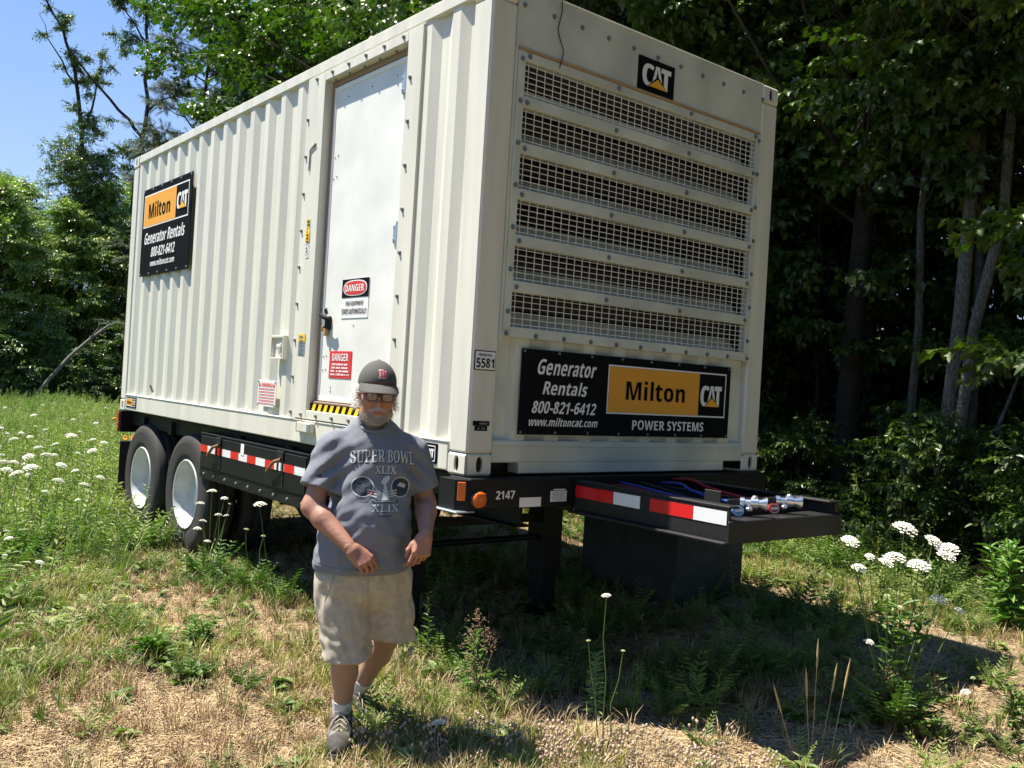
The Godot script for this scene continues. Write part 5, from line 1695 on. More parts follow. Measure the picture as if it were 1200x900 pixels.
	spread_cover("clover", ch.mesh(dm), 170, func(x, z): return smoothstep(0.9, 0.1, absf(z - 0.72 - 0.75 * (x + 0.1)) / 0.42) * smoothstep(-0.9, -0.4, x) * smoothstep(0.9, 0.3, x), func(x, z, r): return Color(1, 1, 1) * r.randf_range(0.7, 1.15), 0.7, 1.2, Rect2(-1.2, -0.4, 3.2, 3.0), 414)
	spread_cover("clover", ch.mesh(dm), 300, func(x, z): return sand.call(x, z) * 0.6, func(x, z, r): return Color(0.9, 0.8, 0.65) * r.randf_range(0.6, 1.0), 0.4, 0.8, Rect2(-2.6, -1.6, 2.6, 2.6), 415)
	# white flowers over the field --------------------------------------
	var lg := "white lace flowers over the field on the left"
	var lt := "white flat topped lace flower standing in the tall green field left of the trailer"
	var vs := [lace_plant(lt, lg, [[0.02, 0.62, 0.0, 0.046]], 5, 501), lace_plant(lt, lg, [[-0.04, 0.66, 0.02, 0.050], [0.11, 0.5, 0.05, 0.028]], 5, 502), lace_plant(lt, lg, [[0.05, 0.6, -0.03, 0.038]], 6, 503)]
	var fl := [[0.95, -17.37, 0.55], [1.99, -19.06, 0.52], [1.27, -13.29, 0.59], [2.02, -15.93, 0.53], [3.04, -18.06, 0.51], [0.32, -10.9, 0.59], [-0.02, -8.02, 0.7], [-0.06, -7.48, 0.68], [0.24, -8.0, 0.67], [-0.09, -10.27, 0.55], [-0.63, -7.84, 0.62], [-0.24, -10.34, 0.56], [-0.1, -11.66, 0.54], [-0.04, -9.78, 0.52], [-0.24, -7.4, 0.55], [-0.88, -5.61, 0.7], [-0.84, -5.43, 0.68], [-1.02, -5.57, 0.68], [-0.15, -6.3, 0.68], [0.58, -8.68, 0.54], [-0.5, -5.61, 0.57], [-0.7, -5.27, 0.64], [-1.09, -4.34, 0.66], [-1.22, -4.51, 0.69], [-1.31, -3.88, 0.69], [-0.74, -4.43, 0.52], [-0.54, -4.56, 0.63], [-1.07, -3.83, 0.65], [-0.58, -6.88, 0.61], [0.87, -11.22, 0.54], [-0.16, -7.92, 0.6], [1.56, -12.79, 0.52], [0.93, -9.33, 0.71], [1.11, -9.69, 0.69], [0.58, -12.74, 0.62], [-0.64, -8.44, 0.57], [-1.44, -2.45, 0.35], [-1.48, -3.11, 0.35], [-1.45, -3.6, 0.35], [-1.3, -4.62, 0.7], [-2.3, -5.5, 0.6], [-2.9, -7.5, 0.65], [-1.9, -8.8, 0.6], [-3.6, -9.6, 0.6], [0.4, -15.0, 0.6], [-1.2, -12.4, 0.6]]
	for i in fl.size():
		var o: Node3D = vs[i] if i < 3 else copy_of(vs[i % 3])
		place(o, fl[i][0], fl[i][1], rng.randf() * TAU, fl[i][2] / 0.62)
	# orange flowers near the far corner
	var og := MB.new()
	for k in 40:
		var p := Vector3(rng.randfn() * 0.09, rng.randfn() * 0.025 + 0.03, rng.randfn() * 0.09)
		og.ball(p, Vector3(0.02, 0.013, 0.02), 5, 3)
	var ors := [[1.15, -9.6, 0.85], [1.05, -9.0, 0.62]]
	var orp: Node3D = null
	for i in ors.size():
		if i == 0:
			orp = thing("orange_flower_plant", "orange yellow flower cluster above the grass at the far corner of the trailer", "flower", Vector3.ZERO, 0.0, "orange yellow flowers in the field")
			var sm := MB.new()
			sm.tube([Vector3.ZERO, Vector3(0.02, 0.4, 0), Vector3(0, 0.78, 0)], [0.004, 0.004, 0.003], 5, false)
			part("stem", sm, M.stem_green, orp)
			var hd := part("flower_head", og, M.petal_orange, orp)
			hd.position.y = 0.76
		var o := orp if i == 0 else copy_of(orp)
		place(o, ors[i][0], ors[i][1], i * 1.3, ors[i][2] / 0.78, "" if i < 1 else ("orange yellow flower cluster low beside the rear of the trailer" if i == 1 else "orange yellow flower cluster far out in the field"))
	# the big white flowered plant on the right
	var big_heads := [[0.02, 1.00, -0.05, 0.061], [0.16, 0.95, -0.02, 0.049], [0.22, 0.92, 0.03, 0.053], [-0.05, 0.86, 0.0, 0.053], [0.05, 0.83, 0.05, 0.057], [0.12, 0.82, -0.06, 0.049], [-0.30, 0.94, 0.0, 0.045], [-0.21, 0.88, 0.04, 0.025], [-0.22, 0.80, -0.04, 0.037], [-0.13, 0.85, 0.05, 0.037], [0.20, 0.66, 0.0, 0.041], [-0.03, 0.63, 0.04, 0.018], [-0.08, 0.68, 0.0, 0.015], [0.30, 0.62, 0.03, 0.025], [-0.19, 0.45, 0.04, 0.026], [-0.02, 0.28, 0.05, 0.014], [-0.24, 0.93, -0.1, 0.025]]
	var bl := lace_plant("large bushy plant with many white lace flower heads, right of the trailer neck", "", big_heads, 60, 520, 0.36, 0.45)
	var sm2 := MB.new()
	var lm2 := MB.new()
	for k in 130:
		var h := rng.randf_range(0.10, 0.64)
		var B := Basis(Vector3.UP, rng.randf() * TAU) * Basis(Vector3.RIGHT, -rng.randf_range(0.2, 0.9))
		leaf_oval(lm2, Transform3D(B, Vector3(rng.randfn() * 0.07, h, rng.randfn() * 0.06)), rng.randf_range(0.06, 0.12), 0.16, 0.25)
	part("leaves", tinted(lm2, Color(0.12, 0.21, 0.045), rng), M.plant_green, bl)
	place(bl, 1.76, 1.42, -0.55, 1.0)
	var bl2 := lace_plant("single white lace flower on a long leaning stem, rightmost of the tall flowers", "", [[0.33, 0.86, -0.03, 0.048]], 4, 521, 0.2, 0.4)
	place(bl2, 1.85, 1.30, -0.55, 1.0)
	var l3 := lace_plant("low white lace flower by the man's shoes", "", [[0.0, 0.12, 0.0, 0.035]], 3, 522, 0.08)
	place(l3, -0.40, 0.46, 0.0, 1.0)
	var l4 := lace_plant("thin tall stem with a small pale flower in front of the grey box", "", [[-0.03, 0.72, 0.0, 0.022], [-0.10, 0.52, 0.0, 0.010], [0.06, 0.48, 0.0, 0.010]], 3, 523, 0.1)
	place(l4, 0.22, 0.88, -0.6, 1.0)
	var l5 := lace_plant("small white flower at the lower right edge of the clearing", "", [[0.0, 0.16, 0.0, 0.024], [0.03, 0.24, 0.02, 0.012]], 4, 524, 0.1)
	place(l5, 2.22, 1.56, 0.0, 1.0)
	var l6 := lace_plant("pale round lace flowers in a clump beside the front wheel", "", [[0.0, 0.66, 0.0, 0.035], [0.12, 0.60, 0.02, 0.028], [-0.12, 0.58, 0.0, 0.030], [0.05, 0.48, 0.03, 0.028], [-0.05, 0.44, -0.03, 0.026], [0.18, 0.46, 0.0, 0.022], [-0.16, 0.40, 0.02, 0.028], [-0.08, 0.30, 0.05, 0.024], [0.22, 0.55, 0.0, 0.018]], 26, 525, 0.36)
	place(l6, -0.14, -3.05, 0.5, 1.0)
	var l7 := lace_plant("tall leaning lace flower under the tool box", "", [[-0.16, 0.66, 0.0, 0.045]], 10, 526, 0.3)
	place(l7, 0.05, -2.2, -0.5, 1.0)
	var l8 := lace_plant("weedy clump under the tool box behind the man", "", [[-0.05, 0.46, 0.0, 0.018], [0.1, 0.4, 0.0, 0.016]], 24, 527, 0.34)
	place(l8, -0.02, -2.55, 0.2, 1.0)
	# upright leafy plants at the edge of the shade
	var mk := func(h: float, label: String, n: int, leaf: float, w: float, stems: int, sd: int, x: float, z: float, m: Material) -> Node3D:
		var r := RandomNumberGenerator.new()
		r.seed = sd
		var o := thing("leafy_plant", label, "plant")
		for s in stems:
			var mb := stalk_mesh(h * r.randf_range(0.75, 1.0), n, leaf, w, r)
			var p := part("stem", tinted(mb, Color(0.20, 0.31, 0.13) if m == M.pale_leaf else Color(0.13, 0.225, 0.05) * (1.35 if h > 0.6 else 1.0), r), m, o)
			p.position = Vector3(r.randfn(), 0, r.randfn()) * 0.04 * float(stems > 1)
			p.rotation = Vector3(r.randfn() * 0.12, r.randf() * TAU, r.randfn() * 0.12)
		place(o, x, z, 0.0, 1.0)
		return o
	mk.call(0.42, "narrow leaved green plant with brown seed sprays beside the man", 30, 0.11, 0.10, 2, 601, 0.10, 0.02, M.plant_green)
	mk.call(0.36, "pale narrow leaved plant at the edge of the shade, left of three", 44, 0.075, 0.09, 3, 602, 0.54, 0.46, M.pale_leaf)
	mk.call(0.34, "thin stemmed plant with tiny leaves at the edge of the shade, middle of three", 26, 0.045, 0.22, 2, 603, 0.64, 0.60, M.plant_green)
	mk.call(0.30, "upright plant with small pointed leaves at the edge of the shade, right of three", 34, 0.07, 0.14, 2, 604, 0.92, 0.88, M.plant_green)
	mk.call(0.16, "short leafy plant below the right one of the three at the edge of the shade", 14, 0.06, 0.16, 2, 605, 1.04, 0.98, M.plant_green)
	mk.call(0.72, "bright bushy plant with long pointed leaves at the right edge of the clearing", 34, 0.17, 0.13, 7, 606, 4.05, 1.02, M.plant_green)
	mk.call(0.22, "small leafy plant in the sun at the lower right", 18, 0.08, 0.16, 4, 607, 2.42, 1.72, M.plant_green)
	mk.call(0.16, "low dark green plant on the sandy ground in front of the wheels", 26, 0.09, 0.14, 5, 608, -0.78, -1.42, M.plant_green)
	mk.call(0.14, "spreading plant with long leaves, left of the low dark plant on the sand", 22, 0.15, 0.13, 3, 609, -1.12, -1.32, M.plant_green)
	mk.call(0.24, "leafy green plant just left of the man's shorts", 22, 0.09, 0.24, 4, 610, -0.22, -0.92, M.plant_green)
	mk.call(0.45, "yellow green plant in the lit strip behind the trailer neck", 26, 0.11, 0.15, 5, 611, 4.7, -1.65, M.plant_green)
	mk.call(0.5, "slender plant in the lit strip left of the white flowers", 26, 0.10, 0.14, 3, 612, 5.0, -0.75, M.plant_green)
	mk.call(0.4, "drooping plant in the lit strip behind the white flowers", 22, 0.10, 0.13, 5, 613, 4.3, 0.35, M.plant_green)
	# brown seed sprays
	var ds := thing("dry_seed_plant", "dry brown feathery seed heads around the green plant beside the man", "plant")
	for q in [[-0.17, 0.36, 0.05], [0.10, 0.40, -0.03], [0.19, 0.28, 0.03], [-0.10, 0.22, 0.06], [0.13, 0.30, 0.02]]:
		var mb := MB.new()
		mb.tube([Vector3(q[0] * 0.3, 0, q[2] * 0.3), Vector3(q[0], q[1] - 0.06, q[2])], [0.0025, 0.0015], 4, false)
		for k in 90:
			var t := pow(rng.randf(), 0.8)
			var rr := 0.045 * sin(PI * clampf(t * 0.85 + 0.12, 0, 1))
			var p := Vector3(q[0], q[1] - 0.08 + 0.14 * t, q[2]) + Vector3(rng.randfn(), 0, rng.randfn()) * rr * 0.6
			mb.ball(p, Vector3.ONE * rng.randf_range(0.003, 0.0055), 4, 3)
		part("seed_head", mb, M.dry_brown, ds)
	place(ds, 0.10, 0.02, 0.5, 1.0)
	var d2 := copy_of(ds, "brown seed heads at the foot of the big white flowered plant")
	place(d2, 1.70, 1.50, 2.0, 0.8)
	# tall dry grass stalks at the bottom edge of the shade
	var gs := thing("grass_stalks", "few tall dry grass stalks with seed heads standing before the shade", "grass stalks")
	for q in [[0.0, 0.42, 0.0], [-0.05, 0.30, 0.05], [0.07, 0.30, -0.02], [0.09, 0.34, 0.04], [-0.13, 0.22, 0.02]]:
		var mb := MB.new()
		var tip := Vector3(q[0] * 1.4, q[1], q[2])
		mb.tube([Vector3(q[0] * 0.8, 0, q[2]), tip], [0.0022, 0.0015], 5, false)
		var dir := (tip - Vector3(q[0] * 0.8, 0, q[2])).normalized()
		mb.tube([tip - dir * 0.02, tip, tip + dir * 0.05, tip + dir * 0.10, tip + dir * 0.13], [0.0018, 0.005, 0.006, 0.004, 0.001], 6, false)
		part("stalk", mb, M.seed_straw if M.has("seed_straw") else mat("seed_straw", 0.42, 0.33, 0.16, 0.8), gs)
	place(gs, 1.12, 1.36, -0.5, 1.0)

# ------------------------------------------------------------------ bodies as smooth fields, meshed as surface nets
class Field:
	var kind := PackedInt32Array()
	var A := PackedVector3Array()
	var B := PackedVector3Array()
	var ra := PackedFloat32Array()
	var rb := PackedFloat32Array()
	var K := PackedFloat32Array()
	var cuts := []              # planes [point, normal]: what lies on the normal's side is cut away, within radius
	var bump = null
	func cone(a: Vector3, b: Vector3, r0: float, r1: float, k := 0.02) -> void:
		kind.append(0); A.append(a); B.append(b); ra.append(r0); rb.append(r1); K.append(k)
	func egg(c: Vector3, r: Vector3, k := 0.02) -> void:
		kind.append(1); A.append(c); B.append(r); ra.append(0); rb.append(0); K.append(k)
	func carve(a: Vector3, b: Vector3, r0: float, r1: float, k := 0.01) -> void:
		kind.append(2); A.append(a); B.append(b); ra.append(r0); rb.append(r1); K.append(k)
	func one(i: int, p: Vector3) -> float:
		if kind[i] == 1:
			var r := B[i]
			var q := p - A[i]
			var k0 := (q / r).length()
			var k1 := (q / (r * r)).length()
			return k0 * (k0 - 1.0) / maxf(k1, 1e-6)
		var ab := B[i] - A[i]
		var t := clampf((p - A[i]).dot(ab) / maxf(ab.length_squared(), 1e-9), 0.0, 1.0)
		return p.distance_to(A[i] + ab * t) - lerpf(ra[i], rb[i], t)
	func at(p: Vector3, ids: PackedInt32Array) -> float:
		var d := 10.0
		for i in ids:
			var e := one(i, p)
			var k := K[i]
			if kind[i] == 2:
				e = -e
				var h := maxf(k - absf(d - e), 0.0) / k
				d = maxf(d, e) + h * h * k * 0.25
			else:
				var h := maxf(k - absf(d - e), 0.0) / k
				d = minf(d, e) - h * h * k * 0.25
		if bump != null and d < 0.05: d += bump.call(p)
		for c in cuts:
			if p.distance_to(c[0]) < c[2]: d = maxf(d, (p - c[0]).dot(c[1]))
		return d
	func all() -> PackedInt32Array: return PackedInt32Array(range(kind.size()))
	func mesh_into(mb: MB, lo: Vector3, hi: Vector3, cell: float, X: Transform3D, color = null) -> void:
		var nb := Vector3i(((hi - lo) / (cell * 8.0)).ceil())
		var n := nb * 8 + Vector3i.ONE
		var val := PackedFloat32Array()
		val.resize(n.x * n.y * n.z)
		val.fill(99.0)
		var sy := n.x
		var sz := n.x * n.y
		var live := []
		var R := cell * 4.0 * 1.7321
		for bz in nb.z:
			for by in nb.y:
				for bx in nb.x:
					var c := lo + Vector3(bx * 8 + 4, by * 8 + 4, bz * 8 + 4) * cell
					var ds := []
					var m := 10.0
					for i in kind.size():
						var e := one(i, c)
						ds.append(e)
						if kind[i] != 2: m = minf(m, e)
					if m > R * 1.6 + 0.05: continue
					var ids := PackedInt32Array()
					for i in kind.size():
						if kind[i] == 2:
							if ds[i] < R * 1.6 + K[i]: ids.append(i)
						elif ds[i] < m + 2.2 * R + K[i] + 0.03: ids.append(i)
					live.append(Vector3i(bx, by, bz))
					for z in 9:
						for y in 9:
							for x in 9:
								var g := (bx * 8 + x) + (by * 8 + y) * sy + (bz * 8 + z) * sz
								if val[g] > 98.0: val[g] = at(lo + Vector3(bx * 8 + x, by * 8 + y, bz * 8 + z) * cell, ids)
		var vid := {}
		var vs := PackedVector3Array()
		for b in live:
			for z in 8:
				for y in 8:
					for x in 8:
						var ix: int = b.x * 8 + x
						var iy: int = b.y * 8 + y
						var iz: int = b.z * 8 + z
						var g := ix + iy * sy + iz * sz
						var v0 := val[g]
						var v1 := val[g + 1]
						var v2 := val[g + sy]
						var v3 := val[g + sy + 1]
						var v4 := val[g + sz]
						var v5 := val[g + sz + 1]
						var v6 := val[g + sz + sy]
						var v7 := val[g + sz + sy + 1]
						var neg := int(v0 < 0) + int(v1 < 0) + int(v2 < 0) + int(v3 < 0) + int(v4 < 0) + int(v5 < 0) + int(v6 < 0) + int(v7 < 0)
						if neg == 0 or neg == 8: continue
						var q := [v0, v1, v2, v3, v4, v5, v6, v7]
						var s := Vector3.ZERO
						var cnt := 0
						for e in [[0, 1], [2, 3], [4, 5], [6, 7], [0, 2], [1, 3], [4, 6], [5, 7], [0, 4], [1, 5], [2, 6], [3, 7]]:
							var a: float = q[e[0]]
							var d: float = q[e[1]]
							if (a < 0) != (d < 0):
								var t := a / (a - d)
								var p0 := Vector3(e[0] & 1, (e[0] >> 1) & 1, e[0] >> 2)
								var p1 := Vector3(e[1] & 1, (e[1] >> 1) & 1, e[1] >> 2)
								s += p0.lerp(p1, t)
								cnt += 1
						vid[g] = vs.size()
						vs.append(lo + (Vector3(ix, iy, iz) + s / cnt) * cell)
		var tris := PackedInt32Array()
		for g in vid:
			var a := val[g]
			for ax in 3:
				var st: int = [1, sy, sz][ax]
				var su: int = [sy, sz, 1][ax]
				var sv: int = [sz, 1, sy][ax]
				var b := val[g + st]
				if (a < 0) == (b < 0): continue
				if not (vid.has(g - su) and vid.has(g - sv) and vid.has(g - su - sv)): continue
				var p0: int = vid[g]
				var p1: int = vid[g - su]
				var p2: int = vid[g - su - sv]
				var p3: int = vid[g - sv]
				if a < 0: tris.append_array(PackedInt32Array([p0, p1, p2, p0, p2, p3]))
				else: tris.append_array(PackedInt32Array([p0, p2, p1, p0, p3, p2]))
		var nn := PackedVector3Array()
		nn.resize(vs.size())
		for i in range(0, tris.size(), 3):
			var f := (vs[tris[i + 1]] - vs[tris[i]]).cross(vs[tris[i + 2]] - vs[tris[i]])
			for j in 3: nn[tris[i + j]] += f
		for i in range(0, tris.size(), 3):
			for j in [0, 2, 1]:   # MB keeps clockwise order
				var k := tris[i + j]
				mb.v.append(X * vs[k])
				mb.n.append((X.basis * nn[k]).normalized())
				mb.c.append(color.call(vs[k]) if color != null else mb.col)

func hand_field(side: float, curl: Array, spreadx := 1.0) -> Field:
	# fingers along +y, back of the hand +z, thumb towards side * x
	var f := Field.new()
	f.cone(Vector3(0, -0.014, -0.002), Vector3(0, 0.008, 0), 0.026, 0.027, 0.02)
	var xs := [0.032, 0.011, -0.011, -0.031]
	var ky := [0.084, 0.088, 0.083, 0.074]
	var ln := [1.0, 1.1, 1.03, 0.82]
	for i in 4:
		var kn := Vector3(xs[i] * side * spreadx, ky[i], 0.004)
		f.cone(Vector3(xs[i] * side * 0.55, 0.012, 0), kn, 0.0165, 0.0125, 0.016)
		f.cone(Vector3(xs[i] * side * 0.6, 0.02, -0.010), Vector3(xs[i] * side, ky[i] - 0.016, -0.008), 0.013, 0.011, 0.012)
	for i in 4:
		var p := Vector3(xs[i] * side * spreadx, ky[i], 0.002)
		var ang := 0.0
		var r := 0.0098 if i < 3 else 0.0084
		for j in 3:
			ang += curl[i][j]
			var l: float = [0.044, 0.027, 0.021][j] * ln[i]
			var q := p + Vector3(xs[i] * side * 0.10, cos(ang), -sin(ang)) * l
			f.cone(p, q, r, r - 0.0011, 0.0025 if j > 0 else 0.004)
			p = q
			r -= 0.0011
	for i in 4: f.egg(Vector3(xs[i] * side * spreadx, ky[i] - 0.001, 0.010), Vector3(0.008, 0.009, 0.006), 0.006)
	var t0 := Vector3(0.018 * side, 0.018, -0.008)
	var t1 := Vector3(0.040 * side, 0.052, -0.018)
	var t2 := Vector3(0.050 * side, 0.080, -0.026)
	var t3 := Vector3(0.048 * side, 0.104, -0.036)
	f.cone(t0, t1, 0.018, 0.0135, 0.016)
	f.cone(t1, t2, 0.0125, 0.0115, 0.006)
	f.cone(t2, t3, 0.0115, 0.0095, 0.004)
	return f

func make_shoe(p: Node3D, at: Vector3, yaw: float, pitch: float, rng: RandomNumberGenerator) -> void:
	var X := Transform3D((Basis(Vector3.UP, yaw) * Basis(Vector3.RIGHT, pitch)).scaled(Vector3.ONE * 1.12), at)
	var f := Field.new()
	f.cone(Vector3(0, 0.045, -0.055), Vector3(0, 0.042, 0.05), 0.038, 0.042, 0.03)
	f.cone(Vector3(0, 0.042, 0.05), Vector3(0.004, 0.034, 0.150), 0.042, 0.036, 0.03)
	f.egg(Vector3(0.002, 0.036, 0.13), Vector3(0.047, 0.038, 0.072), 0.02)
	f.cone(Vector3(0, 0.05, -0.045), Vector3(0, 0.105, -0.035), 0.038, 0.040, 0.03)
	f.cone(Vector3(0, 0.06, 0.03), Vector3(0, 0.11, -0.015), 0.034, 0.036, 0.03)
	f.cuts.append([Vector3(0, 0.022, 0), Vector3(0, -1, 0), 1.0])
	f.cuts.append([Vector3(0, 0.118, -0.04), Vector3(0, 0.95, 0.2).normalized(), 1.0])
	f.carve(Vector3(0, 0.09, -0.035), Vector3(0, 0.14, -0.03), 0.033, 0.036, 0.004)
	var mb := MB.new()
	var nz := FastNoiseLite.new()
	nz.frequency = 30.0
	f.mesh_into(mb, Vector3(-0.07, 0.0, -0.11), Vector3(0.07, 0.15, 0.23), 0.006, X, func(q: Vector3) -> Color:
		var c := Color(0.085, 0.07, 0.058)
		if q.z > 0.13 or q.z < -0.07: c = Color(0.055, 0.05, 0.048)
		if absf(q.y - 0.055 - 0.12 * q.z) < 0.008 and q.z < 0.11: c = Color(0.16, 0.17, 0.17)
		if absf(q.z - 0.075 + q.y * 0.6) < 0.009 and q.y < 0.07: c = Color(0.42, 0.20, 0.04)
		return c * (1.0 + 0.35 * nz.get_noise_3dv(q)))
	var o := part("shoe", mb, M.shoe, p)
	var so := MB.new()
	var outl := PackedVector2Array()
	for k in 32:
		var a := TAU * k / 32
		var z := 0.062 + 0.155 * sin(a)
		var w := 0.041 + 0.012 * smoothstep(-0.02, 0.12, z) - 0.006 * smoothstep(0.0, 0.05, absf(z - 0.02) * 0.0)
		outl.append(Vector2(w * cos(a) * (1.0 if absf(cos(a)) < 0.8 else 1.0), z))
	so.prism(outl, 0.0, 0.028, X * Transform3D(Basis(Vector3(1, 0, 0), Vector3(0, 0, 1), Vector3(0, 1, 0)), Vector3.ZERO))
	part("sole", so, M.sole, o)
	var la := MB.new()
	for k in 4:
		var z := 0.085 - 0.024 * k
		var y := 0.072 + 0.010 * k
		la.tube([X * Vector3(-0.028, y - 0.004, z), X * Vector3(0, y + 0.012, z + 0.012), X * Vector3(0.028, y - 0.004, z + 0.022)], [0.0025, 0.0028, 0.0025], 5)
		la.tube([X * Vector3(0.028, y - 0.004, z), X * Vector3(0, y + 0.013, z + 0.012), X * Vector3(-0.028, y - 0.004, z + 0.022)], [0.0025, 0.0028, 0.0025], 5)
	for s in [-1, 1]:
		la.tube([X * Vector3(0, 0.118, 0.02), X * Vector3(s * 0.025, 0.13, 0.035), X * Vector3(s * 0.04, 0.105, 0.05), X * Vector3(s * 0.015, 0.105, 0.035)], [0.0025, 0.0025, 0.0025, 0.0025], 5)
		la.tube([X * Vector3(0, 0.118, 0.02), X * Vector3(s * 0.03, 0.10, 0.06), X * Vector3(s * 0.045, 0.07, 0.075)], [0.0025, 0.0025, 0.002], 5)
	part("laces", la, M.lace, o)

func strand(mb: MB, p: Vector3, d: Vector3, l: float, w: float, curl: Vector3, n := 4) -> void:
	var pts := [p]
	var rr := [w]
	for i in n:
		p += d * l / n
		d = (d + curl).normalized()
		pts.append(p)
		rr.append(w * (1.0 - 0.8 * (i + 1) / n))
	mb.tube(pts, rr, 3, false)

func make_person() -> void:
	var rng := RandomNumberGenerator.new()
	rng.seed = 71
	var skin_t := noise_tex("skin_mottle", 0.04, 0.86, 1.0, 512, 4)
	var sk := mat("skin", 1, 1, 1, 0.55)
	sk.vertex_color_use_as_albedo = true
	grimy(sk, skin_t, 9.0)
	sk.subsurf_scatter_enabled = true
	sk.subsurf_scatter_strength = 0.12
	var weave := noise_tex("weave", 0.25, 0.8, 1.0, 512, 3)
	var cl := mat("shirt_cloth", 0.225, 0.24, 0.285, 0.92)
	grimy(cl, noise_tex("shirt_heather", 0.12, 0.80, 1.0, 512, 4), 3.0, weave, 0.15)
	var kh := mat("khaki_cloth", 0.53, 0.475, 0.39, 0.92)
	grimy(kh, noise_tex("khaki_wear", 0.02, 0.82, 1.0, 512, 5), 2.0, weave, 0.15)
	grimy(mat("cap_cloth", 0.11, 0.108, 0.10, 0.9), weave, 4.0)
	grimy(mat("sock", 0.72, 0.72, 0.72, 0.95), weave, 6.0)
	var sh := mat("shoe", 1, 1, 1, 0.85)
	sh.vertex_color_use_as_albedo = true
	mat("sole", 0.04, 0.04, 0.042, 0.8)
	mat("lace", 0.42, 0.38, 0.30, 0.9)
	mat("white_hair", 0.75, 0.73, 0.68, 0.6)
	mat("grey_hair", 0.56, 0.53, 0.49, 0.6)
	mat("frame_red", 0.10, 0.015, 0.012, 0.3)
	mat("lens", 0.9, 0.95, 0.95, 0.03, 0.0, {"transparency": BaseMaterial3D.TRANSPARENCY_ALPHA, "albedo_color": Color(0.85, 0.9, 0.9, 0.14)})
	mat("print_light", 0.50, 0.54, 0.56, 0.9)
	mat("print_dark", 0.035, 0.045, 0.065, 0.9)
	mat("print_red", 0.22, 0.035, 0.03, 0.9)
	mat("cap_red", 0.62, 0.03, 0.06, 0.8)
	mat("cap_white", 0.75, 0.75, 0.72, 0.8)
	mat("gold", 0.75, 0.55, 0.2, 0.25, 0.9)
	mat("eye_white", 0.55, 0.52, 0.48, 0.3)
	mat("eye_dark", 0.03, 0.025, 0.02, 0.2)
	var o := thing("person", "grey bearded man in dark cap, printed grey t-shirt and khaki shorts walking towards us", "person", Vector3(-0.646, ground_height(-0.646, 0.149), 0.149), -0.51)
	o.scale = Vector3.ONE * 1.015
	# joints
	var sR := Vector3(-0.172, 1.304, 0.015)
	var eR := Vector3(-0.240, 1.050, 0.085)
	var wR := Vector3(-0.070, 0.905, 0.225)
	var sL := Vector3(0.188, 1.304, -0.035)
	var eL := Vector3(0.262, 1.065, -0.045)
	var wL := Vector3(0.252, 0.962, 0.165)
	var kR := Vector3(-0.060, 0.44, 0.05)
	var aR := Vector3(-0.060, 0.09, -0.035)
	var kL := Vector3(0.145, 0.48, -0.07)
	var aL := Vector3(0.005, 0.12, -0.285)
	var head := Transform3D(Basis(Vector3.UP, 0.12) * Basis(Vector3.RIGHT, 0.06) * Basis(Vector3.BACK, -0.02), Vector3(0.008, 1.545, 0.035))
	var bf := Field.new()
	bf.egg(Vector3(0.01, 1.18, -0.005), Vector3(0.155, 0.21, 0.09), 0.03)
	bf.egg(Vector3(0.0, 0.93, 0.015), Vector3(0.16, 0.2, 0.12), 0.05)
	bf.cone(head * Vector3(0, -0.04, -0.03), Vector3(0.0, 1.32, -0.025), 0.058, 0.075, 0.04)
	bf.cone(sR, eR, 0.050, 0.045, 0.03)
	bf.cone(eR, eR.lerp(wR, 0.3), 0.046, 0.047, 0.02)
	bf.cone(eR.lerp(wR, 0.3), wR, 0.047, 0.030, 0.02)
	bf.cone(sL, eL, 0.050, 0.045, 0.03)
	bf.cone(eL, eL.lerp(wL, 0.3), 0.046, 0.047, 0.02)
	bf.cone(eL.lerp(wL, 0.3), wL, 0.047, 0.030, 0.02)
	bf.cone(Vector3(-0.08, 0.82, 0.0), kR, 0.10, 0.062, 0.03)
	bf.cone(kR, aR.lerp(kR, 0.62) + Vector3(0, 0, -0.012), 0.056, 0.056, 0.03)
	bf.cone(aR.lerp(kR, 0.62) + Vector3(0, 0, -0.012), aR, 0.056, 0.035, 0.03)
	bf.cone(Vector3(0.10, 0.82, -0.03), kL, 0.10, 0.060, 0.03)
	bf.cone(kL, aL.lerp(kL, 0.62) + Vector3(0, 0, -0.012), 0.055, 0.056, 0.03)
	bf.cone(aL.lerp(kL, 0.62) + Vector3(0, 0, -0.012), aL, 0.056, 0.036, 0.03)
	var tone := Color(0.45, 0.265, 0.185)
	var red := Color(0.43, 0.205, 0.145)
	var body := MB.new()
	body.col = tone
	bf.mesh_into(body, Vector3(-0.36, 0.03, -0.36), Vector3(0.38, 1.56, 0.30), 0.012, Transform3D(), func(q: Vector3) -> Color: return red.lerp(tone, clampf((q.y - 0.9) * 2.0, 0, 1)) if q.y > 0.7 else tone * Color(0.95, 0.98, 1.0))
	# hands
	var frame := func(at: Vector3, dir: Vector3, back: Vector3) -> Transform3D:
		var y := dir.normalized()
		var x := y.cross(back).normalized()
		return Transform3D(Basis(x, y, x.cross(y)), at)
	var hx := Vector3(-0.072, -0.08, -0.11)
	var hy := Vector3(0.074, 0.20, 0.035)
	var HR: Transform3D = frame.call(wR + (wR - eR).normalized() * 0.012, Vector3(0.74, -0.62, 0.12), Vector3(0.25, 0.45, 0.85))
	hand_field(-1.0, [[0.55, 0.65, 0.4], [0.7, 0.75, 0.4], [0.8, 0.8, 0.45], [0.85, 0.8, 0.4]]).mesh_into(body, hx, hy, 0.0037, HR, func(q: Vector3) -> Color: return red * (1.0 + 0.8 * q.z))
	var HL: Transform3D = frame.call(wL + (wL - eL).normalized() * 0.012, Vector3(-0.22, -0.93, 0.28), Vector3(0.35, 0.20, 0.9))
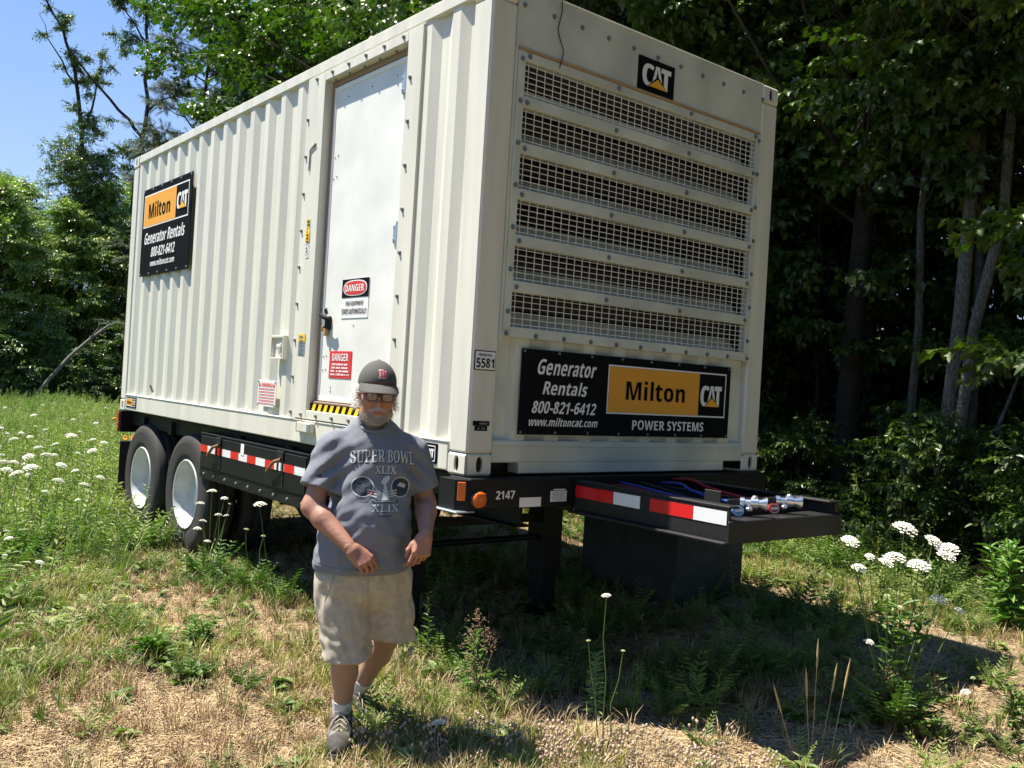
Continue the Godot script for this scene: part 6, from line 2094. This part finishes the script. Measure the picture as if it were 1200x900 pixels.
	hand_field(1.0, [[0.45, 0.6, 0.4], [0.6, 0.75, 0.4], [0.75, 0.8, 0.45], [0.85, 0.8, 0.45]]).mesh_into(body, hx, hy, 0.0037, HL, func(q: Vector3) -> Color: return red * (1.0 + 0.8 * q.z))
	# head
	var hf := Field.new()
	hf.egg(Vector3(0, 0.045, -0.014), Vector3(0.077, 0.096, 0.096), 0.02)
	hf.cone(Vector3(0, -0.01, 0.026), Vector3(0, -0.076, 0.036), 0.067, 0.050, 0.03)
	hf.egg(Vector3(0, -0.098, 0.058), Vector3(0.034, 0.022, 0.028), 0.025)
	for s in [-1.0, 1.0]:
		hf.egg(Vector3(s * 0.041, -0.022, 0.058), Vector3(0.027, 0.026, 0.030), 0.02)
		hf.egg(Vector3(s * 0.047, -0.072, 0.030), Vector3(0.028, 0.030, 0.034), 0.025)
		hf.egg(Vector3(s * 0.082, 0.0, -0.010), Vector3(0.009, 0.033, 0.020), 0.010)
	hf.cone(Vector3(-0.036, 0.030, 0.076), Vector3(0.036, 0.030, 0.076), 0.012, 0.012, 0.018)
	for s in [-1.0, 1.0]: hf.carve(Vector3(s * 0.033, 0.012, 0.100), Vector3(s * 0.034, 0.010, 0.099), 0.015, 0.014, 0.012)
	hf.cone(Vector3(0, 0.020, 0.086), Vector3(0, -0.024, 0.108), 0.0095, 0.0145, 0.012)
	hf.cone(Vector3(-0.012, -0.030, 0.096), Vector3(0.012, -0.030, 0.096), 0.0095, 0.0095, 0.008)
	hf.cone(Vector3(-0.020, -0.055, 0.082), Vector3(0.020, -0.055, 0.082), 0.009, 0.009, 0.012)
	hf.cone(Vector3(-0.017, -0.069, 0.082), Vector3(0.017, -0.069, 0.082), 0.008, 0.008, 0.010)
	hf.carve(Vector3(-0.024, -0.0625, 0.094), Vector3(0.024, -0.0625, 0.094), 0.003, 0.003, 0.003)
	for s in [-1.0, 1.0]: hf.carve(Vector3(s * 0.022, -0.030, 0.094), Vector3(s * 0.038, -0.062, 0.084), 0.004, 0.003, 0.010)
	hf.cone(Vector3(0, -0.05, -0.02), Vector3(0, -0.13, -0.035), 0.060, 0.060, 0.03)
	var hn := FastNoiseLite.new()
	hn.frequency = 60.0
	var face_c := func(q: Vector3) -> Color:
		var c := tone.lerp(red, 0.45 + 0.5 * exp(-pow(q.distance_to(Vector3(0, -0.025, 0.11)) / 0.03, 2.0)))
		for s in [-1.0, 1.0]: c = c.lerp(Color(0.46, 0.165, 0.115), 0.55 * exp(-pow(q.distance_to(Vector3(s * 0.045, -0.02, 0.075)) / 0.025, 2.0)))
		if absf(q.y + 0.063) < 0.011 and absf(q.x) < 0.024 and q.z > 0.078: c = c.lerp(Color(0.32, 0.11, 0.085), 0.7)
		# short beard over chin and jaw, moustache
		var b := smoothstep(-0.076, -0.088, q.y - 0.35 * maxf(absf(q.x) - 0.02, 0.0) - 0.10 * minf(q.z - 0.05, 0.0)) * smoothstep(-0.015, 0.01, q.z)
		b = maxf(b, smoothstep(0.010, 0.006, absf(q.y + 0.049 + 0.25 * absf(q.x))) * smoothstep(0.040, 0.034, absf(q.x)) * smoothstep(0.065, 0.075, q.z))
		return c.lerp(Color(0.52, 0.48, 0.44), b * (0.65 + 0.3 * hn.get_noise_3dv(q)))
	hf.mesh_into(body, Vector3(-0.105, -0.145, -0.125), Vector3(0.105, 0.155, 0.145), 0.0048, head, face_c)
	part("body", body, sk, o)
	# t-shirt ----------------------------------------------------------
	var sf := Field.new()
	sf.egg(Vector3(0.012, 1.18, 0.0), Vector3(0.192, 0.235, 0.136), 0.05)
	sf.cone(Vector3(-0.13, 1.31, 0.005), Vector3(0.14, 1.31, -0.03), 0.066, 0.066, 0.05)
	sf.cone(Vector3(0, 1.325, -0.02), Vector3(0.002, 1.405, -0.018), 0.105, 0.074, 0.06)
	sf.cone(Vector3(-0.05, 1.365, -0.02), Vector3(0.055, 1.365, -0.025), 0.058, 0.058, 0.06)
	sf.egg(Vector3(-0.005, 0.96, 0.03), Vector3(0.203, 0.25, 0.168), 0.06)
	sf.egg(Vector3(-0.012, 0.80, 0.015), Vector3(0.214, 0.20, 0.168), 0.06)
	var cuffR := Vector3(-0.226, 1.125, 0.062)
	var cuffL := Vector3(0.250, 1.130, -0.045)
	sf.cone(sR, cuffR + (cuffR - sR) * 0.2, 0.069, 0.075, 0.045)
	sf.cone(sL, cuffL + (cuffL - sL) * 0.2, 0.069, 0.073, 0.045)
	sf.cuts.append([Vector3(0, 0.772, 0), Vector3(0.03, -1, 0.0), 0.34])
	sf.cuts.append([cuffR, (cuffR - sR).normalized(), 0.13])
	sf.cuts.append([cuffL, (cuffL - sL).normalized(), 0.13])
	sf.carve(cuffR - (cuffR - sR) * 0.25, cuffR + (cuffR - sR) * 0.3, 0.050, 0.066, 0.006)
	sf.carve(cuffL - (cuffL - sL) * 0.25, cuffL + (cuffL - sL) * 0.3, 0.050, 0.064, 0.006)
	sf.carve(Vector3(0.002, 1.392, 0.030), Vector3(0.004, 1.52, -0.015), 0.052, 0.074, 0.008)
	var fn := FastNoiseLite.new()
	fn.frequency = 1.0
	fn.fractal_octaves = 2
	fn.seed = 8
	sf.bump = func(p: Vector3) -> float:
		var low := smoothstep(1.25, 0.85, p.y)
		var v := 0.010 * low * fn.get_noise_3d(p.x * 11.0 + p.y * 5.0, p.y * 3.0, p.z * 9.0)
		v += 0.0065 * fn.get_noise_3d(p.x * 7.0 - p.y * 9.0 + 20.0, p.y * 3.0 + p.x * 6.0, p.z * 6.0)
		var pit := minf(p.distance_to(Vector3(-0.17, 1.20, 0.07)), p.distance_to(Vector3(0.19, 1.20, 0.05)))
		v += 0.010 * exp(-pit * pit / 0.012) * sin(p.y * 75.0 + absf(p.x) * 60.0)
		v += 0.0022 * fn.get_noise_3d(p.x * 26.0 + p.y * 14.0, p.y * 9.0 - p.x * 7.0, p.z * 22.0 + 50.0)
		var tw := (p - Vector3(0.0, 0.93, 0.1))
		v += 0.0022 * smoothstep(0.22, 0.05, absf(tw.y)) * sin((tw.y + 0.55 * absf(tw.x - 0.02)) * 95.0 + 3.0 * fn.get_noise_2d(p.x * 8.0, p.y * 4.0))
		return v
	var smb := MB.new()
	sf.mesh_into(smb, Vector3(-0.40, 0.74, -0.24), Vector3(0.40, 1.48, 0.26), 0.0082, Transform3D())
	var shirt := part("t_shirt", smb, cl, o)
	shirt.set_meta("label", "washed grey t-shirt with a football print")
	var ring := []
	var rr := []
	for k in 33:
		var a := TAU * k / 32
		var q := Vector3(0.003 + 0.070 * cos(a), 1.402, 0.012 + 0.070 * sin(a))
		q.y = 1.418 - 0.030 * sin(a) + 0.004 * absf(cos(a))
		ring.append(q)
		rr.append(0.0085)
	var cm := MB.new()
	cm.tube(ring, rr, 6, false)
	part("collar", cm, cl, shirt)
	var hem := []
	var hemr := []
	var sid := sf.all()
	for k in 97:
		var a := TAU * k / 96
		var dir := Vector3(cos(a), 0, sin(a))
		var q := Vector3(-0.01, 0.800, 0.015) + dir * 0.34
		for j in 40:
			var dd := sf.at(q, sid)
			if dd < 0.0006: break
			q -= dir * maxf(dd * 0.8, 0.0008)
		hem.append(q)
		hemr.append(0.0016)
	var hemb := MB.new()
	hemb.tube(hem, hemr, 4, false)
	part("hem", hemb, cl, shirt)
	# the print follows the cloth
	var yaw := 0.22
	var CH := Transform3D(Basis(Vector3.UP, yaw), Vector3(0.035, 1.16, 0.0))
	var ids := sf.all()
	var drape := func(src: MB, off: float) -> MB:
		var out := MB.new()
		var seen := {}
		var n := CH.basis.z
		var land := func(p: Vector3) -> Vector3:
			var key := p.snapped(Vector3.ONE * 0.0005)
			if seen.has(key): return seen[key]
			var q := p + n * (0.24 - (p - CH.origin).dot(n))
			for i in 18:
				var d := sf.at(q, ids)
				if d < off: break
				q -= n * maxf((d - off) * 0.8, 0.0006)
			seen[key] = q
			return q
		for i in range(0, src.v.size(), 3):
			var a: Vector3 = src.v[i]
			var b: Vector3 = src.v[i + 2]
			var c: Vector3 = src.v[i + 1]
			var stack := [[a, b, c, 0]]
			while stack:
				var t: Array = stack.pop_back()
				var e := [(t[0] as Vector3).distance_to(t[1]), (t[1] as Vector3).distance_to(t[2]), (t[2] as Vector3).distance_to(t[0])]
				var m: float = maxf(e[0], maxf(e[1], e[2]))
				if m > 0.022 and t[3] < 6:
					var j := e.find(m)
					var p: Vector3 = t[j]
					var q: Vector3 = t[(j + 1) % 3]
					var r: Vector3 = t[(j + 2) % 3]
					var h := (p + q) * 0.5
					stack.append([p, h, r, t[3] + 1])
					stack.append([h, q, r, t[3] + 1])
				else:
					out.flat(land.call(t[0]), land.call(t[1]), land.call(t[2]))
		return out
	var dk := MB.new()
	var lt := MB.new()
	var rd := MB.new()
	var shift := func(x: float, y: float) -> Transform3D: return CH.translated_local(Vector3(x, y, 0))
	lettering(dk, "SUPER BOWL", true, shift.call(0.004, -0.005), -0.145, 0.088, 0.140, 0.142, 0.0, true, 0.012)
	lettering(lt, "SUPER BOWL", true, CH, -0.145, 0.088, 0.140, 0.142, 0.0, true, 0.012)
	lettering(dk, "XLIX", true, shift.call(0.003, -0.004), -0.045, 0.050, 0.050, 0.084, 0.0, true)
	lettering(lt, "XLIX", true, CH, -0.045, 0.050, 0.050, 0.084, 0.0, true)
	lettering(dk, "XLIX", true, shift.call(0.002, -0.003), -0.062, -0.108, 0.062, -0.078, 0.0, true)
	lettering(lt, "XLIX", true, CH, -0.062, -0.108, 0.062, -0.078, 0.0, true)
	rect(dk, CH, -0.060, -0.070, 0.060, -0.062)
	rect(lt, CH, -0.050, -0.066, 0.050, -0.063)
	rect(dk, CH, -0.034, -0.128, 0.030, -0.124)
	# trophy: ball on a tall tapering stand
	lt.poly(PackedVector2Array([Vector2(-0.018, -0.060), Vector2(0.018, -0.060), Vector2(0.006, 0.0), Vector2(0.003, 0.012), Vector2(-0.003, 0.012), Vector2(-0.006, 0.0)]), CH)
	dk.poly(PackedVector2Array([Vector2(-0.009, -0.058), Vector2(-0.004, -0.058), Vector2(-0.001, 0.004), Vector2(-0.003, 0.004)]), CH, 0.0)
	var ball := PackedVector2Array()
	for k in 20:
		var a := TAU * k / 20
		ball.append(Vector2(0.002, 0.024) + Vector2(0.024 * cos(a), 0.0125 * sin(a)).rotated(0.75))
	lt.poly(ball, CH)
	# two plain helmets
	for s in [-1.0, 1.0]:
		var hc := Vector2(s * 0.085 - 0.012, -0.006)
		dk.poly(ellipse(hc.x, hc.y, 0.043, 0.040, 24), CH)
		var rim := ellipse(hc.x, hc.y, 0.047, 0.044, 24)
		var rin := ellipse(hc.x, hc.y, 0.043, 0.040, 24)
		for k in 24:
			var j := (k + 1) % 24
			lt.quad(CH * Vector3(rin[k].x, rin[k].y, 0), CH * Vector3(rim[k].x, rim[k].y, 0), CH * Vector3(rim[j].x, rim[j].y, 0), CH * Vector3(rin[j].x, rin[j].y, 0))
		for k in 3:
			lt.poly(PackedVector2Array([hc + Vector2(-s * 0.020, -0.014 - 0.011 * k), hc + Vector2(-s * 0.058, -0.020 - 0.011 * k), hc + Vector2(-s * 0.058, -0.016 - 0.011 * k), hc + Vector2(-s * 0.020, -0.009 - 0.011 * k)]), CH)
		if s < 0: rd.poly(PackedVector2Array([hc + Vector2(0.022, -0.036), hc + Vector2(0.044, -0.034), hc + Vector2(0.048, -0.020), hc + Vector2(0.026, -0.018)]), CH)
		else: lt.poly(PackedVector2Array([hc + Vector2(-0.018, 0.006), hc + Vector2(0.022, -0.006), hc + Vector2(0.026, 0.010), hc + Vector2(-0.002, 0.020)]), CH)
	part("print_shade", drape.call(dk, 0.0016), M.print_dark, shirt)
	part("print_lettering", drape.call(lt, 0.0030), M.print_light, shirt)
	part("print_red_mark", drape.call(rd, 0.0030), M.print_red, shirt)
	# shorts -----------------------------------------------------------
	var pf := Field.new()
	pf.egg(Vector3(-0.002, 0.76, 0.0), Vector3(0.208, 0.18, 0.155), 0.04)
	var hR := Vector3(-0.050, 0.372, 0.052)
	var hL := Vector3(0.150, 0.435, -0.06)
	pf.cone(Vector3(-0.098, 0.70, 0.012), hR, 0.118, 0.106, 0.035)
	pf.cone(Vector3(0.108, 0.70, -0.020), hL, 0.112, 0.100, 0.035)
	pf.cuts.append([hR + Vector3(0, 0.012, 0), Vector3(0.05, -1, 0), 0.17])
	pf.cuts.append([hL + Vector3(0, 0.010, 0), Vector3(-0.06, -1, 0), 0.105])
	pf.cuts.append([Vector3(0, 0.83, 0), Vector3(0, 1, 0), 0.5])
	pf.carve(hR + Vector3(0, 0.06, 0), hR + Vector3(0, -0.12, 0), 0.066, 0.086, 0.006)
	pf.carve(hL + Vector3(0, 0.06, 0), hL + Vector3(0, -0.12, 0), 0.062, 0.080, 0.006)
	pf.bump = func(p: Vector3) -> float:
		var v := 0.015 * fn.get_noise_3d(p.x * 13.0 + 5.0 * p.y, p.y * 4.5 - p.x * 4.0 + 9.0, p.z * 9.0)
		v += 0.009 * fn.get_noise_3d(p.x * 9.0, p.y * 22.0 + p.x * 9.0, p.z * 8.0 + 30.0) * smoothstep(0.62, 0.45, p.y)
		v -= 0.004 * exp(-pow((p.y - 0.385) / 0.012, 2.0)) * smoothstep(0.06, 0.03, p.x)
		return v
	var pmb := MB.new()
	pf.mesh_into(pmb, Vector3(-0.26, 0.32, -0.22), Vector3(0.30, 0.86, 0.22), 0.0095, Transform3D())
	var shorts := part("shorts", pmb, kh, o)
	var seam := func(pts: Array, r: float) -> void:
		var out := []
		var rs := []
		var pid := pf.all()
		for i in pts.size() - 1:
			for k in 8:
				var p: Vector3 = (pts[i] as Vector3).lerp(pts[i + 1], k / 8.0)
				var q := Vector3(p.x, p.y, 0.30)
				for j in 30:
					var d := pf.at(q, pid)
					if d < 0.001: break
					q.z -= maxf(d * 0.7, 0.0008)
				out.append(q)
				rs.append(r)
		var se := MB.new()
		se.tube(out, rs, 5, false)
		part("seam", se, kh, shorts)
	seam.call([Vector3(0.012, 0.80, 0), Vector3(0.024, 0.66, 0), Vector3(0.036, 0.56, 0), Vector3(0.045, 0.50, 0)], 0.0022)
	seam.call([Vector3(-0.125, 0.77, 0), Vector3(-0.148, 0.70, 0), Vector3(-0.165, 0.64, 0)], 0.0022)
	seam.call([Vector3(0.125, 0.77, 0), Vector3(0.155, 0.70, 0), Vector3(0.180, 0.65, 0)], 0.0022)
	# socks and shoes
	for q in [[aR, kR, "sock"], [aL, kL, "sock"]]:
		var a: Vector3 = q[0]
		var up: Vector3 = (q[1] - a).normalized()
		var mb := MB.new()
		mb.tube([a - up * 0.02, a + up * 0.02, a + up * 0.06, a + up * 0.085, a + up * 0.09], [0.043, 0.041, 0.043, 0.0465, 0.043], 18)
		part("sock", mb, M.sock, o)
	make_shoe(o, Vector3(-0.062, -0.004, -0.005), -0.05, 0.0, rng)
	make_shoe(o, Vector3(-0.015, 0.006, -0.262), 1.0, 0.10, rng)
	# cap --------------------------------------------------------------
	var cap := MB.new()
	var rows := 10
	var segs := 36
	var C := Vector3(0, 0.058, -0.008)
	var pt := func(i: int, k: int, grow: float) -> Vector3:
		var ph := PI / 2 * i / rows
		var a := TAU * k / segs
		var seamf := 1.0 - 0.012 * exp(-pow(fmod(a + PI / 6, PI / 3) - PI / 6, 2.0) / 0.004)
		var r := (1.0 + grow) * seamf
		return C + Vector3(0.086 * sin(a) * cos(ph), 0.100 * sin(ph) * (1.0 + 0.03 * cos(a)), 0.108 * cos(a) * cos(ph)) * r + Vector3(0, -0.012 * (1.0 - sin(ph)) * (0.4 - cos(a)), 0)
	for i in rows:
		for k in segs:
			var q := []
			for t in [[i, k], [i, k + 1], [i + 1, k + 1], [i + 1, k]]: q.append(pt.call(t[0], t[1], 0.0))
			var m := []
			for p in q: m.append((head.basis * ((p - C) / Vector3(0.0081, 0.0100, 0.0117))).normalized())
			cap.squad(head * q[0], head * q[1], head * q[2], head * q[3], m[0], m[1], m[2], m[3])
	var capo := part("cap", cap, M.cap_cloth, o)
	var br := MB.new()
	var bn := 22
	var edge := func(k: int, t: float, up: float) -> Vector3:
		var a := lerpf(-1.15, 1.15, float(k) / bn)
		var inner := C + Vector3(0.087 * sin(a), -0.007, 0.109 * cos(a))
		var reach := 0.068 * pow(maxf(cos(a * 1.28), 0.0), 0.55)
		var out := inner + Vector3(0.012 * sin(a), 0, 1.0 * reach)
		var p := inner.lerp(out, t)
		p.y += 0.004 - 0.30 * t * reach - 7.0 * t * t * reach * reach * 0.3 - 2.6 * p.x * p.x * t * 1.1 + up
		return p
	for k in bn:
		for j in 5:
			var t0 := j / 5.0
			var t1 := (j + 1) / 5.0
			for up in [0.002, -0.002]:
				var a: Vector3 = head * edge.call(k, t0, up)
				var b: Vector3 = head * edge.call(k + 1, t0, up)
				var c: Vector3 = head * edge.call(k + 1, t1, up)
				var d: Vector3 = head * edge.call(k, t1, up)
				if up > 0: br.quad(a, d, c, b)
				else: br.quad(a, b, c, d)
		br.quad(head * edge.call(k, 1.0, -0.002), head * edge.call(k + 1, 1.0, -0.002), head * edge.call(k + 1, 1.0, 0.002), head * edge.call(k, 1.0, 0.002))
	part("cap_brim", br, M.cap_cloth, capo)
	var bb := MB.new()
	bb.ball(head * (C + Vector3(0, 0.101, -0.002)), Vector3(0.007, 0.004, 0.007), 10, 5)
	part("cap_button", bb, M.cap_cloth, capo)
	for L2 in [["cap_letter_edge", "cap_white", 0.004, 0.0012], ["cap_letter", "cap_red", 0.0, 0.0030]]:
		var fm := MB.new()
		var lb := MB.new()
		var g: float = L2[2]
		if g > 0.0:
			for q in [[g, 0], [-g, 0], [0, g], [0, -g], [g, g], [-g, g], [g, -g], [-g, -g]]:
				lettering(fm, "B", true, Transform3D(Basis(), Vector3(q[0] * 0.55 + 0.006, q[1] * 0.55, 0.0001 * fm.v.size())), -0.015, 0.086, 0.015, 0.120, 0.0, true)
		else: lettering(fm, "B", true, Transform3D(Basis(), Vector3(0.006, 0, 0)), -0.015, 0.086, 0.015, 0.120, 0.0, true)
		var lift: float = L2[3]
		for i in range(0, fm.v.size(), 3):
			var q := []
			for j in [0, 2, 1]:
				var p: Vector3 = fm.v[i + j]
				var sphi := clampf((p.y - C.y) / 0.103, 0.0, 0.99)
				var cphi := sqrt(1.0 - sphi * sphi)
				var sx := clampf(p.x / (0.086 * cphi), -0.9, 0.9)
				q.append(head * Vector3(p.x, p.y, C.z + 0.108 * cphi * sqrt(1.0 - sx * sx) + lift + 0.0005))
			lb.flat(q[0], q[1], q[2])
		part(L2[0], lb, M[L2[1]], capo)
	# hair, beard, brows -----------------------------------------------
	var hair := MB.new()
	for i in 620:
		var side := 1.0 if i % 2 == 0 else -1.0
		var a := rng.randf_range(0.0, 2.3) if i % 5 else rng.randf_range(2.0, PI)   # 0 at the temple, round to the back
		var y := rng.randf_range(-0.055, 0.045)
		var z := lerpf(0.030, -0.085, clampf(a / 2.0, 0, 1))
		var x := side * 0.080 * sqrt(maxf(1.0 - pow((z + 0.012) / 0.105, 2.0), 0.02))
		var d := Vector3(side * rng.randf_range(0.5, 1.0), rng.randf_range(-0.7, 0.35), rng.randf_range(-0.9, 0.4) if z < 0.0 else rng.randf_range(-0.9, -0.1)).normalized()
		var curl := Vector3(rng.randfn() * 0.45, -0.25 + rng.randfn() * 0.4, rng.randfn() * 0.45)
		strand(hair, head * Vector3(x, y, z), head.basis * d, rng.randf_range(0.025, 0.048), rng.randf_range(0.0009, 0.0016), curl, 5)
	part("hair", hair, M.white_hair, o)
	var beard := MB.new()
	var hid := hf.all()
	for i in 620:
		var a := clampf(rng.randfn() * 0.6, -1.4, 1.4)
		var y := rng.randf_range(-0.116, -0.078) + 0.010 * absf(a)
		if absf(a) < 0.3 and y > -0.084: y = -0.084 - rng.randf() * 0.025
		var q := Vector3(sin(a) * 0.15, y, 0.02 + cos(a) * 0.15)
		var dir := Vector3(sin(a), 0, cos(a))
		for j in 26:
			var dd := hf.at(q, hid)
			if dd < 0.0005: break
			q -= dir * maxf(dd * 0.7, 0.0008)
		strand(beard, head * q, head.basis * (dir * 0.55 + Vector3(rng.randfn() * 0.2, -1.0, 0.15)).normalized(), rng.randf_range(0.007, 0.014), 0.0008, Vector3(0, -0.1, -0.12), 3)
	for i in 130:
		var x := rng.randf_range(-0.032, 0.032)
		var q := Vector3(x, -0.043 - 0.22 * absf(x) + rng.randfn() * 0.002, 0.15)
		for j in 26:
			var dd := hf.at(q, hid)
			if dd < 0.0005: break
			q.z -= maxf(dd * 0.7, 0.0008)
		strand(beard, head * q, head.basis * Vector3(signf(x) * 0.5, -1.0, 0.35).normalized(), rng.randf_range(0.005, 0.009), 0.0008, Vector3(0, -0.05, -0.15), 3)
	part("beard", beard, M.grey_hair, o)
	var brow := MB.new()
	for i in 130:
		var s := 1.0 if i % 2 == 0 else -1.0
		var x := s * rng.randf_range(0.014, 0.052)
		var q := Vector3(x, 0.034 + 0.004 * sin((absf(x) - 0.014) * 80.0) + rng.randfn() * 0.002, 0.15)
		for j in 26:
			var dd := hf.at(q, hid)
			if dd < 0.0005: break
			q.z -= maxf(dd * 0.7, 0.0008)
		strand(brow, head * q, head.basis * Vector3(s * 0.8, 0.25, 0.45).normalized(), 0.010, 0.0008, Vector3(0, -0.1, -0.1), 3)
	part("eyebrows", brow, M.grey_hair, o)
	for s in [-1.0, 1.0]:
		var em := MB.new()
		em.ball(head * Vector3(s * 0.0335, 0.010, 0.0755), Vector3(0.0125, 0.0095, 0.0115), 14, 9)
		var eye := part("eye", em, M.eye_white, o)
		em = MB.new()
		em.ball(head * Vector3(s * 0.0335 + 0.0015, 0.010, 0.0825), Vector3(0.0056, 0.0056, 0.005), 12, 8)
		part("iris", em, M.eye_dark, eye)
		var lid := MB.new()
		lid.tube([head * Vector3(s * 0.0335 - 0.013, 0.012, 0.079), head * Vector3(s * 0.0335 - 0.006, 0.0165, 0.0865), head * Vector3(s * 0.0335 + 0.006, 0.0165, 0.0865), head * Vector3(s * 0.0335 + 0.013, 0.012, 0.079)], [0.003, 0.0042, 0.0042, 0.003], 6)
		part("eyelid", lid, M.lid if M.has("lid") else mat("lid", 0.40, 0.19, 0.13, 0.6), eye)
	# glasses
	var gl := MB.new()
	for s in [-1.0, 1.0]:
		var pts := []
		var rs := []
		for k in 25:
			var a := TAU * k / 24
			pts.append(head * Vector3(s * 0.034 + 0.0245 * signf(cos(a)) * pow(absf(cos(a)), 0.8), 0.004 + 0.019 * signf(sin(a)) * pow(absf(sin(a)), 0.85), 0.112 - 0.006 * absf(s * 0.034 + 0.0245 * cos(a)) / 0.06))
			rs.append(0.0022)
		gl.tube(pts, rs, 6, false, 1.0)
		gl.tube([head * Vector3(s * 0.058, 0.012, 0.105), head * Vector3(s * 0.078, 0.013, 0.088), head * Vector3(s * 0.088, 0.010, 0.02), head * Vector3(s * 0.086, 0.004, -0.02)], [0.0026, 0.003, 0.0028, 0.0022], 6)
	gl.tube([head * Vector3(-0.0105, 0.008, 0.1115), head * Vector3(0, 0.012, 0.115), head * Vector3(0.0105, 0.008, 0.1115)], [0.0022, 0.0022, 0.0022], 6)
	var glo := part("glasses", gl, M.frame_red, o)
	for s in [-1.0, 1.0]:
		var lm := MB.new()
		var lp := ellipse(s * 0.034, 0.004, 0.0240, 0.0185, 22)
		for k in 22:
			var j := (k + 1) % 22
			lm.flat(head * Vector3(s * 0.034, 0.004, 0.1115), head * Vector3(lp[k].x, lp[k].y, 0.1085), head * Vector3(lp[j].x, lp[j].y, 0.1085))
		part("lens", lm, M.lens, glo)
	# ring on the left hand
	var rg := MB.new()
	var rp := []
	var rrs := []
	var rf := HL * Vector3(-0.010, 0.083, 0.002)
	var rdir := (HL.basis * Vector3(-0.05, cos(0.75), -sin(0.75))).normalized()
	var rx := rdir.cross(Vector3(0.3, 0.5, 0.8)).normalized()
	var ry := rdir.cross(rx)
	for k in 17:
		var a := TAU * k / 16
		rp.append(rf + rdir * 0.016 + (rx * cos(a) + ry * sin(a)) * 0.0112)
		rrs.append(0.0016)
	rg.tube(rp, rrs, 5, false)
	part("ring", rg, M.gold, o)
